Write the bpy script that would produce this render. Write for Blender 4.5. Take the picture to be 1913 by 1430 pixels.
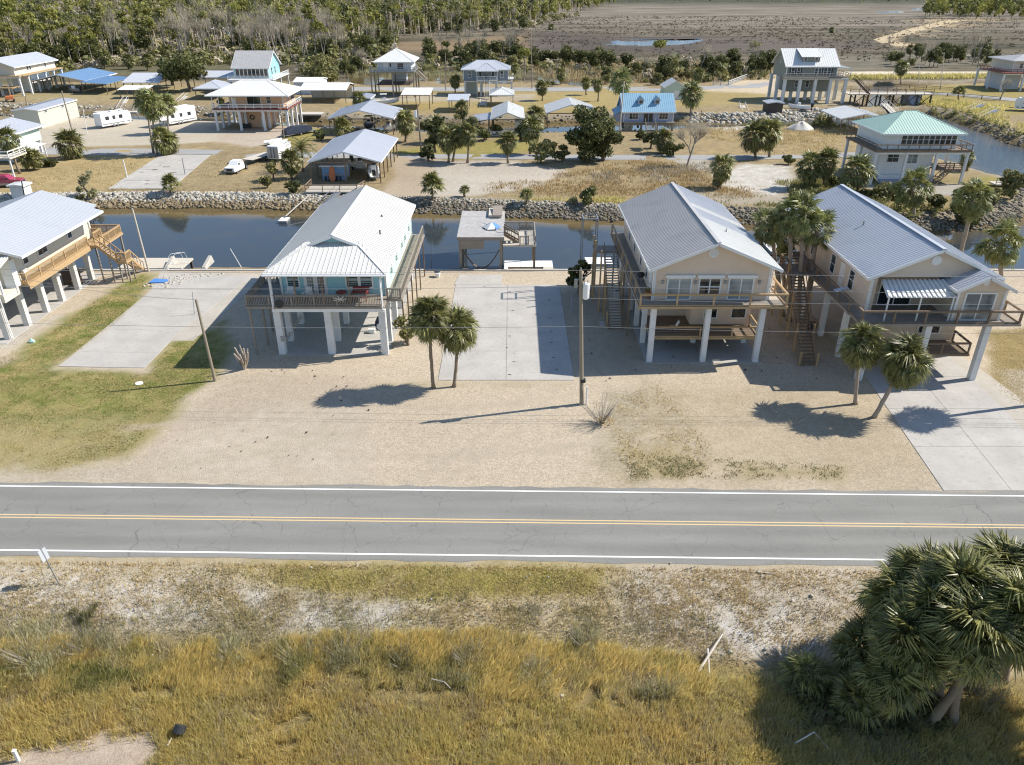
import bpy, math, random
import numpy as np
from mathutils import Vector, Matrix
for o in list(bpy.data.objects): bpy.data.objects.remove(o)
SC = bpy.context.scene
COL = SC.collection
random.seed(5)
RNG = np.random.default_rng(11)
R = math.radians
# ---------------------------------------------------------------- camera, sky, sun, exposure
PITCH, FOC, CAM_H = R(28), 1420.0, 30.0
cd = bpy.data.cameras.new('camera'); cam = bpy.data.objects.new('camera', cd); COL.objects.link(cam)
cam.location = (0, 0, CAM_H); cam.rotation_euler = (R(90) - PITCH, 0, 0)
cd.sensor_fit = 'HORIZONTAL'; cd.sensor_width = 36; cd.lens = FOC / 1913 * 36
cd.clip_start = .5; cd.clip_end = 6000
SC.camera = cam
SUN_EL = R(42.5); SUN_AZ = R(14)      # azimuth measured from +X towards +Y
w = bpy.data.worlds.new('World'); SC.world = w; w.use_nodes = True
nt = w.node_tree; bg = nt.nodes['Background']
sky = nt.nodes.new('ShaderNodeTexSky'); sky.sky_type = 'NISHITA'; sky.sun_disc = False
sky.sun_elevation = SUN_EL; sky.sun_rotation = R(90) - SUN_AZ
sky.air_density = 1.0; sky.dust_density = .25; sky.ozone_density = 2.5
nt.links.new(sky.outputs[0], bg.inputs[0]); bg.inputs[1].default_value = .118
sd = bpy.data.lights.new('sun', 'SUN'); sd.energy = 4.9; sd.angle = R(.53); sd.color = (1, .935, .83)
so = bpy.data.objects.new('sun', sd); COL.objects.link(so)
sv = Vector((math.cos(SUN_EL) * math.cos(SUN_AZ), math.cos(SUN_EL) * math.sin(SUN_AZ), math.sin(SUN_EL)))
so.rotation_euler = sv.to_track_quat('Z', 'Y').to_euler(); so.location = (60, 20, 80)
SC.view_settings.view_transform = 'Standard'; SC.view_settings.look = 'None'
SC.view_settings.gamma = 1; SC.view_settings.use_curve_mapping = False
SC.view_settings.exposure = .55
SC.render.engine = 'CYCLES'
SC.cycles.max_bounces = 5; SC.cycles.diffuse_bounces = 3; SC.cycles.glossy_bounces = 3
SC.cycles.transmission_bounces = 3; SC.cycles.transparent_max_bounces = 6
SC.cycles.volume_bounces = 0; SC.cycles.volume_max_steps = 64
SC.cycles.use_denoising = True; SC.cycles.filter_width = 1.15
# ---------------------------------------------------------------- surveying: photo pixel -> place
_c, _s = math.cos(PITCH), math.sin(PITCH)
def G(px, py, z=0.0):
    a = (px - 956.5) / FOC; b = (715 - py) / FOC
    d = (a, _c + b * _s, -_s + b * _c); t = (z - CAM_H) / d[2]
    return Vector((d[0] * t, d[1] * t, z))
def HY(px, py, y):
    a = (px - 956.5) / FOC; b = (715 - py) / FOC
    d = (a, _c + b * _s, -_s + b * _c); t = y / d[1]
    return Vector((d[0] * t, y, CAM_H + d[2] * t))
def MPP(y, z=0): return (y * _c - (z - CAM_H) * _s) / FOC
# ---------------------------------------------------------------- materials
MATS = {}
def newmat(name):
    m = bpy.data.materials.new(name); m.use_nodes = True
    t = m.node_tree; b = t.nodes['Principled BSDF']; MATS[name] = m
    return m, t, b
def N(t, typ, **kw):
    n = t.nodes.new(typ)
    for k, v in kw.items():
        if k.startswith('i'):
            key = k[1:]
            n.inputs[int(key) if key.isdigit() else key].default_value = v
        else: setattr(n, k, v)
    return n
def mixc(t, fac, a, b, mode='MIX'):
    n = t.nodes.new('ShaderNodeMix'); n.data_type = 'RGBA'; n.blend_type = mode
    for v, k in ((fac, 0), (a, 6), (b, 7)):
        if hasattr(v, 'links'): t.links.new(v, n.inputs[k])
        else: n.inputs[k].default_value = v if not isinstance(v, tuple) or len(v) == 4 else (*v, 1)
    return n.outputs[2]
def math_(t, op, a, b=None, c=None, clamp=False):
    n = t.nodes.new('ShaderNodeMath'); n.operation = op; n.use_clamp = clamp
    for i, v in enumerate((a, b, c)):
        if v is None: continue
        if hasattr(v, 'links'): t.links.new(v, n.inputs[i])
        else: n.inputs[i].default_value = v
    return n.outputs[0]
def pos(t, sx=1, sy=1, sz=1):
    g = t.nodes.new('ShaderNodeNewGeometry')
    if (sx, sy, sz) == (1, 1, 1): return g.outputs['Position']
    v = t.nodes.new('ShaderNodeVectorMath'); v.operation = 'MULTIPLY'; v.inputs[1].default_value = (sx, sy, sz)
    t.links.new(g.outputs['Position'], v.inputs[0]); return v.outputs[0]
def noise(t, vec, scale, detail=4, rough=.55):
    n = t.nodes.new('ShaderNodeTexNoise'); n.inputs['Scale'].default_value = scale
    n.inputs['Detail'].default_value = detail; n.inputs['Roughness'].default_value = rough
    t.links.new(vec, n.inputs['Vector']); return n.outputs[0]
def ramp(t, v, lo, hi):
    n = t.nodes.new('ShaderNodeMapRange'); n.clamp = True
    n.inputs[1].default_value = lo; n.inputs[2].default_value = hi; t.links.new(v, n.inputs[0]); return n.outputs[0]
def bump(t, b, h, strength, dist=.02):
    n = t.nodes.new('ShaderNodeBump'); n.inputs['Strength'].default_value = strength
    n.inputs['Distance'].default_value = dist; t.links.new(h, n.inputs['Height']); t.links.new(n.outputs[0], b.inputs['Normal'])
def paint(name, col, rough=.6, metal=0., var=.12, scale=1.3, fine=0., spec=.4, dirt=None, stretch=(1, 1, 1), bmp=0.):
    """solid colour with broad and fine variation; dirt = second colour in blotches"""
    m, t, b = newmat(name)
    p = pos(t, *stretch); n1 = noise(t, p, scale, 5)
    n2 = noise(t, p, scale * 14, 3)
    k = math_(t, 'MULTIPLY_ADD', n1, var * 2, 1 - var)
    k = math_(t, 'ADD', k, math_(t, 'MULTIPLY_ADD', n2, fine * 2, -fine))
    c = (*col, 1)
    if dirt: c = mixc(t, math_(t, 'MULTIPLY', ramp(t, noise(t, p, scale * .7, 6, .65), .5, .75), dirt[1]), col, dirt[0])
    mx = t.nodes.new('ShaderNodeVectorMath'); mx.operation = 'SCALE'
    if hasattr(c, 'links'): t.links.new(c, mx.inputs[0])
    else: mx.inputs[0].default_value = col
    t.links.new(k, mx.inputs['Scale']); t.links.new(mx.outputs[0], b.inputs['Base Color'])
    b.inputs['Roughness'].default_value = rough; b.inputs['Metallic'].default_value = metal
    b.inputs['Specular IOR Level'].default_value = spec
    if bmp: bump(t, b, n2, bmp)
    return m
def leaf(name, c1, c2, rough=.5, spec=.35, trans=.25, objvar=.25):
    m, t, b = newmat(name)
    a = t.nodes.new('ShaderNodeAttribute'); a.attribute_name = 'rnd'
    oi = t.nodes.new('ShaderNodeObjectInfo')
    c = mixc(t, a.outputs['Fac'], c1, c2)
    k = math_(t, 'MULTIPLY_ADD', oi.outputs['Random'], objvar * 2, 1 - objvar)
    mx = t.nodes.new('ShaderNodeVectorMath'); mx.operation = 'SCALE'
    t.links.new(c, mx.inputs[0]); t.links.new(k, mx.inputs['Scale'])
    t.links.new(mx.outputs[0], b.inputs['Base Color']); b.inputs['Roughness'].default_value = rough
    b.inputs['Specular IOR Level'].default_value = spec
    if trans:
        tr = t.nodes.new('ShaderNodeBsdfTranslucent'); t.links.new(mx.outputs[0], tr.inputs[0])
        ms = t.nodes.new('ShaderNodeMixShader'); ms.inputs[0].default_value = trans
        t.links.new(b.outputs[0], ms.inputs[1]); t.links.new(tr.outputs[0], ms.inputs[2])
        t.links.new(ms.outputs[0], t.nodes['Material Output'].inputs['Surface'])
    return m
paint('white_paint', (.74, .74, .73), .5, var=.05, fine=.02, dirt=((.55, .53, .48), .35))
paint('concrete_pier', (.66, .66, .65), .8, var=.07, fine=.04, dirt=((.45, .44, .42), .5))
paint('pier_cream', (.58, .56, .52), .8, var=.08, fine=.04, dirt=((.4, .38, .34), .5))
paint('grey_wood', (.27, .235, .195), .8, var=.25, scale=2.5, fine=.12)
paint('brown_wood', (.2, .145, .1), .8, var=.22, scale=2.5, fine=.1)
paint('new_wood', (.42, .29, .155), .7, var=.2, scale=2.5, fine=.1)
paint('pale_wood', (.5, .46, .39), .8, var=.15, scale=3, fine=.08)
paint('dark_wood', (.09, .07, .055), .8, var=.2, fine=.08)
paint('roof_white', (.6, .59, .56), .5, var=.05, scale=.5, spec=.35, dirt=((.52, .5, .46), .5))
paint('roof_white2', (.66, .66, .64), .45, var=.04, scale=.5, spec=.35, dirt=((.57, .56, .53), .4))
paint('roof_grey', (.45, .44, .43), .5, .1, var=.06, scale=.6, dirt=((.27, .28, .3), .5))
paint('roof_bluegrey', (.44, .465, .51), .45, .1, var=.05, scale=.6, dirt=((.29, .33, .4), .5))
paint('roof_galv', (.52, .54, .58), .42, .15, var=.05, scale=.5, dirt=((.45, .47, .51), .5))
paint('roof_pale', (.42, .44, .475), .5, .05, var=.05, scale=.5, dirt=((.37, .385, .42), .5))
paint('roof_blue', (.2, .34, .52), .45, .05, var=.05, scale=.5)
paint('roof_cottage', (.26, .43, .55), .45, .1, var=.07, scale=.6, dirt=((.28, .45, .55), .5))
paint('roof_green', (.42, .57, .49), .42, .1, var=.06, scale=.6, dirt=((.42, .56, .48), .5))
paint('teal_wall', (.32, .56, .62), .65, var=.05, fine=.02)
paint('mint_wall', (.47, .68, .62), .65, var=.05, fine=.02)
paint('beige_wall', (.68, .55, .435), .75, var=.05, fine=.03, dirt=((.62, .48, .37), .6))
paint('tan_wall', (.63, .52, .41), .75, var=.05, fine=.03, dirt=((.54, .44, .35), .6))
paint('cream_wall', (.62, .57, .47), .7, var=.05, fine=.02)
paint('peach_wall', (.62, .4, .25), .7, var=.06, fine=.02)
paint('turquoise_wall', (.27, .53, .6), .65, var=.05, fine=.02)
paint('greygreen_wall', (.24, .25, .22), .7, var=.06, fine=.02)
paint('slate_wall', (.2, .24, .28), .7, var=.06, fine=.02)
paint('pale_wall', (.55, .57, .6), .65, var=.05, fine=.02)
paint('lilac_wall', (.36, .39, .48), .7, var=.05, fine=.02)
paint('blue_shed', (.22, .36, .55), .7, var=.06, fine=.02)
paint('khaki_wall', (.5, .5, .42), .7, var=.05, fine=.02)
paint('pale_green_wall', (.5, .6, .5), .7, var=.05, fine=.02)
paint('red_brown', (.2, .06, .045), .6, var=.15)
paint('maroon_wood', (.22, .05, .045), .6, var=.12, fine=.05)
paint('metal_grey', (.32, .33, .34), .45, .5, var=.08)
paint('dark_metal', (.04, .042, .045), .5, .3, var=.1)
paint('black_rubber', (.02, .02, .02), .8, var=.1)
paint('gel_white', (.78, .78, .77), .25, var=.03, spec=.6)
paint('car_white', (.8, .8, .8), .2, var=.02, spec=.6)
paint('car_red', (.3, .03, .07), .22, var=.04, spec=.6)
paint('navy', (.02, .028, .05), .4, var=.1)
paint('tarp_blue', (.08, .22, .6), .5, var=.1)
paint('orange_paint', (.5, .16, .06), .5, var=.12)
paint('wire', (.27, .27, .26), .5, .1, var=.05)
paint('pole_wood', (.26, .22, .165), .85, var=.25, scale=1.2, fine=.12, stretch=(4, 4, .5))
paint('weathered_ply', (.36, .35, .34), .85, var=.25, scale=1.6, fine=.15, dirt=((.5, .49, .48), .6))
paint('palm_trunk', (.24, .185, .13), .9, var=.3, scale=4, fine=.2, stretch=(.6, .6, 3), bmp=.6)
paint('palm_trunk_pale', (.34, .28, .22), .9, var=.25, scale=3, fine=.2, stretch=(.6, .6, 3), bmp=.5)
paint('bark', (.15, .12, .095), .9, var=.3, scale=3, fine=.15)
paint('grey_bark', (.27, .24, .205), .9, var=.25, scale=2, fine=.1)
paint('pale_bark', (.42, .35, .27), .9, var=.25, scale=2, fine=.1)
paint('driftwood', (.5, .455, .39), .85, var=.15, scale=3, fine=.08)
paint('rock_pale', (.4, .375, .32), .9, var=.35, scale=2.2, fine=.12, dirt=((.24, .21, .16), .7))
paint('rock_brown', (.23, .18, .11), .9, var=.35, scale=2.2, fine=.12, dirt=((.12, .1, .06), .7))
paint('rock_dark', (.17, .15, .115), .9, var=.4, scale=2, fine=.12, dirt=((.3, .27, .21), .5))
leaf('palm_green', (.075, .085, .02), (.31, .295, .1), .4, .42, .26, .22)
leaf('palm_fan', (.1, .12, .028), (.37, .37, .135), .4, .45, .32, .18)
leaf('palm_dead', (.2, .15, .085), (.3, .235, .14), .8, .2, .2)
leaf('oak_leaf', (.06, .07, .02), (.16, .16, .055), .55, .3, .3)
leaf('cedar_leaf', (.055, .065, .022), (.145, .15, .055), .6, .25, .3)
leaf('pine_leaf', (.15, .155, .035), (.33, .32, .085), .55, .25, .35)
leaf('olive_leaf', (.14, .14, .048), (.32, .295, .12), .6, .25, .3)
leaf('twig', (.29, .25, .18), (.54, .47, .36), .8, .1, .25)
leaf('scrub_leaf', (.23, .215, .1), (.5, .46, .28), .8, .1, .4)
leaf('marsh_blade', (.46, .35, .115), (.84, .68, .29), .8, .1, .55)
leaf('olive_blade', (.31, .275, .085), (.66, .58, .24), .8, .1, .5)
leaf('grey_blade', (.42, .35, .2), (.74, .64, .43), .8, .1, .45)
leaf('bark_blade', (.12, .09, .05), (.26, .2, .12), .85, .1, .2)
leaf('marsh_tuft', (.1, .085, .058), (.25, .21, .15), .9, .1, .2)
paint('white_sand', (.56, .53, .47), .95, var=.25, scale=1.2, fine=.15, dirt=((.38, .34, .28), .6), bmp=.5)
leaf('dry_blade', (.38, .29, .14), (.66, .54, .31), .8, .1, .4)
leaf('green_blade', (.09, .11, .025), (.22, .22, .07), .65, .25, .35)
leaf('rust_blade', (.36, .25, .105), (.6, .44, .22), .8, .15, .3)
def special_mats():
    m, t, b = newmat('glass')
    n = noise(t, pos(t), .35, 2)
    t.links.new(mixc(t, ramp(t, n, .4, .62), (.012, .016, .02), (.05, .06, .062)), b.inputs['Base Color'])
    b.inputs['Roughness'].default_value = .06; b.inputs['Specular IOR Level'].default_value = .9
    m, t, b = newmat('glass_pale')
    n = noise(t, pos(t), .5, 2)
    t.links.new(mixc(t, ramp(t, n, .4, .6), (.12, .14, .15), (.3, .33, .33)), b.inputs['Base Color'])
    b.inputs['Roughness'].default_value = .08; b.inputs['Specular IOR Level'].default_value = .8
    # concrete slab: pale broom finish, stains, hairline cracks
    for name, c in (('concrete', (.415, .395, .365)), ('concrete_old', (.42, .4, .365)), ('concrete_tan', (.42, .385, .33))):
        m, t, b = newmat(name); p = pos(t)
        n1 = noise(t, p, .35, 6, .6); n2 = noise(t, p, 3, 5, .65); n3 = noise(t, p, 30, 2)
        col = mixc(t, ramp(t, n1, .3, .7), tuple(x * .86 for x in c), tuple(x * 1.08 for x in c))
        col = mixc(t, math_(t, 'MULTIPLY', ramp(t, n2, .54, .72), .55), col, tuple(x * .58 for x in c))
        k = math_(t, 'MULTIPLY_ADD', n3, .2, .9)
        mx = t.nodes.new('ShaderNodeVectorMath'); mx.operation = 'SCALE'
        t.links.new(col, mx.inputs[0]); t.links.new(k, mx.inputs['Scale']); t.links.new(mx.outputs[0], b.inputs['Base Color'])
        b.inputs['Roughness'].default_value = .85; b.inputs['Specular IOR Level'].default_value = .25
        bump(t, b, n3, .15, .01)
    # asphalt: worn pale grey, aggregate speckle, crack network
    for name, c, cr in (('asphalt', (.212, .209, .193), .4), ('street_asphalt', (.3, .3, .295), .15)):
        m, t, b = newmat(name); p = pos(t)
        n1 = noise(t, pos(t, .12, 1, 1), .7, 5, .6); n3 = noise(t, p, 22, 3, .8)
        col = mixc(t, ramp(t, n1, .3, .7), tuple(x * .9 for x in c), tuple(x * 1.1 for x in c))
        k = math_(t, 'MULTIPLY_ADD', n3, .9, .55)
        dist = t.nodes.new('ShaderNodeTexNoise'); dist.inputs['Scale'].default_value = .9; dist.inputs['Detail'].default_value = 6
        t.links.new(p, dist.inputs['Vector'])
        va = t.nodes.new('ShaderNodeVectorMath'); va.operation = 'MULTIPLY_ADD'
        t.links.new(dist.outputs['Color'], va.inputs[0]); va.inputs[1].default_value = (1.5, 1.5, 0); t.links.new(p, va.inputs[2])
        v = t.nodes.new('ShaderNodeTexVoronoi'); v.feature = 'DISTANCE_TO_EDGE'; v.inputs['Scale'].default_value = .32
        t.links.new(va.outputs[0], v.inputs['Vector'])
        line = math_(t, 'SUBTRACT', 1, ramp(t, v.outputs['Distance'], .001, .0065))
        v2 = t.nodes.new('ShaderNodeTexVoronoi'); v2.feature = 'DISTANCE_TO_EDGE'; v2.inputs['Scale'].default_value = .7
        t.links.new(va.outputs[0], v2.inputs['Vector'])
        l2 = math_(t, 'SUBTRACT', 1, ramp(t, v2.outputs['Distance'], .001, .008))
        l2 = math_(t, 'MULTIPLY', l2, ramp(t, noise(t, p, .22, 2), .52, .62))
        gate = ramp(t, noise(t, p, .3, 3), .36, .5)
        cf = math_(t, 'MULTIPLY', math_(t, 'MAXIMUM', math_(t, 'MULTIPLY', line, gate), l2), cr)
        mx = t.nodes.new('ShaderNodeVectorMath'); mx.operation = 'SCALE'
        t.links.new(col, mx.inputs[0]); t.links.new(k, mx.inputs['Scale'])
        sp_ = t.nodes.new('ShaderNodeSeparateXYZ'); t.links.new(p, sp_.inputs[0]); yy = math_(t, 'MULTIPLY_ADD', sp_.outputs[0], .0165, sp_.outputs[1])
        wv = math_(t, 'SINE', math_(t, 'MULTIPLY', math_(t, 'SUBTRACT', yy, 35.2), 3.88)); pt = ramp(t, noise(t, pos(t, .25, 1, 1), .35, 4), .35, .65)
        k2 = math_(t, 'ADD', math_(t, 'MULTIPLY_ADD', wv, -.045, 1), math_(t, 'MULTIPLY_ADD', pt, .12, -.06)) if name == 'asphalt' else 1.
        m2 = t.nodes.new('ShaderNodeVectorMath'); m2.operation = 'SCALE'; t.links.new(mx.outputs[0], m2.inputs[0])
        if name == 'asphalt': t.links.new(k2, m2.inputs['Scale'])
        else: m2.inputs['Scale'].default_value = 1
        t.links.new(mixc(t, cf, m2.outputs[0], (.045, .045, .045)), b.inputs['Base Color'])
        b.inputs['Roughness'].default_value = .9; b.inputs['Specular IOR Level'].default_value = .2
        bump(t, b, n3, .3, .01)
    for name, c in (('line_white', (.78, .78, .76)), ('line_yellow', (.62, .455, .235))):
        m, t, b = newmat(name); p = pos(t)
        n = noise(t, p, 9, 4, .7)
        t.links.new(mixc(t, math_(t, 'MULTIPLY', ramp(t, n, .56, .7), .45), c, (.3, .29, .27)), b.inputs['Base Color'])
        b.inputs['Roughness'].default_value = .8
    # water: dark, clear reflections, brown over the shallows
    m, t, b = newmat('water'); p = pos(t)
    a = t.nodes.new('ShaderNodeAttribute'); a.attribute_name = 'shallow'
    n = noise(t, p, .25, 4)
    sh = math_(t, 'ADD', a.outputs['Fac'], math_(t, 'MULTIPLY_ADD', n, .6, -.3), clamp=True)
    t.links.new(mixc(t, sh, (.036, .046, .055), (.15, .11, .05)), b.inputs['Base Color'])
    b.inputs['Roughness'].default_value = .04; b.inputs['IOR'].default_value = 1.33
    a2 = t.nodes.new('ShaderNodeAttribute'); a2.attribute_name = 'ripple'
    wv = noise(t, pos(t, 1, 2.2, 1), 1.6, 4, .6)
    h = math_(t, 'MULTIPLY', wv, a2.outputs['Fac'])
    bump(t, b, h, .5, .12)
    m, t, b = newmat('pond_water'); p = pos(t)
    b.inputs['Base Color'].default_value = (.045, .1, .21, 1); b.inputs['Roughness'].default_value = .08; b.inputs['IOR'].default_value = 1.33; bump(t, b, noise(t, pos(t, 1, 2.2, 1), .8, 4, .6), 1.0, .3)
    # ground: two albedos per place, mixed by relief noise
    m, t, b = newmat('ground'); p = pos(t)
    A = [t.nodes.new('ShaderNodeAttribute') for _ in range(3)]
    for x, nm in zip(A, ('ca', 'cb', 'fine')): x.attribute_name = nm
    nc = noise(t, p, .55, 8, .72); nf = noise(t, p, 4.2, 6, .8); nw = noise(t, pos(t, .3, 1, 1), .035, 9, .7)
    def mixf(k, a, b_):
        n_ = t.nodes.new('ShaderNodeMix'); n_.data_type = 'FLOAT'; t.links.new(k, n_.inputs[0]); t.links.new(a, n_.inputs[2]); t.links.new(b_, n_.inputs[3]); return n_.outputs[0]
    lo = mixf(ramp(t, A[2].outputs['Fac'], .0, .35), nw, nc)
    f = ramp(t, mixf(ramp(t, A[2].outputs['Fac'], .4, 1.), lo, nf), .4, .6)
    col = mixc(t, f, A[0].outputs['Color'], A[1].outputs['Color'])
    big = noise(t, pos(t, .5, 1, 1), .06, 5, .6)
    k = math_(t, 'ADD', math_(t, 'MULTIPLY_ADD', big, .5, .75), math_(t, 'ADD', math_(t, 'MULTIPLY_ADD', noise(t, p, 11, 4, .85), 1.3, -.65), math_(t, 'MULTIPLY_ADD', noise(t, p, 1.3, 5, .7), .5, -.25)))
    mx = t.nodes.new('ShaderNodeVectorMath'); mx.operation = 'SCALE'
    t.links.new(col, mx.inputs[0]); t.links.new(k, mx.inputs['Scale']); t.links.new(mx.outputs[0], b.inputs['Base Color'])
    b.inputs['Roughness'].default_value = .95; b.inputs['Specular IOR Level'].default_value = .15
    bump(t, b, math_(t, 'ADD', nf, noise(t, p, 14, 3, .8)), .9, .06)
special_mats()
# ---------------------------------------------------------------- mesh builder
ORG = {}
class MB:
    def __init__(s): s.v = []; s.f = []
    def add(s, vs, fs):
        k = len(s.v); s.v += [tuple(x) for x in vs]; s.f += [tuple(i + k for i in f) for f in fs]; return s
    def box(s, x0, x1, y0, y1, z0, z1):
        return s.add([(x, y, z) for z in (z0, z1) for y in (y0, y1) for x in (x0, x1)],
                     [(0, 2, 3, 1), (4, 5, 7, 6), (0, 1, 5, 4), (1, 3, 7, 5), (3, 2, 6, 7), (2, 0, 4, 6)])
    def poly(s, *p): return s.add(p, [tuple(range(len(p)))])
    def slab(s, pts, t):
        """planar polygon given as its top, thickened by t against its normal"""
        P = [Vector(p) for p in pts]; n = Vector()
        for i in range(len(P)): n += P[i].cross(P[(i + 1) % len(P)])
        n.normalize()
        if n.z < 0: P.reverse(); n = -n
        k = len(P); return s.add(P + [p - n * t for p in P], [tuple(range(k)), tuple(range(2 * k - 1, k - 1, -1))] +
                                [(i, i + k, (i + 1) % k + k, (i + 1) % k) for i in range(k)])
    def beam(s, p, q, w, h=None, up=(0, 0, 1)):
        p, q = Vector(p), Vector(q); h = h or w; d = (q - p).normalized(); u = Vector(up)
        if abs(d.dot(u)) > .98: u = Vector((0, 1, 0))
        r = d.cross(u).normalized() * w / 2; u = r.cross(d).normalized() * h / 2
        return s.add([p - r - u, p + r - u, p + r + u, p - r + u, q - r - u, q + r - u, q + r + u, q - r + u],
                     [(0, 1, 2, 3), (7, 6, 5, 4), (0, 4, 5, 1), (1, 5, 6, 2), (2, 6, 7, 3), (3, 7, 4, 0)])
    def tube(s, pts, rad, n=8, cap=True):
        P = [Vector(p) for p in pts]; rad = rad if isinstance(rad, (list, tuple)) else [rad] * len(P)
        vs = []
        for i, p in enumerate(P):
            d = (P[min(i + 1, len(P) - 1)] - P[max(i - 1, 0)]).normalized()
            a = d.orthogonal() if abs(d.z) < .9 else Vector((1, 0, 0)); a = (a - d * a.dot(d)).normalized(); b = d.cross(a)
            vs += [p + (a * math.cos(2 * math.pi * j / n) + b * math.sin(2 * math.pi * j / n)) * rad[i] for j in range(n)]
        fs = [(i * n + j, i * n + (j + 1) % n, (i + 1) * n + (j + 1) % n, (i + 1) * n + j) for i in range(len(P) - 1) for j in range(n)]
        if cap: fs += [tuple(range(n - 1, -1, -1)), tuple(range((len(P) - 1) * n, len(P) * n))]
        return s.add(vs, fs)
    def disc(s, c, axis, r, t, n=14):
        c = Vector(c); ax = Vector(axis).normalized(); return s.tube([c - ax * t / 2, c + ax * t / 2], r, n)
    def loft(s, secs, cap=True):
        n = len(secs[0]); vs = [p for q in secs for p in q]
        fs = [(i * n + j, i * n + (j + 1) % n, (i + 1) * n + (j + 1) % n, (i + 1) * n + j) for i in range(len(secs) - 1) for j in range(n)]
        if cap: fs += [tuple(range(n - 1, -1, -1)), tuple(range((len(secs) - 1) * n, len(secs) * n))]
        return s.add(vs, fs)
    def build(s, name, mat, parent=None, kind=None, label=None, bevel=0, smooth=False):
        o = ORG.get(parent.name, (0, 0, 0)) if parent else (0, 0, 0)
        me = bpy.data.meshes.new(name)
        me.from_pydata([(x - o[0], y - o[1], z - o[2]) for x, y, z in s.v], [], s.f)
        if smooth: me.polygons.foreach_set('use_smooth', [True] * len(me.polygons))
        return link(name, me, mat, parent, kind, label, bevel)
def link(name, me, mat, parent=None, kind=None, label=None, bevel=0):
    ob = bpy.data.objects.new(name, me); COL.objects.link(ob)
    if mat and not me.materials: me.materials.append(MATS[mat])
    if parent: ob.parent = parent; ORG[ob.name] = ORG.get(parent.name, (0, 0, 0))
    if kind: ob['kind'] = kind
    if label: ob['label'] = label
    if bevel:
        b = ob.modifiers.new('bevel', 'BEVEL'); b.width = bevel; b.segments = 2; b.limit_method = 'ANGLE'
    return ob
def thing(name, label, cat, loc=(0, 0, 0), rz=0, group=None, local=False):
    o = bpy.data.objects.new(name, None); COL.objects.link(o); o.location = loc; o.rotation_euler = (0, 0, rz)
    o.empty_display_size = .3
    o['label'] = label; o['category'] = cat
    if group: o['group'] = group
    ORG[o.name] = (0, 0, 0) if local else tuple(loc)
    return o
def tag(o, label, cat, group=None):
    o['label'] = label; o['category'] = cat
    if group: o['group'] = group
    return o
def dup(root, loc, rz=0, scale=1., label=None, rot=None):
    r = root.copy(); COL.objects.link(r); r.location = loc; r.rotation_euler = rot or (0, 0, rz); r.scale = (scale,) * 3
    if label: r['label'] = label
    for ch in root.children:
        c = ch.copy(); COL.objects.link(c); c.parent = r
        for g in ch.children:
            d = g.copy(); COL.objects.link(d); d.parent = c
    return r
def big_mesh(name, V, F, mat, rnd=None, **kw):
    """numpy mesh: V (n,3), F (m,k) all faces of one size; rnd = one value per face"""
    me = bpy.data.meshes.new(name); k = F.shape[1]
    me.vertices.add(len(V)); me.vertices.foreach_set('co', V.astype(np.float32).ravel())
    me.loops.add(F.size); me.loops.foreach_set('vertex_index', F.astype(np.int32).ravel())
    me.polygons.add(len(F)); me.polygons.foreach_set('loop_start', np.arange(0, F.size, k, dtype=np.int32))
    me.update(calc_edges=True)
    if rnd is not None:
        a = me.attributes.new('rnd', 'FLOAT', 'FACE'); a.data.foreach_set('value', rnd.astype(np.float32))
    return me if kw.get('mesh_only') else link(name, me, mat, kw.get('parent'), kw.get('kind'), kw.get('label'))
def set_rnd(me, seed=0):
    a = me.attributes.new('rnd', 'FLOAT', 'FACE')
    a.data.foreach_set('value', np.random.default_rng(seed).random(len(me.polygons)).astype(np.float32))
# numpy value noise
def vnoise(x, y, sc, seed=0):
    x = x / sc; y = y / sc; xi = np.floor(x).astype(np.int64); yi = np.floor(y).astype(np.int64); fx = x - xi; fy = y - yi
    fx = fx * fx * (3 - 2 * fx); fy = fy * fy * (3 - 2 * fy)
    def h(a, b):
        n = (a * 374761393 + b * 668265263 + seed * 974634777) & 0xffffffff
        n = ((n ^ (n >> 13)) * 1274126177) & 0xffffffff; n = n ^ (n >> 16)
        return (n & 0xffff) / 65535.
    return (h(xi, yi) * (1 - fx) + h(xi + 1, yi) * fx) * (1 - fy) + (h(xi, yi + 1) * (1 - fx) + h(xi + 1, yi + 1) * fx) * fy
def fbm(x, y, sc, seed=0, o=4):
    r = 0; a = .5; tot = 0
    for i in range(o): r = r + a * vnoise(x, y, sc / 2 ** i, seed + i); tot += a; a *= .55
    return r / tot
def sdf(x, y, poly):
    """signed distance to a polygon, positive inside"""
    P = np.asarray(poly, float)[:, :2]; Q = np.roll(P, -1, 0); d = np.full(x.shape, 1e18); ins = np.zeros(x.shape, bool)
    for (ax, ay), (bx, by) in zip(P, Q):
        ex, ey = bx - ax, by - ay; wx, wy = x - ax, y - ay
        t = np.clip((wx * ex + wy * ey) / max(ex * ex + ey * ey, 1e-9), 0, 1)
        d = np.minimum(d, (wx - ex * t) ** 2 + (wy - ey * t) ** 2)
        c = ((ay > y) != (by > y)) & (x < ex * (y - ay) / (ey if ey else 1e-9) + ax); ins ^= c
    return np.where(ins, 1, -1) * np.sqrt(d)
def sstep(a, b, x): t = np.clip((x - a) / (b - a), 0, 1); return t * t * (3 - 2 * t)
def lerp(a, b, t): return a + (b - a) * t
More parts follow.
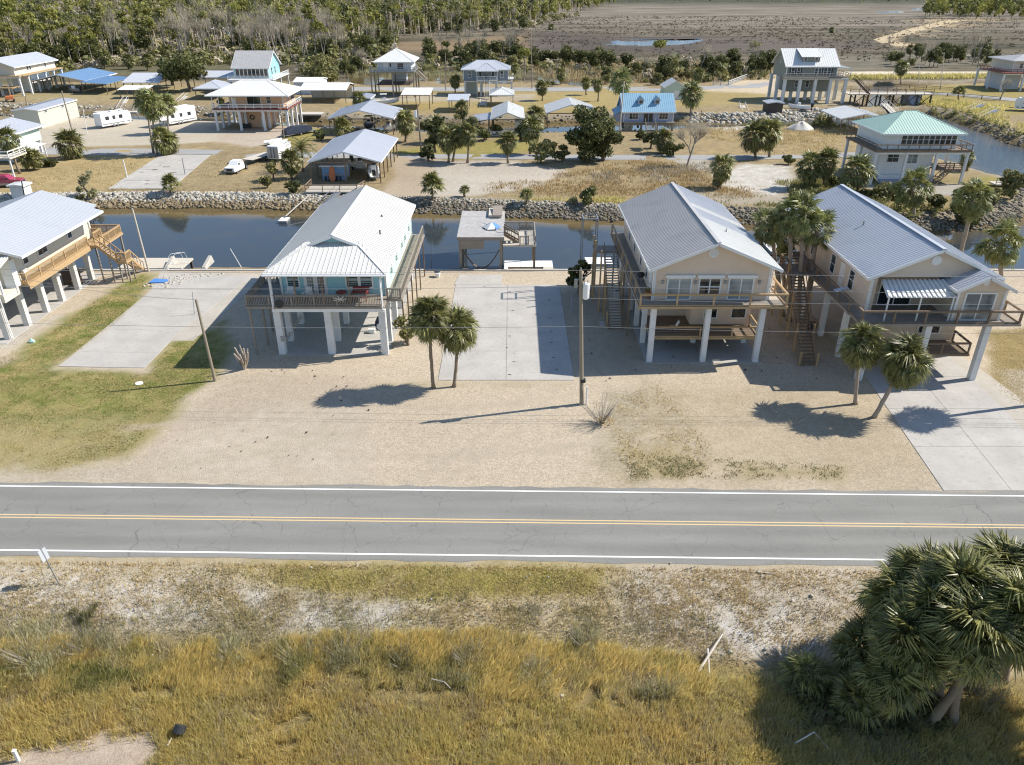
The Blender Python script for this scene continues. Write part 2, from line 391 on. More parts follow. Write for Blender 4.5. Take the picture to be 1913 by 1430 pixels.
# ================================================================ GROUND, WATER, ROADS
def PX(*pts): return [tuple(G(*p)[:2]) for p in pts]
east = PX((1705, 195), (1775, 203), (1806, 214), (1850, 232), (1885, 240), (1913, 256))
WATER = [
    [(-300, 84.3), (300, 84.3), (300, 108), (150, 116), (128, 136)] + east[::-1] +
    [(88, 205), (84, 186), (79, 170), (81, 150), (84, 132), (82, 122), (77, 115), (68, 110), (57, 108), (40, 110.5), (24, 112.5),
     (11.6, 114), (-5, 116.5), (-21.5, 118.5), (-55, 120), (-80, 119), (-300, 122)],
    [(-300, 204), (-115, 196), (-90, 192), (-75, 190), (-60, 186.5), (-43, 180.5), (-8, 172.5), (30, 177), (55, 183), (82, 184), (92, 190), (94, 205),
     (80, 206), (58, 199), (30, 201), (-8, 195), (-47, 200), (-70, 208), (-98, 215), (-300, 230)],
    PX((1590, 200), (1700, 197), (1668, 164), (1700, 159), (1862, 154), (1862, 148), (1640, 151), (1596, 154), (1606, 165)),
]
PONDS = [
    PX((645, 139), (700, 134), (760, 141), (870, 141), (960, 149), (960, 156), (880, 156), (760, 158), (690, 160), (648, 152)),
    PX((1000, 137), (1060, 139), (1130, 137), (1140, 152), (1100, 161), (1040, 158), (1000, 150)),
    PX((1128, 79), (1150, 75), (1230, 73), (1286, 76), (1312, 72), (1320, 74), (1296, 80), (1262, 85), (1185, 86), (1140, 84)),
    PX((1640, 23), (1688, 21), (1690, 24), (1650, 25)), PX((1700, 18), (1722, 16), (1724, 20), (1704, 21)),
]
def axis(a, segs):
    out = [a]
    for end, st in segs:
        n = max(1, round((end - out[-1]) / st)); out += list(np.linspace(out[-1], end, n + 1)[1:])
    return np.array(out)
gx = axis(-900, [(-300, 60), (-150, 6), (-60, 2.2), (-36, .9), (36, .5), (60, .9), (150, 2.2), (300, 6), (1200, 60)])
gy = axis(8, [(20, 1.2), (34.5, .3), (60, .42), (84, .55), (86, .22), (105, .9), (125, .6), (200, 1.3), (310, 3), (480, 6), (1000, 40), (3000, 250)])
X, Y = np.meshgrid(gx, gy)
WN = (fbm(X, Y, 7, 3) - .5)
dW = np.full(X.shape, -1e9)
for i, pl in enumerate(WATER):
    d = sdf(X, Y, pl)
    if i < 2: d = np.where(Y < 86.5, d, d + WN * 2.2)
    else: d = d + WN * 3
    dW = np.maximum(dW, d)
sw = np.where(Y < 87.2, .35, np.where(Y < 130, 9.5, 6.5))
bed = -2.9 * np.clip(dW / sw, 0, 1)
Z = np.where(dW > 0, bed, 0.)
fg = 1 - sstep(25.8, 33.3, Y)
Z += -.85 * fg + np.where(Y < 34, (fbm(X, Y, 2.2, 8) - .5) * .35 * sstep(34, 31.5, Y), 0)
Z += np.where((Y > 88) & (dW < 0), (fbm(X, Y, 9, 21) - .5) * .25 * np.clip(-dW / 6, 0, 1), 0)
def ground_z(x, y):
    j = np.clip(np.searchsorted(gx, x) - 1, 0, len(gx) - 2); i = np.clip(np.searchsorted(gy, y) - 1, 0, len(gy) - 2)
    u = (x - gx[j]) / (gx[j + 1] - gx[j]); v = (y - gy[i]) / (gy[i + 1] - gy[i])
    return (Z[i, j] * (1 - u) + Z[i, j + 1] * u) * (1 - v) + (Z[i + 1, j] * (1 - u) + Z[i + 1, j + 1] * u) * v
CA = np.zeros(X.shape + (3,)); CB = np.zeros(X.shape + (3,)); FI = np.zeros(X.shape)
CA[:] = (.325, .25, .14); CB[:] = (.22, .175, .1); FI[:] = .5
JN = fbm(X, Y, 3.2, 40) - .5; JF = fbm(X, Y, 1.0, 60) - .5
def zone(pl, ca, cb, fine=.8, soft=.5, jit=1.5, amount=1.):
    global CA, CB, FI
    d = sdf(X, Y, pl) + JN * jit * 2 + JF * jit
    k = sstep(-soft, soft, d) * amount
    CA = CA * (1 - k[..., None]) + np.array(ca) * k[..., None]; CB = CB * (1 - k[..., None]) + np.array(cb) * k[..., None]
    FI = FI * (1 - k) + fine * k
def band(y0, y1, **k): return [(-2000, y0), (2000, y0), (2000, y1), (-2000, y1)]
GRAV = ((.53, .45, .345), (.385, .32, .235)); SAND = ((.52, .485, .43), (.33, .285, .215)); DRYG = ((.35, .26, .135), (.24, .185, .1))
LAWN = ((.13, .165, .03), (.34, .27, .12)); WHITE = ((.58, .56, .52), (.36, .32, .25)); MARSH = ((.155, .13, .085), (.052, .046, .028))
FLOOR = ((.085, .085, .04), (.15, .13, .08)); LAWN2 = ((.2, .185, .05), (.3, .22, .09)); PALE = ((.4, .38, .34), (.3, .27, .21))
# far country
zone(band(268, 3000), *MARSH, .0, 6, 3); zone(band(560, 1150), (.24, .205, .16), (.11, .094, .07), 0, 120, 20)
zone(band(1100, 3000), (.05, .055, .035), (.08, .08, .05), 0, 20, 10)
zone(PX((960, 60), (1080, 62), (1300, 66), (1640, 78), (1640, 92), (1400, 100), (1130, 100), (940, 90)), (.12, .1, .08), (.075, .062, .05), 0, 14, 6)
zone(PX((930, 110), (1400, 118), (1400, 128), (1130, 135), (930, 130)), (.2, .16, .09), (.12, .1, .06), 0, 4, 3)
zone(PX((1460, 106), (1860, 100), (1900, 118), (1560, 132), (1440, 128)), (.2, .18, .13), (.12, .105, .075), 0, 5, 3)
zone(PX((1640, 76), (1672, 66), (1726, 50), (1790, 37), (1800, 39), (1735, 55), (1690, 68), (1668, 78), (1720, 84), (1722, 89), (1680, 89)), (.42, .33, .2), (.36, .27, .15), .2, 2.5, 1.2)
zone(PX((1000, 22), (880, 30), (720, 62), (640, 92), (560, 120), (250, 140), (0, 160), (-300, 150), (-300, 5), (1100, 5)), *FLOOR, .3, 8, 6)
zone(PX((735, 80), (905, 72), (985, 62), (985, 88), (905, 94), (735, 98)), (.24, .17, .1), (.16, .12, .07), .2, 6, 4)
# north bank road side
zone(PX((640, 168), (1300, 166), (1440, 152), (1440, 190), (1300, 200), (1000, 215), (640, 205)), (.27, .22, .085), (.33, .25, .12), .5, 2, 1)
zone(PX((640, 176), (1000, 176), (1000, 190), (640, 190)), (.38, .33, .25), (.3, .25, .16), .5, 2, 1)
zone(PX((1370, 152), (1446, 132), (1470, 150), (1446, 176), (1300, 170)), (.5, .42, .3), (.42, .34, .24), .6, 2, 1)
zone(PX((1446, 168), (1590, 170), (1600, 196), (1420, 198)), (.4, .34, .25), (.3, .25, .15), .6, 2, 1)
zone(PX((1566, 134), (1865, 134), (1900, 143), (1566, 142)), (.6, .53, .42), (.5, .43, .32), .5, 1.5, .6)
zone(PX((1690, 160), (1905, 156), (1930, 215), (1840, 215), (1780, 196), (1700, 184)), (.25, .215, .07), (.3, .225, .09), .5, 2, 1)
zone(PX((0, 165), (250, 150), (400, 170), (400, 182), (120, 190), (0, 186)), (.33, .27, .15), (.24, .2, .1), .5, 3, 1.5)
# peninsula
zone(PX((-60, 262), (120, 214), (300, 206), (420, 210), (420, 262), (330, 270), (-60, 280)), (.46, .41, .33), (.39, .34, .26), .9, 1, .5)
zone(PX((395, 262), (430, 244), (568, 228), (590, 232), (520, 265), (470, 276)), (.43, .37, .3), (.36, .3, .23), .9, 1, .4)
zone(PX((505, 268), (590, 226), (640, 236), (560, 275)), (.22, .2, .05), (.3, .24, .1), .6, 1, .6)
zone(PX((720, 282), (930, 262), (930, 232), (1000, 245), (1010, 280), (860, 300), (740, 296)), (.2, .19, .045), (.29, .23, .09), .6, 2, 1)
zone(PX((1300, 300), (1640, 290), (1600, 235), (1300, 240)), *DRYG, .5, 2, 1)
zone(PX((1370, 228), (1400, 236), (1390, 245), (1330, 242)), *WHITE, .6, 1, .8)
zone(PX((725, 290), (820, 290), (840, 330), (800, 375), (690, 380), (740, 330)), (.4, .33, .24), (.33, .265, .19), 1, .8, .3)
zone(PX((820, 300), (960, 300), (1060, 320), (1000, 350), (900, 365), (800, 378), (800, 335)), (.46, .42, .36), (.37, .32, .25), .9, 1, .8)
zone(PX((1340, 322), (1400, 306), (1480, 310), (1490, 345), (1450, 365), (1380, 356), (1350, 345)), *WHITE, .7, 1.2, 1.5)
zone(PX((1260, 300), (1330, 296), (1330, 318), (1280, 320)), *PALE, .7, 1, 1)
zone(PX((1280, 360), (1420, 362), (1600, 372), (1700, 392), (1500, 385), (1300, 376)), *PALE, .8, 1.2, 1.6, .6)
zone(PX((1600, 330), (1900, 330), (1900, 400), (1640, 400)), (.2, .17, .075), (.28, .21, .1), .5, 2, 1)
zone(PX((1790, 352), (1830, 330), (1900, 332), (1900, 350), (1800, 362)), (.22, .2, .05), (.28, .22, .08), .5, 1, .6)
zone(PX((1610, 345), (1830, 345), (1800, 366), (1650, 366)), *PALE, .8, 1, .4)
zone(PX((180, 280), (390, 276), (330, 300), (240, 345), (140, 372), (0, 400), (-50, 330)), (.39, .3, .155), (.3, .23, .11), .5, 1.5, 1)
# mud and rubble at the water's edge
def edge(d0, d1, ca, cb, sel, fine=.8):
    global CA, CB, FI
    k = (sstep(d0 - .4, d0 + .4, dW + JN * 1.2) * (1 - sstep(d1 - .4, d1 + .4, dW + JN * 1.2)) * sel)
    CA = CA * (1 - k[..., None]) + np.array(ca) * k[..., None]; CB = CB * (1 - k[..., None]) + np.array(cb) * k[..., None]; FI = FI * (1 - k) + fine * k
edge(-.8, 2.0, (.34, .3, .23), (.2, .16, .1), Y > 90); edge(1.8, 60, (.17, .125, .06), (.1, .075, .035), Y > 90)
# near lots
zone(band(40.2, 84.5), *GRAV, 1, .05, 0)
zone(PX((-200, 740), (0, 684), (60, 640), (112, 606), (180, 556), (262, 512), (284, 516), (262, 566), (228, 602), (100, 690), (272, 695), (318, 640), (345, 632), (420, 600), (428, 660), (404, 706),
        (350, 745), (312, 790), (240, 850), (90, 886), (-200, 880)), *LAWN, .62, .9, .9)
zone(PX((-200, 800), (60, 790), (300, 790), (240, 850), (120, 890), (-200, 890)), (.4, .33, .2), (.25, .215, .08), .62, 3, 2.2, .85)
zone(PX((0, 690), (60, 640), (112, 606), (262, 512), (284, 516), (240, 590), (100, 690), (0, 740)), (.1, .15, .025), (.36, .28, .13), .3, 1.2, .8, .5)
zone(PX((-200, 868), (60, 880), (250, 862), (300, 905), (-200, 905)), (.46, .41, .34), (.33, .27, .18), .8, 1, 1)
zone(PX((0, 620), (60, 606), (112, 590), (20, 650), (0, 652)), *SAND, .8, .5, .6)
zone(PX((250, 860), (330, 790), (440, 700), (690, 700), (690, 910), (220, 905)), (.47, .40, .31), (.37, .305, .225), .9, .6, .5)
zone(PX((330, 830), (500, 760), (690, 740), (690, 905), (300, 905)), (.48, .42, .34), (.42, .36, .275), .5, 2, .8, .7)
zone(PX((1130, 730), (1230, 715), (1300, 790), (1330, 860), (1180, 905), (1120, 860)), (.40, .36, .29), (.2, .17, .09), .75, 1.2, 1.6, .75)
zone(PX((1160, 842), (1250, 830), (1310, 870), (1290, 898), (1190, 890)), (.2, .18, .055), (.36, .28, .15), .6, .7, 1.2)
zone(PX((1380, 868), (1500, 870), (1580, 880), (1560, 896), (1400, 890)), (.25, .22, .075), (.38, .31, .19), .7, .8, 1.2)
zone(PX((1200, 720), (1640, 720), (1740, 905), (1120, 912)), (.42, .35, .25), (.3, .24, .14), .75, 2, 1.5, .55)
zone(PX((1838, 620), (2200, 600), (2200, 930), (1925, 790), (1850, 720)), (.31, .235, .1), (.22, .175, .08), .6, .8, .8)
zone(PX((1870, 690), (1960, 690), (1960, 760), (1900, 760)), *SAND, .8, .8, .8, .7)
for a_, b_ in (((250, 880), (690, 800)), ((300, 870), (690, 776)), ((230, 800), (560, 735)), ((700, 760), (1080, 735)), ((720, 850), (1130, 822)), ((760, 905), (1000, 730)), ((820, 905), (1040, 735))):
    n_ = 8; top_ = []; bot_ = []
    for i in range(n_ + 1):
        u = i / n_; x, y = lerp(a_[0], b_[0], u), lerp(a_[1], b_[1], u) + 12 * math.sin(math.pi * u); top_.append((x, y - 3)); bot_.append((x, y + 4))
    zone(PX(*(top_ + bot_[::-1])), (.34, .285, .21), (.47, .41, .32), .8, .4, .3, .8)
zone(PX((700, 712), (900, 712), (1060, 716), (1060, 724), (700, 724)), (.3, .26, .16), (.42, .36, .25), .8, .5, .8, .6)
zone(PX((980, 560), (1060, 545), (1170, 545), (1210, 700), (1070, 700)), (.3, .26, .2), (.4, .34, .25), .8, 1, 1, .7)
# the verge and the marsh on the camera's side of the road
zone(band(0, 34.6), (.36, .28, .15), (.46, .4, .29), .75, .15, .0)
zone(PX((-100, 1070), (160, 1060), (420, 1085), (560, 1120), (330, 1160), (140, 1165), (-100, 1160)), (.6, .56, .5), (.34, .28, .18), .7, 1, 1)
zone(PX((330, 1095), (760, 1110), (860, 1160), (640, 1190), (380, 1165)), (.52, .48, .42), (.25, .2, .1), .6, 1, 1)
zone(PX((1150, 1055), (1700, 1060), (1640, 1130), (1500, 1235), (1290, 1235), (1170, 1140)), (.54, .49, .42), (.36, .3, .21), .75, .8, 1)
zone(PX((1300, 1140), (1480, 1120), (1470, 1210), (1330, 1215)), (.6, .57, .53), (.36, .31, .24), .6, .8, .9)
zone(PX((480, 1050), (1150, 1056), (1100, 1110), (700, 1110), (500, 1085)), (.25, .22, .075), (.34, .26, .13), .65, .6, .7)
zone(PX((-200, 1160), (2100, 1230), (2100, 1500), (-200, 1500)), (.3, .235, .1), (.17, .135, .06), .6, .8, 1)
zone(PX((20, 1385), (120, 1365), (280, 1345), (300, 1390), (200, 1450), (-60, 1450)), (.46, .38, .3), (.34, .27, .2), .7, .5, .5)
nX, nY = len(gx), len(gy)
V = np.stack([X.ravel(), Y.ravel(), Z.ravel()], 1)
ii = np.arange(nX * nY).reshape(nY, nX)
F = np.stack([ii[:-1, :-1].ravel(), ii[:-1, 1:].ravel(), ii[1:, 1:].ravel(), ii[1:, :-1].ravel()], 1)
gm = big_mesh('ground', V, F, 'ground', mesh_only=True)
gm.polygons.foreach_set('use_smooth', np.ones(len(F), bool))
for nm, arr in (('ca', CA), ('cb', CB)):
    a = gm.attributes.new(nm, 'FLOAT_COLOR', 'POINT')
    a.data.foreach_set('color', np.concatenate([arr.reshape(-1, 3), np.ones((nX * nY, 1))], 1).astype(np.float32).ravel())
a = gm.attributes.new('fine', 'FLOAT', 'POINT'); a.data.foreach_set('value', FI.ravel().astype(np.float32))
link('ground', gm, 'ground', kind='structure')
# water: one sheet, its own grid, shallow = nearness to a bank
wx = axis(-300, [(-130, 8), (130, 1.1), (400, 8)]); wy = axis(84.9, [(130, .9), (240, 1.6), (330, 4)])
WX, WY = np.meshgrid(wx, wy); dd = np.full(WX.shape, -1e9)
for pl in WATER: dd = np.maximum(dd, sdf(WX, WY, pl))
sh = 1 - sstep(5.5, 9.5, dd + (fbm(WX, WY, 5, 9) - .5) * 3)
sh = np.where(WY < 97, 0, sh); sh = np.where((WX > 60) & (WY < 215), sh * .35, sh)
rp = np.where((WX > 62) & (WY > 100), 1.6, .035); 
F = np.arange(WX.size).reshape(WX.shape); F = np.stack([F[:-1, :-1].ravel(), F[:-1, 1:].ravel(), F[1:, 1:].ravel(), F[1:, :-1].ravel()], 1)
wm = big_mesh('water', np.stack([WX.ravel(), WY.ravel(), np.full(WX.size, -1.5)], 1), F, 'water', mesh_only=True)
for nm, arr in (('shallow', sh), ('ripple', rp)):
    a = wm.attributes.new(nm, 'FLOAT', 'POINT'); a.data.foreach_set('value', arr.ravel().astype(np.float32))
link('water', wm, 'water', kind='structure')
for i, pl in enumerate(PONDS):
    P = []
    for a, b in zip(pl, pl[1:] + pl[:1]):
        for k in range(7):
            u = k / 7; x, y = lerp(a[0], b[0], u), lerp(a[1], b[1], u); j = (vnoise(np.array([x]), np.array([y]), 5., 77)[0] - .5) * (10 if y > 380 else 4); P.append((x + j, y + j * (.5 if y > 380 else 1), .03))
    o = MB().add(P, [tuple(range(len(P)))]).build('pond', 'water' if i < 2 else 'pond_water', None, 'structure')
    for nm, v in (('shallow', .85 if i < 2 else .0), ('ripple', .15 if i < 2 else 2.5)): o.data.attributes.new(nm, 'FLOAT', 'POINT').data.foreach_set('value', [v] * len(P))
# the county road: asphalt, edge lines, double centre line
def ry(x, off): return off - .0165 * x
def strip(name, mat, y0, y1, z, xa=-120, xb=120, parent=None, kind='structure'):
    return MB().add([(xa, ry(xa, y0), z), (xb, ry(xb, y0), z), (xb, ry(xb, y1), z), (xa, ry(xa, y1), z)], [(0, 1, 2, 3)]).build(name, mat, parent, kind)
m = MB(); n = 240; xs = np.linspace(-120, 120, n + 1)
e0 = 34.2 + (vnoise(xs, xs * 0, 1.5, 5) - .5) * .25; e1 = 41.55 + (vnoise(xs, xs * 0, 1.2, 6) - .5) * .25
m.add([(x, ry(x, a), .012) for x, a in zip(xs, e0)] + [(x, ry(x, a), .012) for x, a in zip(xs, e1)], [(i, i + 1, n + 2 + i, n + 1 + i) for i in range(n)])
road = m.build('road', 'asphalt', None, 'structure')
ORG['road'] = (0, 0, 0)
strip('edge_line', 'line_white', 34.64, 34.77, .018, parent=road, kind=None); strip('edge_line', 'line_white', 41.03, 41.15, .018, parent=road, kind=None)
strip('centre_line', 'line_yellow', 37.73, 37.83, .018, parent=road, kind=None); strip('centre_line', 'line_yellow', 38.0, 38.1, .018, parent=road, kind=None)
def pave(name, mat, px, z=.03, kind='structure', t=.12, label=None):
    m = MB().slab([(*G(*p)[:2], z) for p in px], t); return m.build(name, mat, None, kind)
def paved_slabs(name, mat, x0, x1, y0, y1, nx, ny, skew=0., z=.045, gap=.03, uneven=.0):
    """concrete poured in bays: every bay is a slab of its own"""
    root = None
    base = MB().box(x0 + .02, x1 - .02, y0 + .02, y1 - .02, -.12, .01).build(name, 'concrete_tan', None, 'structure'); ORG[base.name] = (0, 0, 0)
    for i in range(nx):
        for j in range(ny):
            a, b = x0 + (x1 - x0) * i / nx, x0 + (x1 - x0) * (i + 1) / nx; c, d = y0 + (y1 - y0) * j / ny, y0 + (y1 - y0) * (j + 1) / ny
            h = z + random.uniform(-uneven, uneven)
            MB().box(a + gap / 2, b - gap / 2, c + gap / 2, d - gap / 2, -.1, h).build('slab', mat, base)
    return base
L_ = [(1722, 88), (1690, 86), (1662, 80), (1650, 75), (1668, 69), (1700, 59), (1735, 50), (1768, 42), (1792, 37.5)]; n_ = len(L_); m = MB()
P = [G(*q) for q in L_]; W_ = [4, 5, 5, 5, 5, 5.5, 6, 7, 8]; V_ = []
for i, p in enumerate(P): d = (P[min(i + 1, n_ - 1)] - P[max(i - 1, 0)]).normalized(); s_ = Vector((-d.y, d.x, 0)) * W_[i]; V_ += [tuple(p - s_ + Vector((0, 0, .06))), tuple(p + s_ + Vector((0, 0, .06)))]
m.add(V_, [(2 * i, 2 * i + 1, 2 * i + 3, 2 * i + 2) for i in range(n_ - 1)]); paint('track_sand', (.42, .33, .2), .95, var=.3, scale=.05, fine=.1); m.build('dirt_track', 'track_sand', None, 'structure')
pave('street', 'street_asphalt', [(-200, 268), (80, 276), (340, 279), (660, 287), (1150, 290), (1440, 290), (1640, 284), (1640, 292), (1400, 299), (1150, 299), (660, 296), (330, 292), (80, 289), (-200, 282)], .02)
pave('street', 'street_asphalt', [(590, 163), (1000, 164), (1250, 163), (1420, 156), (1452, 148), (1452, 154), (1420, 164), (1250, 170), (1000, 171), (590, 170)], .02)
pave('street', 'street_asphalt', [(1690, 171), (1780, 174), (1920, 186), (1920, 192), (1780, 179), (1690, 175)], .03)
# concrete aprons of the near lots
x0, x1 = -39.6, -31.95
base = MB().slab([(*G(*p)[:2], .012) for p in [(109, 685), (271, 688), (320, 637), (362, 637), (497, 514), (300, 507), (282, 543)]], .12).build('driveway', 'concrete_tan', None, 'structure')
ORG[base.name] = (0, 0, 0)
L_ = [(109, 685), (151, 658), (205, 616), (250, 574), (283, 543)]; M_ = [(190, 687), (211, 659), (258, 616), (306, 575), (345, 543)]
R_ = [(271, 688), (298, 660), (330, 624), (384, 584), (436, 543)]
for a, b in ((L_, M_), (M_, R_)):
    for i in range(4):
        q = [Vector((*G(*p)[:2], 0)) for p in (a[i], b[i], b[i + 1], a[i + 1])]; c = sum(q, Vector()) / 4
        MB().slab([tuple(c + (p - c) * .996 + Vector((0, 0, .03 + random.uniform(0, .012)))) for p in q], .1).build('slab', 'concrete', base)
q = [Vector((*G(*p)[:2], .03)) for p in ((283, 542), (436, 542), (470, 518), (300, 512))]
MB().slab(q, .1).build('slab', 'concrete', base)
paved_slabs('boathouse_apron', 'concrete', -6.25, 5.25, 56.8, 79.4, 2, 4)
pave('apron_neck', 'concrete_old', [(849, 533), (938, 533), (938, 514), (858, 514)], .05)
pave('apron_patch', 'concrete_old', [(947, 622), (1031, 621), (1028, 590), (949, 590)], .052)
paved_slabs('carport_slab', 'concrete', -21.2, -11.1, 61.6, 83.2, 2, 4)
paved_slabs('carport_slab', 'concrete_old', 11.8, 22., 60., 80.5, 2, 4)
paved_slabs('carport_slab', 'concrete', -56.5, -46.9, 64, 83.2, 2, 4)
base = MB().slab([(*G(*p)[:2], .012) for p in [(1766, 918), (2050, 918), (1900, 740), (1790, 660), (1610, 660), (1612, 690)]], .12).build('driveway', 'concrete_tan', None, 'structure')
ORG[base.name] = (0, 0, 0)
ys = [41.1, 46.5, 52, 57.4, 63, 70, 78]
for i in range(6):
    for a, b in ((0, .5), (.5, 1)):
        def xx(y, f): return lerp(lerp(28.6, 30.3, (y - 41) / 18) if y < 59 else 30.3, 39.2 if y > 56 else lerp(37.6, 39.2, (y - 41) / 15), f)
        q = [(xx(ys[i], a) + .015, ys[i] + .015, .035), (xx(ys[i], b) - .015, ys[i] + .015, .035), (xx(ys[i + 1], b) - .015, ys[i + 1] - .015, .035), (xx(ys[i + 1], a) + .015, ys[i + 1] - .015, .035)]
        MB().slab(q, .1).build('slab', 'concrete', base)
# old house slab across the canal, broken, in bays
base = MB().slab([(*G(*p)[:2], .02) for p in [(200, 354), (318, 354), (396, 289), (300, 290)]], .5).build('old_house_slab', 'concrete_old', None, 'structure')
ORG[base.name] = (0, 0, 0)
L_ = [G(201, 354), G(232, 338), G(262, 318), G(300, 291)]; R_ = [G(318, 354), G(338, 338), G(362, 318), G(395, 290)]
for i in range(3):
    for f0, f1 in ((0, .33), (.33, .66), (.66, 1)):
        q = [L_[i].lerp(R_[i], f0), L_[i].lerp(R_[i], f1), L_[i + 1].lerp(R_[i + 1], f1), L_[i + 1].lerp(R_[i + 1], f0)]; c = sum(q, Vector()) / 4
        MB().slab([tuple(c + (p - c) * .99 + Vector((0, 0, .07 + random.uniform(0, .05)))) for p in q], .12).build('slab', 'concrete_old', base)
# seawall along the near bank
sw_ = thing('seawall', 'low concrete seawall capping the near bank of the canal', 'seawall', (0, 84.2, 0))
for i in range(-24, 24):
    MB().box(i * 4 + .015, i * 4 + 3.985, 84.0, 84.42, -2.6, .1 + random.uniform(-.02, .02)).build('wall_panel', 'concrete_old', sw_)
# ================================================================ VEGETATION BUILDERS
def rotm(az, el, roll=0): return Matrix.Rotation(az, 3, 'Z') @ Matrix.Rotation(-el, 3, 'Y') @ Matrix.Rotation(roll, 3, 'X')
def frond_geo(nl=26, lp=1.05, lb=1.0, droop=.45, seed=0, wide=.085, spread=112):
    """fan palm leaf: petiole along +X, leaflets radiating from its end, tips hanging"""
    rn = random.Random(seed); m = MB()
    P = [Vector((lp * t, 0, -.10 * lp * t * t)) for t in (0, .5, 1)]
    m.tube(P, [.03, .022, .014], 3, False); hub = P[-1]
    for i in range(nl):
        a = R(lerp(-spread, spread, i / (nl - 1)) + rn.uniform(-3, 3)); L = lb * (.72 + .32 * math.cos(a * .75)) * rn.uniform(.88, 1.08)
        d = Vector((math.cos(a), math.sin(a), 0)); lift = .34 * abs(math.sin(a)) * rn.uniform(.7, 1.2) - .05; side = Vector((-d.y, d.x, 0)) * wide * .5 * L
        b = hub + d * .04; mid = hub + d * L * .55 + Vector((0, 0, lift * L - droop * .10 * L)); tip = hub + d * L * .95 + Vector((rn.uniform(-.05, .05), rn.uniform(-.05, .05), lift * L * .6 - droop * L * rn.uniform(.3, 1.3)))
        fold = Vector((0, 0, .02 * L))
        m.add([b, mid - side - fold, mid + side - fold, mid + fold, tip], [(0, 1, 3), (0, 3, 2), (1, 4, 3), (3, 4, 2)])
    return m
def frond_mesh(name, mat, **kw):
    g = frond_geo(**kw); me = bpy.data.meshes.new(name); me.from_pydata([tuple(v) for v in g.v], [], g.f); set_rnd(me, kw.get('seed', 0)); me.materials.append(MATS[mat]); return me
FR_SABAL = [frond_mesh('frond', 'palm_green', seed=i, droop=.35 + .18 * i, nl=28, lp=.92, lb=1.1, wide=.1, spread=96) for i in range(4)]
FR_FAN = [frond_mesh('frond', 'palm_fan', seed=20 + i, droop=.35 + .1 * i, nl=24, lp=1.15, lb=1.0, spread=95, wide=.12) for i in range(4)]
FR_DEAD = [frond_mesh('frond', 'palm_dead', seed=40 + i, droop=.9, nl=18, lp=.8, lb=.9) for i in range(2)]
def trunk_mb(base, top, r0, r1, n=9, seed=0, curve=.15, seg=9):
    rn = random.Random(seed); b, t = Vector(base), Vector(top); pts = []; rad = []
    off = Vector((rn.uniform(-1, 1), rn.uniform(-1, 1), 0)) * curve
    for i in range(seg + 1):
        u = i / seg; pts.append(b.lerp(t, u) + off * math.sin(math.pi * u) + Vector((rn.uniform(-.02, .02), rn.uniform(-.02, .02), 0)) * (0 < i < seg))
        rad.append(lerp(r0, r1, u) * rn.uniform(.93, 1.07) * (1.35 if i == 0 else 1))
    return MB().tube(pts, rad, n)
def palm(label, base, top, size, n=46, kind='sabal', tr=.17, group=None, seed=0, dead=6, low=-62, name='palm_tree', pale=False):
    """a palm one can see leaf by leaf: trunk and every frond a part"""
    rn = random.Random(seed); base, top = Vector(base), Vector(top)
    t = thing(name, label, 'palm', base, 0, group)
    if (top - base).length > .8:
        trunk_mb(base, top, tr * 1.15, tr * .95, seed=seed, curve=.12, seg=14, n=10).build('trunk', 'palm_trunk_pale' if pale else 'palm_trunk', t, smooth=True)
        hb = MB()      # old leaf bases under the crown
        for i in range(26):
            a = rn.uniform(0, 6.28); z = -rn.uniform(.05, 1.0); d = Vector((math.cos(a), math.sin(a), 0)); p = top + Vector((0, 0, z)) + d * tr * .8
            hb.beam(p, p + d * .16 + Vector((0, 0, .24)), .07, .03)
        hb.build('leaf_bases', 'palm_dead' if kind == 'fan' else 'palm_trunk', t)
    F = FR_FAN if kind == 'fan' else FR_SABAL; ga = 2.39996
    for i in range(n):
        u = i / (n - 1); el = R(lerp(80, low, u ** .9) + rn.uniform(-16, 16)); az = i * ga + rn.uniform(-.4, .4)
        o = bpy.data.objects.new('frond', F[rn.randrange(4)]); COL.objects.link(o); o.parent = t
        o.location = top - base + Vector((0, 0, .12 - .3 * u)); o.rotation_euler = rotm(az, el, rn.uniform(-.95, .95)).to_euler(); o.scale = (size * rn.uniform(.72, 1.1),) * 3
    for i in range(dead):
        o = bpy.data.objects.new('frond', FR_DEAD[i % 2]); COL.objects.link(o); o.parent = t; o['label'] = 'dry brown hanging frond'
        o.location = top - base + Vector((0, 0, -.35)); o.rotation_euler = rotm(rn.uniform(0, 6.28), R(rn.uniform(-86, -62)), rn.uniform(-.4, .4)).to_euler(); o.scale = (size * rn.uniform(.7, .9),) * 3
    return t
def crown_mesh(name, mat, n, nl, kind, seed, low=-60, dead=0):
    rn = random.Random(seed); V = []; Fc = []
    for i in range(n):
        g = frond_geo(nl=nl, seed=seed * 100 + i, droop=.55, lp=1.0, lb=1.05, wide=.19, spread=100)
        u = i / (n - 1); Rm = rotm(i * 2.39996 + rn.uniform(-.25, .25), R(lerp(85, low, u ** .9) + rn.uniform(-9, 9)), rn.uniform(-.4, .4)); s = rn.uniform(.82, 1.08)
        k = len(V); V += [tuple(Rm @ v * s + Vector((0, 0, .1 - .25 * u))) for v in map(Vector, g.v)]; Fc += [tuple(a + k for a in f) for f in g.f]
    me = bpy.data.meshes.new(name); me.from_pydata(V, [], Fc); set_rnd(me, seed); me.materials.append(MATS[mat]); return me
CROWN = {'sabal': [crown_mesh('crown', 'palm_green', 44, 13, 'sabal', 3 + i, -68) for i in range(3)],
         'fan': [crown_mesh('crown', 'palm_fan', 38, 13, 'fan', 13 + i, -55) for i in range(3)],
         'low': [crown_mesh('crown', 'palm_green', 34, 13, 'low', 23 + i, -5) for i in range(2)]}
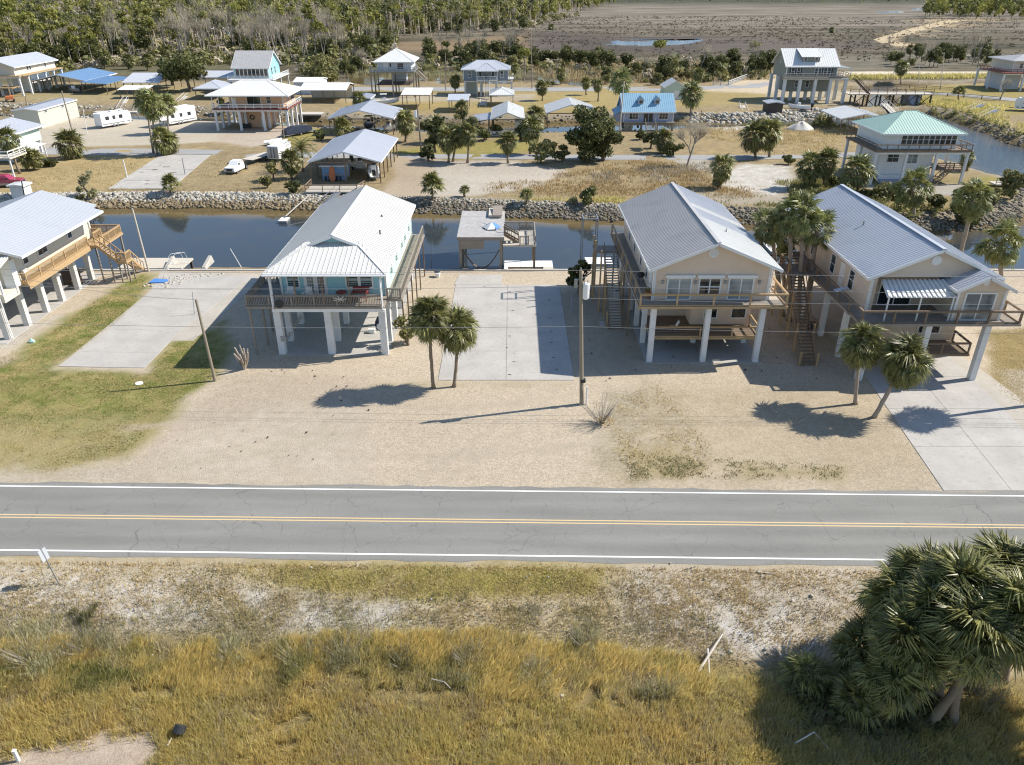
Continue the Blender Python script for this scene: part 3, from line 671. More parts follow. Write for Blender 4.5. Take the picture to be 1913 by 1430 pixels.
SKIRT = crown_mesh('skirt', 'palm_dead', 20, 9, 'sabal', 77, -84)
def pinnate_mesh():
    rn = random.Random(4); m = MB()
    for i in range(34):
        el = R(lerp(80, -25, i / 33)); az = i * 2.4; L = rn.uniform(1.7, 2.1); pts = []
        for k in range(7):
            u = k / 6; e = el - u * u * R(75); p = Vector((0, 0, 0)) if not pts else pts[-1] + (rotm(az, e) @ Vector((L / 6, 0, 0))); pts.append(p)
        m.tube(pts, [.02] * 7, 3, False)
        for k in range(1, 7):
            for s in (-1, 1):
                for h in (0, .5):
                    p = pts[k - 1].lerp(pts[k], h); d = (pts[k] - pts[k - 1]).normalized(); sd = d.cross(Vector((0, 0, 1))).normalized() * s
                    q = p + sd * .36 + d * .22 - Vector((0, 0, .1)); m.add([p, p + d * .07, q], [(0, 1, 2)])
    me = bpy.data.meshes.new('crown'); me.from_pydata([tuple(v) for v in m.v], [], m.f); set_rnd(me, 4); me.materials.append(MATS['palm_green']); return me
CROWN['date'] = [pinnate_mesh()]
def far_palm(label, bpx, cpx, r_px, kind='sabal', group=None, seed=0, skirt=True, tr=.17, basez=0, name='palm_tree'):
    base = G(*bpx, basez); base.z = float(ground_z(base.x, base.y)) if basez == 0 else basez
    top = HY(*cpx, base.y); r = r_px * MPP(base.y, top.z) / 1.75
    if top.z < base.z + .4: top.z = base.z + .4
    t = thing(name, label, 'palm', base, 0, group)
    trunk_mb(base, top, tr * 1.2, tr, n=7, seed=seed, seg=5).build('trunk', 'palm_trunk_pale' if kind == 'fan' else 'palm_trunk', t, smooth=True)
    C = CROWN[kind]; o = bpy.data.objects.new('crown', C[seed % len(C)]); COL.objects.link(o); o.parent = t
    o.location = top - base; o.rotation_euler = (0, 0, seed * 1.7); o.scale = (r,) * 3
    if skirt and kind != 'low' and top.z - base.z > 2:
        o = bpy.data.objects.new('skirt', SKIRT); COL.objects.link(o); o.parent = t; o['label'] = 'skirt of dead brown fronds'
        o.location = top - base - Vector((0, 0, .1 * r)); o.rotation_euler = (0, 0, seed); o.scale = (r * .8,) * 3
    return t
def leaf_cloud(lobes, n, size, seed=0, flat=.3, shell=.55):
    """n leaf sprays (rhombs) through the outer volume of ellipsoid lobes"""
    rg = np.random.default_rng(seed); L = np.array(lobes, float); vol = (L[:, 3] * L[:, 4] * L[:, 5]) ** (2 / 3); k = rg.choice(len(L), n, p=vol / vol.sum())
    d = rg.normal(size=(n, 3)); d /= np.linalg.norm(d, axis=1)[:, None]; r = shell + (1 - shell) * rg.random(n) ** .6; r *= 1 + rg.normal(size=n) * .09
    P = L[k, :3] + d * r[:, None] * L[k, 3:6]
    nrm = d + rg.normal(size=(n, 3)) * .8; nrm[:, 2] += flat; nrm /= np.linalg.norm(nrm, axis=1)[:, None]
    a = np.cross(nrm, rg.normal(size=(n, 3))); a /= np.linalg.norm(a, axis=1)[:, None]; b = np.cross(nrm, a)
    s = size * (.55 + .9 * rg.random(n))[:, None]; a = a * s; b = b * s * .55
    V = np.stack([P - a, P - b, P + a, P + b], 1).reshape(-1, 3); F = np.arange(4 * n).reshape(n, 4)
    return V, F, rg.random(n)
def cloud_mesh(name, mat, *a, **k):
    V, F, r = leaf_cloud(*a, **k); me = big_mesh(name, V, F, mat, r, mesh_only=True); me.materials.append(MATS[mat]); return me
def limb_tree(seed, h, r, spread=.5, depth=4, n=3, twigs=True, thin=.62, minr=.012):
    """bare branching skeleton as one tube mesh"""
    rn = random.Random(seed); m = MB(); ends = []
    def grow(p, d, L, r, k):
        q = p + d * L * .5 + Vector((rn.uniform(-1, 1), rn.uniform(-1, 1), 0)) * L * .06; e = q + (d + Vector((rn.uniform(-1, 1), rn.uniform(-1, 1), rn.uniform(-.3, .6))) * .2).normalized() * L * .5
        m.tube([p, q, e], [r, r * .85, r * .68], 5 if k > 2 else 3, False)
        if k == 0: ends.append(e); return
        for i in range(rn.choice((2, 3, n))):
            a = rn.uniform(0, 6.28); dd = (d + Vector((math.cos(a), math.sin(a), rn.uniform(-.1, .5))) * spread * rn.uniform(.6, 1.3)).normalized()
            grow(q.lerp(e, rn.uniform(.3, 1)), dd, L * rn.uniform(.55, .8), max(minr, r * thin), k - 1)
    grow(Vector((0, 0, 0)), Vector((rn.uniform(-.1, .1), rn.uniform(-.1, .1), 1)).normalized(), h, r, depth)
    return m, ends
def lobes_for(seed, n, R_, H0, H1, flat=.6):
    rn = random.Random(seed); out = []
    for i in range(n):
        a = rn.uniform(0, 6.28); d = rn.uniform(.1, .75) * R_; z = rn.uniform(H0, H1); s = rn.uniform(.32, .55) * R_
        out.append((d * math.cos(a), d * math.sin(a), z, s, s, s * flat))
    return out
def tree_proto(name, label, cat, loc, lobes, nleaf, size, mat, h, r, group, seed=0, bark='bark', spread=.45, depth=3, shell=.5):
    t = thing(name, label, cat, loc, random.Random(seed).uniform(0, 6), group, local=True)
    m, e = limb_tree(seed, h, r, spread, depth); m.build('trunk', bark, t)
    link('crown', cloud_mesh('crown', mat, lobes, nleaf, size, seed=seed, shell=shell), None, t)
    return t
def scatter_blades(name, P, h, w, lean, mat, seed=0, kind='stuff', mesh_only=False):
    """one bent blade per point: two triangles"""
    rg = np.random.default_rng(seed); n = len(P); a = rg.random(n) * 2 * np.pi; W = np.stack([np.cos(a), np.sin(a), np.zeros(n)], 1) * (w * (.6 + .8 * rg.random(n)))[:, None] / 2
    hh = h * (.55 + .9 * rg.random(n)); la = rg.normal(size=(n, 2)) * .28 + np.array(lean); T = np.stack([la[:, 0] * hh, la[:, 1] * hh, hh * .92], 1)
    Mi = P + T * np.array([.38, .38, .55]); V = np.stack([P - W, P + W, Mi + W * .7, Mi - W * .7, P + T], 1).reshape(-1, 3); k = np.arange(n)[:, None] * 5
    F = np.concatenate([k + np.array([[0, 1, 2]]), k + np.array([[0, 2, 3]]), k + np.array([[3, 2, 4]])], 0)
    r = rg.random(n); r = np.concatenate([r, r, np.clip(r + .15, 0, 1)])
    return big_mesh(name, V, F, mat, r, kind=kind)
ICO = None
def rocks(name, P, S, mat, seed=0, parent=None, kind='stuff', flat=.7):
    global ICO
    if ICO is None:
        import bmesh
        b = bmesh.new(); bmesh.ops.create_icosphere(b, subdivisions=1, radius=1); ICO = (np.array([v.co[:] for v in b.verts]), np.array([[v.index for v in f.verts] for f in b.faces])); b.free()
    rg = np.random.default_rng(seed); n = len(P); v0, f0 = ICO
    D = rg.normal(size=(n, len(v0), 3)) * .16 + v0[None]; q = rg.normal(size=(n, 3)); q[:, 2] *= .6; sc = np.stack([.7 + .7 * rg.random(n), .6 + .5 * rg.random(n), flat * (.6 + .5 * rg.random(n))], 1)
    D = D * sc[:, None]; a = rg.random(n) * 6.28; t = rg.normal(size=n) * .4
    ca, sa = np.cos(a)[:, None], np.sin(a)[:, None]; ct, st = np.cos(t)[:, None], np.sin(t)[:, None]
    x, y, z = D[..., 0], D[..., 1], D[..., 2]; y, z = y * ct - z * st, y * st + z * ct; x, y = x * ca - y * sa, x * sa + y * ca
    V = (np.stack([x, y, z], -1) * np.asarray(S)[:, None, None] + np.asarray(P)[:, None]).reshape(-1, 3)
    F = (f0[None] + (np.arange(n) * len(v0))[:, None, None]).reshape(-1, 3)
    return big_mesh(name, V, F, mat, kind=kind, parent=parent)
def pts_in(poly, n, seed=0):
    rg = np.random.default_rng(seed); P = np.array(poly)[:, :2]; lo, hi = P.min(0), P.max(0); out = np.zeros((0, 2))
    while len(out) < n:
        q = lo + (hi - lo) * rg.random((n * 2, 2)); q = q[sdf(q[:, 0], q[:, 1], poly) > 0]; out = np.concatenate([out, q])
    return out[:n]
def lift(q, dz=0): return np.concatenate([q, (ground_z(q[:, 0], q[:, 1]) + dz)[:, None]], 1)
# ================================================================ BUILDING KIT
def fbox(m, face, w, u0, u1, z0, z1, d0, d1):
    """box on a wall plane: face f/b/l/r, w its coordinate, d measured outwards"""
    if face == 'f': m.box(u0, u1, w - d1, w - d0, z0, z1)
    elif face == 'b': m.box(u0, u1, w + d0, w + d1, z0, z1)
    elif face == 'r': m.box(w + d0, w + d1, u0, u1, z0, z1)
    else: m.box(w - d1, w - d0, u0, u1, z0, z1)
def window(t, face, w, u0, u1, z0, z1, nx=1, nz=2, fr=.09, frame='white_paint', glass='glass', name='window', bar=.05):
    m = MB(); g = fr
    fbox(m, face, w, u0 - g, u0, z0 - g, z1 + g, -.02, .07); fbox(m, face, w, u1, u1 + g, z0 - g, z1 + g, -.02, .07)
    fbox(m, face, w, u0, u1, z1, z1 + g, -.02, .07); fbox(m, face, w, u0, u1, z0 - g, z0, -.02, .085)
    for i in range(1, nx): c = lerp(u0, u1, i / nx); fbox(m, face, w, c - bar / 2, c + bar / 2, z0, z1, 0, .055)
    for i in range(1, nz): c = lerp(z0, z1, i / nz); fbox(m, face, w, u0, u1, c - bar / 2, c + bar / 2, 0, .05)
    o = m.build(name, frame, t); m = MB(); fbox(m, face, w, u0, u1, z0, z1, .005, .03); m.build('pane', glass, o); return o
def door(t, face, w, u0, u1, z0, z1, mat='white_paint'):
    m = MB(); fbox(m, face, w, u0, u1, z0, z1, 0, .05); o = m.build('door', mat, t)
    m = MB(); fbox(m, face, w, u0 + .12, u0 + .18, z0 + .95, z0 + 1.05, .05, .11); m.build('handle', 'dark_metal', o); return o
def plane_ribs(m, poly, sp, h=.035, wd=.05):
    P = [Vector(p) for p in poly]; n = Vector()
    for i in range(len(P)): n += P[i].cross(P[(i + 1) % len(P)])
    n.normalize(); n = n if n.z > 0 else -n
    u = Vector((0, 0, 1)).cross(n); u = u.normalized() if u.length > 1e-4 else Vector((1, 0, 0)); v = n.cross(u).normalized()
    o = P[0]; Q = [((p - o).dot(u), (p - o).dot(v)) for p in P]; lo, hi = min(q[0] for q in Q), max(q[0] for q in Q)
    k = max(1, int((hi - lo) / sp))
    for i in range(k + 1):
        a = lo + .03 + (hi - lo - .06) * i / k; c = []
        for (x0, y0), (x1, y1) in zip(Q, Q[1:] + Q[:1]):
            if (x0 - a) * (x1 - a) <= 0 and abs(x1 - x0) > 1e-6: c.append(y0 + (y1 - y0) * (a - x0) / (x1 - x0))
        if len(c) >= 2 and max(c) - min(c) > .1:
            p = o + u * a + v * min(c) + n * h * .45; q = o + u * a + v * (max(c) - .01) + n * h * .45; m.beam(p, q, wd, h, up=n)
def roof(t, planes, mat, sp=.4, th=.12, trim='white_paint', rib=True, h=.035, fascia=()):
    """planes = polygons; one slab each under one roof part, ribs joined per plane"""
    root = None
    for i, pl in enumerate(planes):
        o = MB().slab(pl, th).build('roof' if root is None else 'roof_slope', mat, t if root is None else root)
        root = root or o
        if rib:
            m = MB(); plane_ribs(m, pl, sp, h); m.build('roof_ribs', mat, root, 'stuff')
    m = MB()
    for p, q in fascia: m.beam(Vector(p) + Vector((0, 0, -.1)), Vector(q) + Vector((0, 0, -.1)), .05, .24)
    if fascia: m.build('fascia', trim, root)
    return root
def gable(t, x0, x1, y0, y1, ze, zr, ax, mat, wall, over=(.5, .5), sp=.4, ridge=None, rib=True, trim='white_paint', th=.12):
    """x0..y1 = roof outline; ax = axis of the ridge; gable walls closed under it"""
    if ax == 'y':
        xr = ridge if ridge is not None else (x0 + x1) / 2
        pl = [[(x0, y0, ze), (x0, y1, ze), (xr, y1, zr), (xr, y0, zr)], [(x1, y1, ze), (x1, y0, ze), (xr, y0, zr), (xr, y1, zr)]]
        fa = [((x0, y0, ze), (xr, y0, zr)), ((x1, y0, ze), (xr, y0, zr)), ((x0, y0, ze), (x0, y1, ze)), ((x1, y0, ze), (x1, y1, ze)), ((x0, y1, ze), (xr, y1, zr)), ((x1, y1, ze), (xr, y1, zr))]
        tri = [[(x0 + .25, y, ze - .12), (x1 - .25, y, ze - .12), (xr, y, zr - .14)] for y in (y0 + over[0], y1 - over[1])]
    else:
        yr = ridge if ridge is not None else (y0 + y1) / 2
        pl = [[(x0, y0, ze), (x0, yr, zr), (x1, yr, zr), (x1, y0, ze)], [(x0, y1, ze), (x1, y1, ze), (x1, yr, zr), (x0, yr, zr)]]
        fa = [((x0, y0, ze), (x0, yr, zr)), ((x1, y0, ze), (x1, yr, zr)), ((x0, y0, ze), (x1, y0, ze)), ((x0, y1, ze), (x1, y1, ze)), ((x0, y1, ze), (x0, yr, zr)), ((x1, y1, ze), (x1, yr, zr))]
        tri = [[(x, y0 + .25, ze - .12), (x, y1 - .25, ze - .12), (x, yr, zr - .14)] for x in (x0 + over[0], x1 - over[1])]
    r = roof(t, pl, mat, sp, rib=rib, fascia=fa, trim=trim, th=th)
    if wall:
        for tr in tri:
            c = Vector((.06, 0, 0)) if ax == 'x' else Vector((0, .06, 0))
            a = [Vector(p) - c for p in tr]; b = [Vector(p) + c for p in tr]
            MB().add(a + b, [(0, 1, 2), (5, 4, 3), (0, 3, 4, 1), (1, 4, 5, 2), (2, 5, 3, 0)]).build('gable_wall', wall, t)
    return r
def hip(t, x0, x1, y0, y1, ze, zr, mat, sp=.4, rl=None, rib=True, trim='white_paint', ax=None):
    w_, d_ = x1 - x0, y1 - y0; cx, cy = (x0 + x1) / 2, (y0 + y1) / 2
    if ax is None: ax = 'x' if w_ >= d_ else 'y'
    if ax == 'x':
        k = rl / 2 if rl is not None else max(.1, (w_ - d_) / 2); a, b = (cx - k, cy, zr), (cx + k, cy, zr)
        pl = [[(x0, y0, ze), (x1, y0, ze), b, a], [(x1, y1, ze), (x0, y1, ze), a, b], [(x0, y1, ze), (x0, y0, ze), a], [(x1, y0, ze), (x1, y1, ze), b]]
    else:
        k = rl / 2 if rl is not None else max(.1, (d_ - w_) / 2); a, b = (cx, cy - k, zr), (cx, cy + k, zr)
        pl = [[(x0, y1, ze), (x0, y0, ze), a, b], [(x1, y0, ze), (x1, y1, ze), b, a], [(x0, y0, ze), (x1, y0, ze), a], [(x1, y1, ze), (x0, y1, ze), b]]
    fa = [((x0, y0, ze), (x1, y0, ze)), ((x1, y0, ze), (x1, y1, ze)), ((x1, y1, ze), (x0, y1, ze)), ((x0, y1, ze), (x0, y0, ze))]
    r = roof(t, pl, mat, sp, rib=rib, fascia=fa, trim=trim)
    m = MB()
    for p in pl[0][:2] if ax == 'x' else (pl[0][1], pl[1][0]): pass
    for p, q in (((x0, y0, ze), a), ((x1, y0, ze), b if ax == 'x' else a), ((x0, y1, ze), a if ax == 'x' else b), ((x1, y1, ze), b), (a, b)):
        m.beam(Vector(p) + Vector((0, 0, .03)), Vector(q) + Vector((0, 0, .03)), .16, .05)
    m.build('ridge_cap', mat, r)
    return r
def deck(t, x0, x1, y0, y1, z, mat='grey_wood', along='x', bw=.14, th=.2, name='deck', rim=None):
    m = MB(); n = max(1, int(((y1 - y0) if along == 'x' else (x1 - x0)) / bw))
    for i in range(n):
        h = random.uniform(0, .008)
        if along == 'x': a = y0 + (y1 - y0) * i / n; m.box(x0, x1, a + .006, a + (y1 - y0) / n - .006, z - .04, z + h)
        else: a = x0 + (x1 - x0) * i / n; m.box(a + .006, a + (x1 - x0) / n - .006, y0, y1, z - .04, z + h)
    o = m.build(name, mat, t, 'stuff')
    m = MB(); m.box(x0 - .03, x1 + .03, y0 - .05, y0, z - th, z - .003); m.box(x0 - .03, x1 + .03, y1, y1 + .05, z - th, z - .003)
    m.box(x0 - .05, x0, y0, y1, z - th, z - .003); m.box(x1, x1 + .05, y0, y1, z - th, z - .003)
    for i in range(1, int((x1 - x0) / .6)): c = x0 + i * .6; m.box(c - .03, c + .03, y0, y1, z - th, z - .05)
    m.build('deck_frame', rim or mat, t); return o
def rail(t, pts, h=1.0, mat='grey_wood', post=1.6, style='baluster', posts=True, pw=.1, bsp=.13, kit=True, ends=True, cap=.13):
    """railing along points at deck level: posts one by one, balusters or wires joined"""
    P = [Vector(p) for p in pts]; rl = MB(); bl = MB(); pm = MB()
    def post_at(p):
        m = MB().box(p.x - pw / 2, p.x + pw / 2, p.y - pw / 2, p.y + pw / 2, p.z - .2, p.z + h)
        if kit: m.build('rail_post', mat, t)
        else: pm.add(m.v, m.f)
    for a, b in zip(P, P[1:]):
        L = (b - a).length; n = max(1, round(L / post))
        for i in range(n + 1):
            if i == n and b is not P[-1]: continue
            if posts: post_at(a.lerp(b, i / n))
        up = Vector((0, 0, h)); rl.beam(a + up, b + up, cap, .045); rl.beam(a + up * .9, b + up * .9, .045, .08)
        if style == 'baluster':
            rl.beam(a + Vector((0, 0, .1)), b + Vector((0, 0, .1)), .045, .08); k = int(L / bsp)
            for i in range(k):
                c = a.lerp(b, (i + .5) / k); bl.box(c.x - .022, c.x + .022, c.y - .022, c.y + .022, c.z + .08, c.z + h - .08)
        elif style == 'cable':
            for f in (.2, .36, .52, .68, .82): bl.tube([a + up * f, b + up * f], .008, 4, False)
            rl.beam(a + Vector((0, 0, .06)), b + Vector((0, 0, .06)), .04, .1)
        elif style == 'bars':
            for f in (.28, .55): rl.beam(a + up * f, b + up * f, .04, .08)
    rl.build('handrail', mat, t)
    if bl.v: bl.build('balusters' if style == 'baluster' else 'rail_wires', mat if style == 'baluster' else 'wire', t, 'stuff')
    if pm.v: pm.build('rail_posts', mat, t, 'stuff')
def stairs(t, top, bot, wd, mat='grey_wood', side='x', hand=True, tread=None, kit=True):
    a, b = Vector(top), Vector(bot); n = max(3, int((a.z - b.z) / .19)); s = Vector((wd / 2, 0, 0)) if side == 'x' else Vector((0, wd / 2, 0)); m = MB()
    for k in (-1, 1): m.beam(a + s * k, b + s * k, .06, .28)
    if hand:
        for k in (-1, 1):
            up = Vector((0, 0, .95)); m.beam(a + s * k + up, b + s * k + up, .06, .1)
            for i in range(5): p = a.lerp(b, i / 4) + s * k; m.beam(p, p + up, .07, .07)
    o = m.build('staircase', mat, t)
    for i in range(1, n):
        c = a.lerp(b, i / n); x = MB()
        if side == 'x': x.box(c.x - wd / 2 + .03, c.x + wd / 2 - .03, c.y - .14, c.y + .14, c.z - .02, c.z + .025)
        else: x.box(c.x - .14, c.x + .14, c.y - wd / 2 + .03, c.y + wd / 2 - .03, c.z - .02, c.z + .025)
        x.build('tread', tread or mat, o)
    return o
def pier(t, x, y, z0, z1, s=.42, mat='concrete_pier', name='pier'):
    return MB().box(x - s / 2, x + s / 2, y - s / 2, y + s / 2, z0 - .1, z1).build(name, mat, t, bevel=.015)
def post(t, x, y, z0, z1, s=.14, mat='brown_wood', name='post'):
    return MB().box(x - s / 2, x + s / 2, y - s / 2, y + s / 2, z0 - .1, z1).build(name, mat, t)
def lap(t, face, w, u0, u1, z0, z1, mat, sp=.2):
    m = MB(); n = int((z1 - z0) / sp)
    for i in range(n):
        a = z0 + (z1 - z0) * i / n; b = z0 + (z1 - z0) * (i + 1) / n
        if face == 'f': m.add([(u0, w - .035, a), (u1, w - .035, a), (u1, w - .008, b), (u0, w - .008, b), (u0, w, a), (u1, w, a)], [(0, 1, 2, 3), (4, 5, 1, 0)])
        elif face == 'r': m.add([(w + .035, u0, a), (w + .035, u1, a), (w + .008, u1, b), (w + .008, u0, b), (w, u0, a), (w, u1, a)], [(0, 1, 2, 3), (4, 5, 1, 0)])
        else: m.add([(w - .035, u1, a), (w - .035, u0, a), (w - .008, u0, b), (w - .008, u1, b), (w, u1, a), (w, u0, a)], [(0, 1, 2, 3), (4, 5, 1, 0)])
    m.build('siding_boards', mat, t, 'stuff')
def battens(t, face, w, u0, u1, z0, z1, mat, sp=.4):
    m = MB(); n = int((u1 - u0) / sp)
    for i in range(n + 1): u = lerp(u0, u1, i / n); fbox(m, face, w, u - .02, u + .02, z0, z1, 0, .015)
    m.build('siding_battens', mat, t, 'stuff')
def walls(t, x0, x1, y0, y1, z0, z1, mat, name='walls'): return MB().box(x0, x1, y0, y1, z0, z1).build(name, mat, t)
def pavilion(label, x0, x1, y0, y1, ze, zr, kind, mat, cat='boat shed', group='open sheds along the far canals', nx=2, ny=4, name='boat_shed', pmat='brown_wood', ridge=None, z0=0, rib=True, ps=.18, sp=.5):
    t = thing(name, label, cat, ((x0 + x1) / 2, (y0 + y1) / 2, z0), 0, group)
    if kind in 'xy': gable(t, x0, x1, y0, y1, ze, zr, kind, mat, None, sp=sp, ridge=ridge, rib=rib, th=.08)
    elif kind == 'h': hip(t, x0, x1, y0, y1, ze, zr, mat, sp=sp, rib=rib)
    else:  # single slope: zr on the side named
        Z4 = {'l': (zr, ze, ze, zr), 'r': (ze, zr, zr, ze), 'f': (zr, zr, ze, ze), 'b': (ze, ze, zr, zr)}[kind]
        roof(t, [[(x0, y0, Z4[0]), (x1, y0, Z4[1]), (x1, y1, Z4[2]), (x0, y1, Z4[3])]], mat, sp, th=.08, rib=rib)
    if kind == 'y': hh = lambda u: ze if nx < 3 else ze
    i0 = .35
    for i in range(nx):
        for j in range(ny):
            if 0 < i < nx - 1 and 0 < j < ny - 1: continue
            x = lerp(x0 + i0, x1 - i0, i / max(1, nx - 1)); y = lerp(y0 + i0, y1 - i0, j / max(1, ny - 1))
            f = lerp(zr, ze, (x - x0) / (x1 - x0)) if kind == 'l' else lerp(ze, zr, (x - x0) / (x1 - x0)) if kind == 'r' else ze
            if kind == 'y': f = lerp(ze, zr, 1 - abs(x - (x0 + x1) / 2) / ((x1 - x0) / 2))
            post(t, x, y, z0, f - .1, ps, pmat)
    m = MB()
    for y in (y0 + .35, y1 - .35): m.beam((x0 + .2, y, ze - .14), (x1 - .2, y, (ze if kind in 'xyhfb' else zr if kind == 'r' else ze) - .14), .1, .2)
    if kind not in 'lr':
        for x in (x0 + .35, x1 - .35): m.beam((x, y0 + .2, ze - .14), (x, y1 - .2, ze - .14), .1, .2)
    m.build('roof_beams', pmat, t)
    return t
def stilt_house(label, x0, x1, y0, y1, zf, ze, zr, kind, wall, rmat, rlen=None, over=.7, piers=(4, 3), ps=.4, pmat='concrete_pier', decks=(), dmat='grey_wood', wins=(), doors=(), lower=None, lmat=None,
                rail_style='bars', group=None, name='stilt_house', sp=.6, back=None, trim='white_paint', rmat2=None):
    t = thing(name, label, 'house', ((x0 + x1) / 2, (y0 + y1) / 2, 0), 0, group)
    walls(t, x0, x1, y0, y1, zf - .3, ze + .05, wall)
    if kind == 'hip': hip(t, x0 - over, x1 + over, y0 - over, y1 + over, ze, zr, rmat, sp, rlen, trim=trim)
    elif kind: gable(t, x0 - over, x1 + over, y0 - over, y1 + over, ze, zr, kind, rmat, wall, (over, over), sp, trim=trim)
    for x in (x0, x1): MB().box(x - .09, x + .09, y0 - .09, y0 + .09, zf, ze - .02).build('corner_trim', trim, t)
    ex0, ex1, ey0, ey1 = x0, x1, y0, y1
    for d in decks: ex0, ex1, ey0, ey1 = min(ex0, d[0]), max(ex1, d[1]), min(ey0, d[2]), max(ey1, d[3])
    for i in range(piers[0]):
        for j in range(piers[1]):
            pier(t, lerp(ex0 + ps, ex1 - ps, i / max(1, piers[0] - 1)), lerp(ey0 + ps, ey1 - ps, j / max(1, piers[1] - 1)), 0, zf - .25, ps, pmat)
    m = MB()
    for j in range(piers[1]): y = lerp(ey0 + ps, ey1 - ps, j / max(1, piers[1] - 1)); m.box(ex0 + .05, ex1 - .05, y - .12, y + .12, zf - .6, zf - .302)
    m.build('floor_beams', pmat if pmat != 'concrete_pier' else 'white_paint', t)
    for d in decks:
        deck(t, *d[:4], zf, dmat, bw=.3)
        if len(d) > 4: rail(t, d[4], 1.0, d[5] if len(d) > 5 else dmat, 1.8, rail_style, kit=len(d) > 6)
    for f, u0, u1, z0, z1, nx, nz in wins:
        w_ = {'f': y0, 'b': y1, 'l': x0, 'r': x1}[f]; window(t, f, w_, u0, u1, z0, z1, nx, nz)
    for f, u0, u1, z0, z1, mt in doors:
        w_ = {'f': y0, 'b': y1, 'l': x0, 'r': x1}[f]; door(t, f, w_, u0, u1, z0, z1, mt)
    if lower: walls(t, *lower, lmat or wall, 'lower_walls')
    return t
# ================================================================ THE FOUR HOUSES ON THE NEAR LOTS
# ---- teal house
h = thing('stilt_house', 'teal house on white pillars with white metal roof and Dutch gable over the front porch', 'house', (-16, 72, 0), 0, 'houses along the near bank')
X0, X1, XR, YF, YB, ZE, ZR = -21.2, -10.7, -15.95, 61.2, 83.6, 7.85, 9.95
roof(h, [[(X0, YF, ZE), (X0, YB, ZE), (XR, YB, ZR), (XR, 65.4, ZR), (-18.25, 65.4, 9.03)],
         [(X1, YB, ZE), (X1, YF, ZE), (-13.65, 65.4, 9.03), (XR, 65.4, ZR), (XR, YB, ZR)],
         [(X0, YF, ZE), (X1, YF, ZE), (-13.4, 66.0, 9.17), (-18.5, 66.0, 9.17)]], 'roof_white', .42, h=.045,
     fascia=[((X0, YF, ZE), (X1, YF, ZE)), ((X1, YF, ZE), (X1, YB, ZE)), ((X0, YF, ZE), (X0, YB, ZE)), ((X0, YB, ZE), (XR, YB, ZR)), ((X1, YB, ZE), (XR, YB, ZR)),
             ((-18.25, 65.4, 9.03), (XR, 65.4, ZR)), ((-13.65, 65.4, 9.03), (XR, 65.4, ZR))])
m = MB()
for a, b in (((XR, 65.4, ZR + .03), (XR, YB, ZR + .03)), ((X0, YF, ZE + .03), (-18.3, 65.4, 9.06)), ((X1, YF, ZE + .03), (-13.6, 65.4, 9.06))): m.beam(a, b, .22, .05)
m.build('ridge_cap', 'roof_white', h)
MB().add([(-18.2, 65.95, 9.05), (-13.7, 65.95, 9.05), (XR, 65.95, 9.86), (-18.2, 66.1, 9.05), (-13.7, 66.1, 9.05), (XR, 66.1, 9.86)], [(0, 1, 2), (5, 4, 3), (0, 2, 5, 3), (1, 4, 5, 2)]).build('gable_wall', 'teal_wall', h)
m = MB(); m.tube([(X0 - .05, YF - .08, ZE - .12), (X1 + .05, YF - .08, ZE - .12)], .09, 8); m.tube([(X0 + .15, YF, ZE - .15), (-20.75, YF + .1, ZE - .5), (-20.75, YF + .1, 4.6), (-20.95, 61.95, 4.3), (-20.95, 61.95, .1)], .06, 6); m.tube([(X1 - .2, YF, ZE - .15), (-11.3, YF + .1, ZE - .5), (-11.25, YF + .1, 4.6), (-11.15, 61.95, 4.3), (-11.15, 61.95, .1)], .06, 6)
m.build('gutter', 'white_paint', h)
ZF = 4.8; WY0 = 64.1
walls(h, -20.6, -11.3, WY0, 83.0, 4.55, 7.9, 'teal_wall'); MB().box(-11.3, -11.28, WY0 + .1, 82.9, 4.6, 7.85).build('side_wall', 'mint_wall', h)
lap(h, 'f', WY0, -20.4, -11.3, ZF, 7.8, 'teal_wall'); lap(h, 'r', -11.28, WY0, 83., ZF - .2, 7.8, 'mint_wall', .25)
MB().box(-20.9, -11.0, 61.5, 64.1, 7.66, 7.72).build('porch_ceiling', 'white_paint', h)
for x, y in ((-20.6, WY0), (-11.28, WY0), (-11.28, 83)): MB().box(x - .09, x + .09, y - .09, y + .09, 4.6, 7.8).build('corner_trim', 'white_paint', h)
window(h, 'f', WY0, -20.0, -19.05, 5.65, 6.95, 1, 2, .12); window(h, 'f', WY0, -14.75, -13.75, 5.65, 6.95, 1, 2, .12); window(h, 'f', WY0, -13.5, -12.5, 5.65, 6.95, 1, 2, .12)
o = MB().box(-18.55, -16.5, 64.02, 64.09, ZF, 7.1).build('door_frame', 'white_paint', h)
for a in (-18.45, -17.5):
    d = MB().box(a, a + .92, 63.97, 64.03, ZF + .02, 7.0).build('door', 'white_paint', h)
    MB().box(a + .18, a + .74, 63.955, 63.975, ZF + .25, 6.85).build('pane', 'glass_pale', d)
    m = MB()
    for i in range(1, 3): m.box(a + .18 + .187 * i - .012, a + .18 + .187 * i + .012, 63.945, 63.96, ZF + .25, 6.85)
    for i in range(1, 5): m.box(a + .18, a + .74, 63.945, 63.96, ZF + .25 + .32 * i - .012, ZF + .25 + .32 * i + .012)
    m.build('glazing_bars', 'white_paint', d)
for y in (67, 70.5, 74.5, 77, 80.4): window(h, 'r', -11.28, y, y + .95, 5.6, 7.0, 1, 2)
deck(h, -23.2, -11.2, 61.5, WY0, ZF, 'grey_wood', 'x'); deck(h, -23.2, -20.65, WY0 + .06, 67.2, ZF, 'grey_wood', 'x'); deck(h, -11.22, -9.8, 63.2, 82.6, ZF, 'grey_wood', 'y')
MB().box(-20.95, -11.25, 61.55, 61.9, 4.25, 4.55).build('porch_beam', 'white_paint', h)
m = MB()
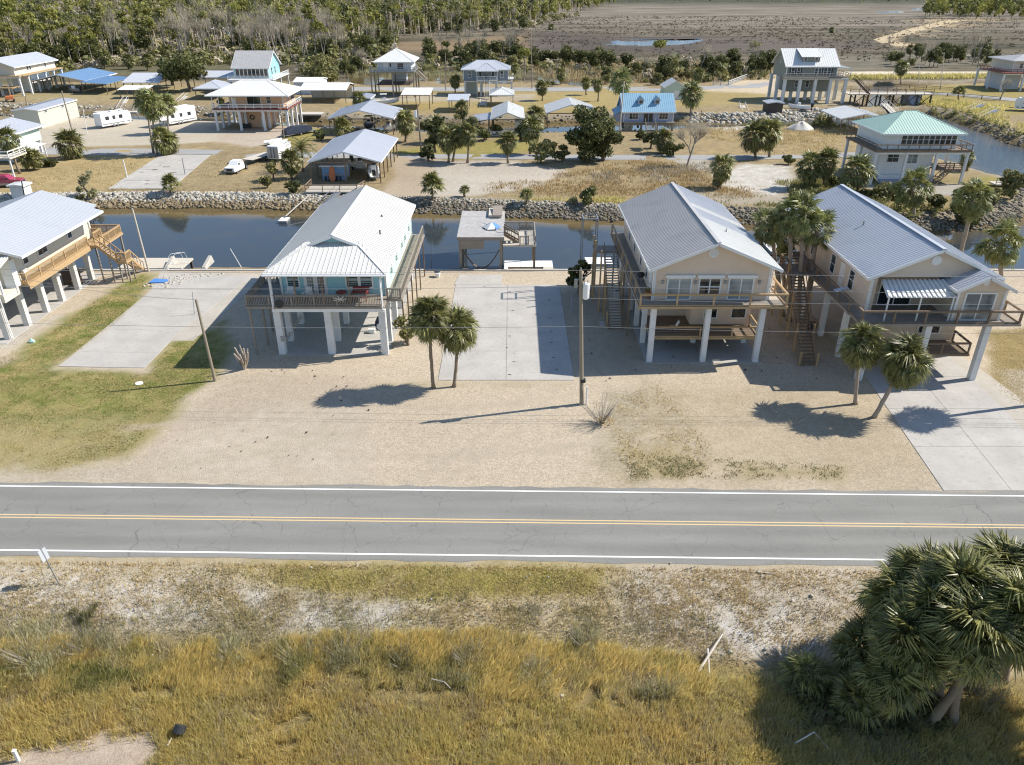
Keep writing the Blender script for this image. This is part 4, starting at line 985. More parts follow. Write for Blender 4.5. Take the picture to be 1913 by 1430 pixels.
for y in (64.8, 68.8, 72.8, 76.8, 80.8): m.box(-20.9, -11.3, y - .2, y + .2, 4.05, 4.54)
m.build('floor_beams', 'white_paint', h)
for x in (-20.7, -16.25, -11.45):
    for y in (62.05, 64.8, 68.8, 72.8, 76.8, 80.8): pier(h, x, y, 0, 4.25 if y < 63 else 4.05, .6 if y < 63 else .5)
rail(h, [(-23.1, 67.1, ZF), (-23.1, 61.6, ZF), (-11.3, 61.6, ZF)], 1.0, 'grey_wood', 2.0, bsp=.14)
rail(h, [(-11.1, 63.3, ZF), (-9.9, 63.3, ZF), (-9.9, 82.5, ZF)], 1.0, 'grey_wood', 2.2, bsp=.16)
rail(h, [(-23.1, 67.1, ZF), (-21.9, 67.1, ZF)], 1.0, 'grey_wood', 1.2)
for x in (-18.7, -16.35, -14.05): post(h, x, 61.62, ZF, 7.7, .1, 'brown_wood', 'porch_post')
for x, y in ((-20.75, 61.62), (-11.28, 61.62)): post(h, x, y, ZF, 7.7, .13, 'white_paint', 'porch_post')
for x, y in ((-23.0, 61.75), (-22.6, 63.9), (-23.0, 66.9), (-21.2, 67.0)): post(h, x, y, 0, ZF - .2, .16, 'grey_wood', 'deck_post')
for y in (64.4, 67.8, 71.2, 74.6, 78, 82.2): post(h, -9.95, y, 0, ZF - .2, .12, 'brown_wood', 'deck_post')
stairs(h, (-21.3, 67.2, ZF - .1), (-21.3, 73.5, .1), 1.1, 'grey_wood')
m = MB()
for z in (2.3, 2.55): m.beam((-20.62, 62.4, z - 1.6), (-20.62, 68.6, z - 1.6), .05, .12)
m.build('side_boards', 'pale_wood', h)
MB().box(-20.62, -20.3, 61.66, 61.74, 1.35, 1.85).build('meter_box', 'metal_grey', h)
m = MB().disc((-20.2, 61.42, 5.05), (.15, -1, .12), .36, .06, 16); m.build('dish_antenna', 'dark_metal', h)
m = MB()
for i in range(7): a = i * .9; m.tube([(-14.9, 61.4, 5.5), (-14.9 + .6 * math.cos(a), 61.35, 5.55 + .3 * math.sin(a))], .05, 5)
m.build('driftwood_wreath', 'pale_wood', h)
for x, y in ((-12.5, 70.2), (-13.1, 75.4)): MB().tube([(x, y, 8.5), (x, y, 9.0)], .07, 8).build('vent_pipe', 'dark_metal', h)
def adirondack(x, y, z, rz, label, g='white slatted porch chairs'):
    t = thing('porch_chair', label, 'chair', (x, y, z), rz, g, local=True); m = MB()
    for i in range(5): m.slab([(-.28 + .115 * i, .12, .38), (-.19 + .115 * i, .12, .38), (-.19 + .115 * i, .38, 1.05), (-.28 + .115 * i, .38, 1.05)], .025)
    m.build('backrest', 'white_paint', t); m = MB()
    for i in range(5): m.slab([(-.28, -.35 + .1 * i, .42 - .02 * i), (.28, -.35 + .1 * i, .42 - .02 * i), (.28, -.27 + .1 * i, .405 - .02 * i), (-.28, -.27 + .1 * i, .405 - .02 * i)], .025)
    m.build('seat', 'white_paint', t)
    for s in (-1, 1): MB().box(s * .36 - .07, s * .36 + .07, -.38, .3, .6, .63).build('armrest', 'white_paint', t)
    for s in (-1, 1):
        for yy in (-.32, .25): MB().box(s * .33 - .03, s * .33 + .03, yy - .04, yy + .04, 0, .6).build('leg', 'white_paint', t)
    return t
adirondack(-19.7, 63.3, ZF, R(5), 'white slatted porch chair under the left window of the teal house')
adirondack(-18.1, 63.2, ZF, R(-12), 'white slatted porch chair in front of the double doors of the teal house')
t = thing('picnic_table', 'maroon wooden table with a bench seat under the twin porch windows', 'table', (-13.6, 63.0, ZF)); m = MB()
for i in range(4): m.box(-14.2, -12.75, 62.75 + .17 * i, 62.9 + .17 * i, ZF + .7, ZF + .74)
m.build('tabletop', 'maroon_wood', t)
for y in (62.45, 63.75): MB().box(-14.2, -12.75, y - .12, y + .12, ZF + .42, ZF + .46).build('seat', 'maroon_wood', t)
MB().box(-14.2, -12.75, 63.9, 63.95, ZF + .6, ZF + .95).build('backrest', 'maroon_wood', t)
for x in (-14.1, -12.85):
    for y in (62.6, 63.6): MB().box(x - .05, x + .05, y - .05, y + .05, ZF, ZF + .7).build('leg', 'maroon_wood', t)
t = thing('side_table', 'small round maroon table beside the maroon picnic table on the teal porch', 'table', (-15.1, 63.1, ZF)); MB().disc((-15.1, 63.1, ZF + .7), (0, 0, 1), .5, .05, 16).build('tabletop', 'maroon_wood', t); MB().tube([(-15.1, 63.1, ZF), (-15.1, 63.1, ZF + .68)], [.22, .06], 8).build('pedestal', 'maroon_wood', t)
t = thing('hanging_chair', 'black and white hanging chair slung under the teal house by the right front pillar', 'hanging chair', (-12.1, 64.0, 1.6)); m = MB()
m.tube([(-12.1, 64.0, 4.2), (-12.1, 64.0, 2.9)], .02, 5); m.build('rope', 'dark_metal', t)
m = MB(); m.loft([[(-12.1 + r_ * math.cos(a), 64 + r_ * .8 * math.sin(a), z) for a in np.linspace(0, 6.28, 11)[:-1]] for r_, z in ((.12, 1.35), (.4, 1.55), (.48, 1.9), (.42, 2.3), (.2, 2.75), (.05, 2.9))]); m.build('shell', 'navy', t)
m = MB(); m.loft([[(-12.05 + r_ * math.cos(a), 63.72 + r_ * .5 * math.sin(a), z) for a in np.linspace(0, 6.28, 9)[:-1]] for r_, z in ((.2, 1.6), (.34, 1.8), (.3, 2.1), (.1, 2.3))]); m.build('cushion', 'white_paint', t)
t = thing('ice_chest', 'white ice chest on the ground under the right side of the teal house', 'cooler', (-13.4, 66.5, 0)); MB().box(-13.7, -13.1, 66.3, 66.7, .05, .4).build('box', 'gel_white', t, bevel=.03); MB().box(-13.72, -13.08, 66.28, 66.72, .4, .47).build('lid', 'gel_white', t)

# ---- beige house in the middle
h = thing('stilt_house', 'tan house with grey ribbed gable roof and two tiers of timber front decks', 'house', (17, 70, 0), 0, 'houses along the near bank')
X0, X1, XR, YF, YB, ZE, ZR = 11.45, 22.6, 17.0, 60.3, 81.2, 8.52, 10.85
pl = [[(X0, YF, ZE), (X0, YB, ZE), (XR, YB, ZR), (XR, YF, ZR)]]
r0 = roof(h, pl, 'roof_grey', .32, h=.04, fascia=[((X0, YF, ZE), (XR, YF, ZR)), ((X1, YF, ZE), (XR, YF, ZR)), ((X0, YF, ZE), (X0, YB, ZE)), ((X1, YF, ZE), (X1, YB, ZE)), ((X0, YB, ZE), (XR, YB, ZR)), ((X1, YB, ZE), (XR, YB, ZR))])
for ya, yb, mt in ((60.3, 68.5, 'roof_white2'), (68.5, 72.2, 'roof_galv'), (72.2, 73.6, 'roof_white2'), (73.6, 81.2, 'roof_galv')):  # uneven sun glint on the slope put into colour as white and grey bands
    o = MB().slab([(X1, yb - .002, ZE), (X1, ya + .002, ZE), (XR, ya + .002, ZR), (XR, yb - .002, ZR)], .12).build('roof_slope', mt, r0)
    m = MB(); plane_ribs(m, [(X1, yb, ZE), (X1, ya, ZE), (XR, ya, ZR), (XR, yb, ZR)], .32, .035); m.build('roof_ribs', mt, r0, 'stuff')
MB().beam((XR, YF, ZR + .04), (XR, YB, ZR + .04), .34, .06).build('ridge_cap', 'roof_grey', r0)
MB().tube([(19.2, 66.5, 9.7), (19.2, 66.5, 10.25)], .06, 8).build('vent_pipe', 'metal_grey', h)
for x in (12.0, 22.05): MB().tube([(x, 61.1, 8.4), (x, 61.1, 5.4)], .05, 6).build('downspout', 'white_paint', h)
ZF = 5.5; WX0, WX1, WY0, WY1 = 12.15, 21.9, 61.3, 80.8
walls(h, WX0, WX1, WY0, WY1, 5.25, ZE + .1, 'beige_wall')
MB().add([(WX0, WY0 - .01, 8.3), (WX1, WY0 - .01, 8.3), (WX1, WY0 - .01, 8.64), (XR, WY0 - .01, 10.72), (WX0, WY0 - .01, 8.64), (WX0, WY0 + .15, 8.3), (WX1, WY0 + .15, 8.3), (WX1, WY0 + .15, 8.64), (XR, WY0 + .15, 10.72), (WX0, WY0 + .15, 8.64)],
         [(0, 1, 2, 3, 4), (9, 8, 7, 6, 5), (2, 7, 8, 3), (3, 8, 9, 4)]).build('gable_wall', 'beige_wall', h)
MB().add([(WX0, WY1 - .1, 8.5), (WX1, WY1 - .1, 8.5), (XR, WY1 - .1, 10.7)], [(0, 2, 1)]).build('gable_wall', 'beige_wall', h)
battens(h, 'f', WY0, WX0 + .1, WX1 - .1, ZF, 8.4, 'beige_wall', .3)
for x in (WX0, WX1): MB().box(x - .1, x + .1, WY0 - .1, WY0 + .1, 5.3, 8.6).build('corner_trim', 'white_paint', h)
v = MB().disc((XR - .1, WY0 - .02, 9.72), (0, 1, 0), .42, .09, 20).build('gable_vent', 'white_paint', h); m = MB()
for i in range(6): m.box(XR - .38, XR + .18, WY0 - .09, WY0 - .07, 9.46 + .09 * i, 9.5 + .09 * i)
m.build('louvres', 'white_paint', v)
for u0, u1, z0, nz in ((13.35, 15.25, 5.6, 1), (16.05, 17.75, 6.0, 2), (18.6, 20.55, 5.6, 1)):
    window(h, 'f', WY0, u0, u1, z0, 7.4, 2, nz, .13, name='window' if nz > 1 else 'sliding_door', glass='glass_pale' if nz == 1 else 'glass', bar=.1)
    MB().box(u0 - .3, u1 + .3, WY0 - .26, WY0 - .01, 7.56, 7.8).build('shutter_box', 'white_paint', h, bevel=.03)
for u in (12.85, 15.65, 18.2, 21.1): m = MB().box(u - .09, u + .09, WY0 - .2, WY0 - .01, 7.0, 7.3); m.build('wall_lamp', 'metal_grey', h)
for y in (64.5, 68, 72, 75.5): window(h, 'l', WX0, y, y + .9, 6.2, 7.6)
door(h, 'l', WX0, 62.6, 63.5, ZF, 7.6)
deck(h, 10.75, 23.3, 59.75, WY0 - .02, ZF, 'grey_wood', 'x', rim='new_wood'); deck(h, 10.75, 12.1, WY0, 80.8, ZF, 'grey_wood', 'x'); deck(h, 21.95, 23.3, WY0, 66.5, ZF, 'pale_wood', 'x')
rail(h, [(10.85, 80.6, ZF), (10.85, 59.85, ZF), (23.2, 59.85, ZF), (23.2, 66.3, ZF)], 1.08, 'new_wood', 3.1, 'cable', pw=.15, cap=.16)
for x in (12.15, 16.85, 21.5):
    pier(h, x, 60.4, 0, 5.28, .46)
    for y in (64.4, 68.4, 72.4, 76.4, 80): pier(h, x, y, 0, 5.2 if x < 13 else 1.8, .44)
deck(h, 12.3, 21.8, 61.2, 64.0, 2.0, 'brown_wood', 'x', rim='new_wood'); rail(h, [(12.35, 61.25, 2), (16.6, 61.25, 2)], 1.0, 'new_wood', 4.2, 'cable', pw=.12); rail(h, [(17.1, 61.25, 2), (21.7, 61.25, 2), (21.7, 63.9, 2)], 1.0, 'new_wood', 2.3, 'cable', pw=.12)
walls(h, 16.3, 21.7, 64.05, 80, 1.8, 5.24, 'beige_wall', 'lower_walls'); walls(h, 12.4, 16.3, 66.2, 80, 1.8, 5.24, 'beige_wall', 'lower_walls'); MB().box(12.4, 16.3, 64.02, 66.2, 1.7, 1.95).build('lower_floor', 'brown_wood', h)
window(h, 'f', 64.05, 17.5, 18.6, 2.7, 4.5, 1, 2, .1); window(h, 'f', 64.05, 20.0, 21.2, 2.7, 4.5, 1, 2, .1)
stairs(h, (10.0, 74.5, ZF - .05), (10.0, 67.4, .1), 1.3, 'brown_wood', tread='pale_wood'); deck(h, 8.4, 10.7, 74.5, 76.4, ZF, 'grey_wood')
for x, y, z1 in ((8.5, 74.6, 6.6), (9.2, 70.5, 4.2), (8.9, 72.6, 6.2), (10.7, 70.3, 5.3), (9.2, 67.9, 1.6), (8.5, 76.3, 6.6), (9.3, 72.4, 5), (8.8, 71.8, 4.6)): post(h, x, y, 0, z1, .15, 'new_wood', 'stair_post')
for x, y in ((10.9, 66), (10.9, 70), (10.9, 78)): post(h, x, y, 0, ZF - .2, .15, 'brown_wood', 'deck_post')
t = thing('cargo_lift', 'grey steel cargo lift frame beside the deck stairs of the tan house', 'lift', (8.2, 78, 0)); m = MB()
for x, y in ((7.4, 77.2), (8.9, 77.2), (7.4, 79), (8.9, 79)): m.box(x - .05, x + .05, y - .05, y + .05, 0, 8.1)
m.beam((7.4, 77.2, 8.05), (8.9, 77.2, 8.05), .1); m.beam((7.4, 79, 8.05), (8.9, 79, 8.05), .1); m.beam((7.4, 77.2, 8.05), (7.4, 79, 8.05), .1); m.beam((8.9, 77.2, 8.05), (8.9, 79, 8.05), .1); m.build('frame', 'metal_grey', t)
m = MB(); m.box(7.5, 8.8, 77.3, 78.9, .15, .22)
for x in (7.5, 8.8): m.beam((x, 77.3, 1.1), (x, 78.9, 1.1), .05); m.beam((x, 77.3, .2), (x, 77.3, 1.1), .05); m.beam((x, 78.9, .2), (x, 78.9, 1.1), .05)
m.build('platform', 'metal_grey', t)
t = thing('garden_chair', 'pale folding chair on the dark lower deck of the tan house', 'chair', (14.4, 62.6, 2)); MB().slab([(14.2, 62.4, 2.42), (14.7, 62.4, 2.42), (14.7, 62.9, 2.42), (14.2, 62.9, 2.42)], .04).build('seat', 'pale_wood', t); MB().slab([(14.7, 62.4, 2.42), (14.95, 62.4, 2.95), (14.95, 62.9, 2.95), (14.7, 62.9, 2.42)], .04).build('backrest', 'white_paint', t)
for x in (14.23, 14.67):
    for y in (62.45, 62.85): MB().box(x - .02, x + .02, y - .02, y + .02, 2, 2.42).build('leg', 'metal_grey', t)
t = thing('flower_pot', 'terracotta plant pot on the side walkway of the tan house', 'plant pot', (11.8, 62.0, ZF)); MB().tube([(11.8, 62, ZF), (11.8, 62, ZF + .5)], [.2, .3], 10).build('pot', 'orange_paint', t); link('plant', cloud_mesh('plant', 'olive_leaf', [(11.8 - 11.8, 0, .65, .25, .25, .25)], 60, .12), None, t)
t = thing('round_grill', 'round black kettle grill on the side walkway of the tan house', 'grill', (11.7, 65.5, ZF)); MB().loft([[(11.7 + r_ * math.cos(a), 65.5 + r_ * math.sin(a), z) for a in np.linspace(0, 6.28, 13)[:-1]] for r_, z in ((.05, ZF + .5), (.3, ZF + .62), (.36, ZF + .78), (.28, ZF + .95), (.08, ZF + 1.04))]).build('bowl', 'dark_metal', t)
for i in range(3): a = i * 2.1; MB().tube([(11.7 + .15 * math.cos(a), 65.5 + .15 * math.sin(a), ZF + .6), (11.7 + .35 * math.cos(a), 65.5 + .35 * math.sin(a), ZF)], .02, 5).build('leg', 'dark_metal', t)

# ---- tan house on the right
h = thing('stilt_house', 'tan house with blue-grey ribbed roof, striped porch awning and a small second front gable', 'house', (34, 68, 0), 0, 'houses along the near bank')
X0, X1, XR, YF, YB, ZE, ZR = 28.95, 40.0, 34.5, 58.4, 80.0, 8.5, 10.92
gable(h, X0, X1, YF, YB, ZE, ZR, 'y', 'roof_bluegrey', None, sp=.32, ridge=XR)
MB().beam((XR, YF, ZR + .04), (XR, YB, ZR + .04), .34, .06).build('ridge_cap', 'roof_bluegrey', h)
for x, y in ((32.3, 68.5), (31.2, 74)): MB().tube([(x, y, 9.3), (x, y, 10.35 if x > 32 else 9.9)], .08, 8).build('vent_pipe', 'metal_grey', h)
WX0, WX1, WY0, WY1 = 29.6, 39.4, 60.6, 79.5; ZF = 5.3
walls(h, WX0, WX1, WY0, WY1, 5.05, ZE + .1, 'tan_wall')
MB().add([(WX0 - .3, 58.95, 8.42), (WX1 + .3, 58.95, 8.42), (XR, 58.95, 10.78), (WX0 - .3, 59.1, 8.42), (WX1 + .3, 59.1, 8.42), (XR, 59.1, 10.78)], [(0, 1, 2), (5, 4, 3), (0, 2, 5, 3), (1, 4, 5, 2), (0, 3, 4, 1)]).build('gable_wall', 'tan_wall', h)
MB().add([(WX0, WY1 - .1, 8.5), (WX1, WY1 - .1, 8.5), (XR, WY1 - .1, 10.8)], [(0, 2, 1)]).build('gable_wall', 'tan_wall', h)
lap(h, 'f', 58.95, 29.8, 36, 8.45, 8.9, 'tan_wall', .2)
walls(h, WX0, 30.0, 58.95, WY0, 5.05, 8.45, 'tan_wall', 'porch_side_wall')
MB().disc((XR - .15, 58.93, 9.85), (0, 1, 0), .4, .1, 20).build('gable_vent', 'white_paint', h)
walls(h, 35.9, 39.7, 57.3, WY0 + .1, 5.05, 8.15, 'tan_wall', 'bay_walls')
gable(h, 35.4, 40.2, 56.75, 61.0, 8.05, 9.2, 'y', 'roof_bluegrey', 'tan_wall', over=(.5, .5), sp=.32); MB().disc((37.8, 57.2, 8.62), (0, 1, 0), .26, .16, 16).build('gable_vent', 'white_paint', h)
window(h, 'f', WY0, 31.2, 33.9, 5.4, 7.4, 2, 1, .12, name='sliding_door', bar=.1); window(h, 'f', 57.3, 36.6, 38.9, 5.4, 7.6, 2, 1, .13, name='sliding_door', bar=.1, glass='glass_pale')
for y in (62.2, 66.5, 71.5): window(h, 'l', WX0, y, y + .95, 6.0, 7.6)
door(h, 'l', WX0, 64.3, 65.25, ZF, 7.6)
for x, y in ((WX0, 58.98), (35.9, 57.3), (39.7, 57.3)): MB().box(x - .1, x + .1, y - .1, y + .1, 5.1, 8.2).build('corner_trim', 'white_paint', h)
aw = MB().slab([(30.1, 57.0, 7.42), (35.7, 57.0, 7.42), (35.5, 59.0, 8.15), (30.3, 59.0, 8.15)], .06).build('awning', 'white_paint', h)
for i in range(14):
    u = (i + .5) / 14; m = MB(); p, q = Vector((lerp(30.1, 35.7, u), 57.0, 7.47)), Vector((lerp(30.3, 35.5, u), 59.0, 8.2)); m.beam(p, q, .2, .07, up=(0, -.35, 1)); m.build('awning_pan', 'roof_white2', aw)
for x in (30.3, 32.9, 35.5): post(h, x, 57.1, ZF, 7.4, .1, 'white_paint', 'porch_post')
deck(h, 28.3, 41.2, 56.55, 58.95, ZF, 'grey_wood', 'x'); deck(h, 30, 35.9, 58.95, WY0, ZF, 'grey_wood', 'x'); deck(h, 28.2, 29.55, 58.95, 75, ZF, 'grey_wood', 'x'); deck(h, 39.75, 41.2, 58.95, 63.5, ZF, 'pale_wood', 'x')
rail(h, [(28.3, 69.5, ZF), (28.3, 56.65, ZF), (41.1, 56.65, ZF), (41.1, 63.4, ZF)], 1.08, 'brown_wood', 2.6, 'cable', pw=.15, cap=.16)
for x in (29.3, 34.0, 38.85):
    pier(h, x, 57.0, 0, 5.0, .5)
    for y in (61.5, 66, 70.5, 75, 79): pier(h, x, y, 0, 5.0 if x < 30 else 1.8, .45)
deck(h, 31.5, 38.6, 57.8, 60.6, 2.0, 'brown_wood', 'x', rim='brown_wood'); rail(h, [(31.6, 57.85, 2), (38.5, 57.85, 2), (38.5, 60.4, 2)], 1.0, 'brown_wood', 2.3, 'cable', pw=.12)
walls(h, 33, 38.6, 60.65, 79, 1.8, 5.04, 'tan_wall', 'lower_walls'); window(h, 'f', 60.65, 35.4, 37.2, 2.7, 4.5, 2, 2, .1)
stairs(h, (26.9, 68.4, ZF - .05), (25.9, 59.4, .1), 1.3, 'brown_wood'); deck(h, 26.1, 28.2, 68.4, 71.2, ZF, 'grey_wood'); rail(h, [(28.1, 71.1, ZF), (26.2, 71.1, ZF), (26.2, 68.5, ZF)], 1.05, 'brown_wood', 2, 'bars')
for x, y, z1 in ((26.2, 71, ZF), (26.2, 68.5, 6.3), (25.9, 65.4, 4.6), (27.4, 65.2, 4.6), (25.6, 62.4, 2.8), (27, 62.2, 2.9), (25.2, 59.6, 1.3), (26.6, 59.4, 1.3)): post(h, x, y, 0, z1, .16, 'new_wood', 'stair_post')
s_ = thing('board_sign', 'pale blue board lying across the side rail of the right tan house', 'board', (28.4, 61.5, 6.35)); MB().slab([(27.7, 60.9, 6.42), (28.9, 61.4, 6.5), (28.8, 61.9, 6.5), (27.6, 61.4, 6.42)], .03).build('board', 'pale_wall', s_)
# ---- grey roofed house at the left
h = thing('stilt_house', 'cream house with pale grey roof and a new timber walkway and stairs along its side', 'house', (-50, 75, 0), 0, 'houses along the near bank')
X1, XR, YF, YB, ZE, ZR = -45.0, -51.9, 67.0, 83.8, 7.45, 9.4; X0 = XR * 2 - X1
roof(h, [[(X1, YB - 1.1, ZE), (X1, YF, ZE), (XR, YF, ZR), (XR, YB, ZR), (-46.2, YB, 7.79), (-46.0, YB - 1.1, 7.73)], [(X0, YF, ZE), (X0, YB, ZE), (XR, YB, ZR), (XR, YF, ZR)]], 'roof_pale', .35, h=.012,
     fascia=[((X1, YF, ZE), (XR, YF, ZR)), ((X1, YF, ZE), (X1, YB - 1.1, ZE)), ((-46.2, YB, 7.79), (XR, YB, ZR))])
roof(h, [[(-57, 65.0, 6.9), (-46.2, 65.0, 6.9), (-46.2, 67.2, 7.5), (-57, 67.2, 7.5)]], 'roof_white', .25, h=.05, fascia=[((-57, 65, 6.9), (-46.2, 65, 6.9))])
ZF = 4.25; walls(h, -57.4, -47.4, 67.6, 83.2, 3.95, 7.7, 'cream_wall'); walls(h, -57.4, -46.6, 65.2, 67.6, 3.6, 4.3, 'cream_wall', 'porch_floor'); lap(h, 'r', -47.4, 67.6, 83.2, 4.3, 7.5, 'cream_wall', .25)
MB().add([(-57, 67.6, 7.4), (-46.2, 67.6, 7.4), (XR, 67.6, 9.3)], [(0, 1, 2)]).build('gable_wall', 'cream_wall', h)
for y in (70.5, 73.1, 73.95, 78.8): window(h, 'r', -47.36, y, y + .75, 5.5, 6.9)
MB().box(-47.3, -47.0, 69.6, 70.2, 4.6, 5.2).build('air_conditioner', 'white_paint', h)
o = MB().box(-47.5, -46.6, 67.2, 68.1, 4.3, 6.9).build('door_hood', 'white_paint', h)
for x, y in ((-46.7, 65.4), (-47.3, 83.3), (-46.6, 67.3)): post(h, x, y, ZF - .3, 7.2, .16, 'white_paint', 'porch_post')
deck(h, -47.35, -46.1, 68.4, 83.4, ZF, 'new_wood', 'x'); rail(h, [(-47.2, 68.45, ZF), (-46.2, 68.45, ZF), (-46.2, 80.2, ZF)], 1.02, 'new_wood', 2.4, bsp=.15, pw=.12); rail(h, [(-46.2, 81.6, ZF), (-46.2, 83.3, ZF), (-47.2, 83.3, ZF)], 1.02, 'new_wood', 1.6, bsp=.15, pw=.12)
MB().box(-46.06, -46.0, 68.35, 83.4, 3.75, 4.1).build('deck_fascia', 'new_wood', h)
for y in (65.2, 68.4, 71.8, 74.8, 78.2, 81.2): pier(h, -47.4, y, 0, 3.9, .55, 'pier_cream'); pier(h, -52, y, 0, 3.9, .5, 'pier_cream'); pier(h, -56.5, y, 0, 3.9, .5, 'pier_cream')
MB().tube([(-46.95, 65.1, 7), (-46.95, 65.1, .1)], .06, 6).build('downspout', 'white_paint', h)
deck(h, -46.05, -45.5, 80.3, 81.5, ZF, 'new_wood'); stairs(h, (-45.5, 80.9, ZF - .05), (-43.6, 80.9, 2.4), 1.1, 'new_wood', 'y'); deck(h, -43.6, -42.5, 80.2, 81.6, 2.4, 'new_wood'); rail(h, [(-42.55, 81.5, 2.4), (-42.55, 80.3, 2.4), (-43.5, 80.3, 2.4)], 1, 'new_wood', 1.2); stairs(h, (-43.1, 81.6, 2.35), (-43.1, 84.0, .1), 1, 'new_wood')
for x, y in ((-45.6, 80.4), (-44.4, 80.4), (-43.5, 80.4), (-42.6, 80.4), (-42.6, 81.5), (-43.5, 81.5)): post(h, x, y, 0, 2.3 if x > -44 else 3.0, .13, 'grey_wood', 'stair_post')
deck(h, -54.5, -46.5, 83.9, 88.5, 3.2, 'new_wood', name='back_deck'); rail(h, [(-46.6, 84, 3.2), (-46.6, 88.4, 3.2), (-54.5, 88.4, 3.2)], 1, 'new_wood', 1.6)
for x, y in ((-46.7, 88.2), (-50, 88.2), (-54.2, 88.2)): post(h, x, y, -2.5, 3.1, .18, 'grey_wood', 'deck_post')
t = thing('storage_crate', 'dark crates and boards stacked under the cream house beside its pillars', 'crate', (-49, 80, 0)); MB().box(-49.6, -48.2, 79.4, 80.6, .05, 1.5).build('crate', 'dark_wood', t); MB().box(-48.1, -47.7, 78.4, 79.9, .05, .9).build('board_stack', 'brown_wood', t)
t = thing('tarp', 'blue tarp lying on pale rubble beside the timber stair foot', 'tarp', (-39.5, 80.5, .1)); MB().slab([(-40.4, 79.8, .16), (-38.6, 80, .1), (-38.5, 80.8, .14), (-40.2, 81, .2)], .02).build('sheet', 'tarp_blue', t)
# ================================================================ HOUSES AND SHEDS ACROSS THE CANAL
FARG = 'stilt houses across the canal'
h = stilt_house('peach house with white hip roof and white railing round its upper deck', -62.3, -50.6, 177.2, 188.0, 4.7, 7.45, 9.7, None, 'peach_wall', 'roof_white2', piers=(4, 4), ps=.5,
    decks=[(-65.9, -49.2, 175.4, 177.15, [(-65.8, 177, 4.7), (-65.8, 175.5, 4.7), (-49.3, 175.5, 4.7), (-49.3, 188, 4.7)], 'white_paint'), (-65.9, -62.35, 177.2, 188), (-50.55, -49.2, 177.2, 188)], dmat='red_brown',
    wins=[('f', -58.4, -57.0, 5.3, 7.0, 1, 1), ('f', -56.9, -55.5, 5.3, 7.0, 1, 1), ('f', -54.1, -53.2, 5.7, 7.0, 1, 2), ('r', 181, 182, 5.6, 7, 1, 2), ('r', 184, 186.5, 5.4, 7, 3, 2)], doors=[('f', -61.8, -60.9, 4.7, 6.8, 'white_paint')],
    lower=(-62, -55.2, 180.5, 187, 0, 4.39), group=FARG)
hip(h, -66.8, -48.7, 174.9, 189.2, 7.5, 9.9, 'roof_white2', .9, 5.8)
window(h, 'f', 180.5, -61.0, -60.3, 1.9, 3.1); door(h, 'f', 180.5, -57.0, -56, 0, 2.3); o = MB().box(-61.3, -59.4, 179.2, 180.3, 0, .9).build('storage_bin', 'dark_metal', h)
m = MB(); m.tube([(-58.9 + .45 * math.cos(a), 180.42, 2.2 + .45 * math.sin(a)) for a in np.linspace(0, 6.28, 15)], .12, 6); m.build('wall_ring', 'black_rubber', h)
for x in (-65.6, -64.2, -61.2): post(h, x, 175.6, 4.7, 7.5, .12, 'white_paint', 'porch_post')
stilt_house('turquoise gabled house with glazed porch behind the peach house', -81.0, -71.0, 238, 250, 4.2, 7.0, 11.2, 'x', 'turquoise_wall', 'roof_grey', over=.6, piers=(4, 3), ps=.4,
    decks=[(-82, -68.8, 234.5, 237.95, [(-82, 234.6, 4.2), (-68.9, 234.6, 4.2), (-68.9, 252, 4.2)], 'white_paint'), (-70.95, -68.8, 238, 252)], dmat='white_paint',
    wins=[('f', -80.5 + 1.18 * i, -79.5 + 1.18 * i, 4.6, 6.7, 1, 1) for i in range(8)] + [('r', 241, 242, 5, 6.8, 1, 2), ('r', 244.5, 245.5, 5, 6.8, 1, 2), ('r', 244.2, 245.2, 7.8, 9.2, 1, 2)], group=FARG)
h = stilt_house('tall narrow house with white pyramid roof on two storeys of dark decks', -38.0, -28.6, 231.5, 243, 6.9, 9.3, 12.3, 'hip', 'pale_wall', 'roof_white2', rlen=.6, over=1.1, piers=(3, 3), ps=.35, pmat='grey_wood',
    decks=[(-40.2, -27.6, 229.9, 231.45, [(-40.1, 231.4, 6.9), (-40.1, 230, 6.9), (-27.7, 230, 6.9), (-27.7, 240, 6.9)], 'metal_grey'), (-28.55, -27.5, 231.5, 240)], dmat='metal_grey',
    wins=[('f', -32.4, -31.6, 7.4, 8.9, 1, 2), ('f', -31.5, -30.7, 7.4, 8.9, 1, 2), ('f', -34.6, -34.1, 7.9, 8.9, 1, 1)], doors=[('f', -36.3, -34.9, 6.9, 9, 'white_paint')], group=FARG)
deck(h, -38.4, -29, 230.2, 242, 3.4, 'dark_wood', bw=.4); rail(h, [(-38.4, 230.2, 3.4), (-29, 230.2, 3.4)], 1.3, 'dark_wood', 2, 'bars', kit=False); walls(h, -35, -31, 238, 242, 3.4, 6.3, 'pale_wall', 'lower_walls')
stairs(h, (-27, 232, 6.8), (-25.8, 243, 3.4), 1.2, 'grey_wood'); MB().box(-26.9, -25.4, 240, 243, 3.2, 3.4).build('landing', 'grey_wood', h)
m = MB(); m.tube([(-33.4, 236, 12.2), (-33.4, 236, 16.3)], .06, 5); m.tube([(-33.4, 236, 15.4), (-32.6, 236, 16.6)], .05, 4); m.build('aerial_mast', 'metal_grey', h)
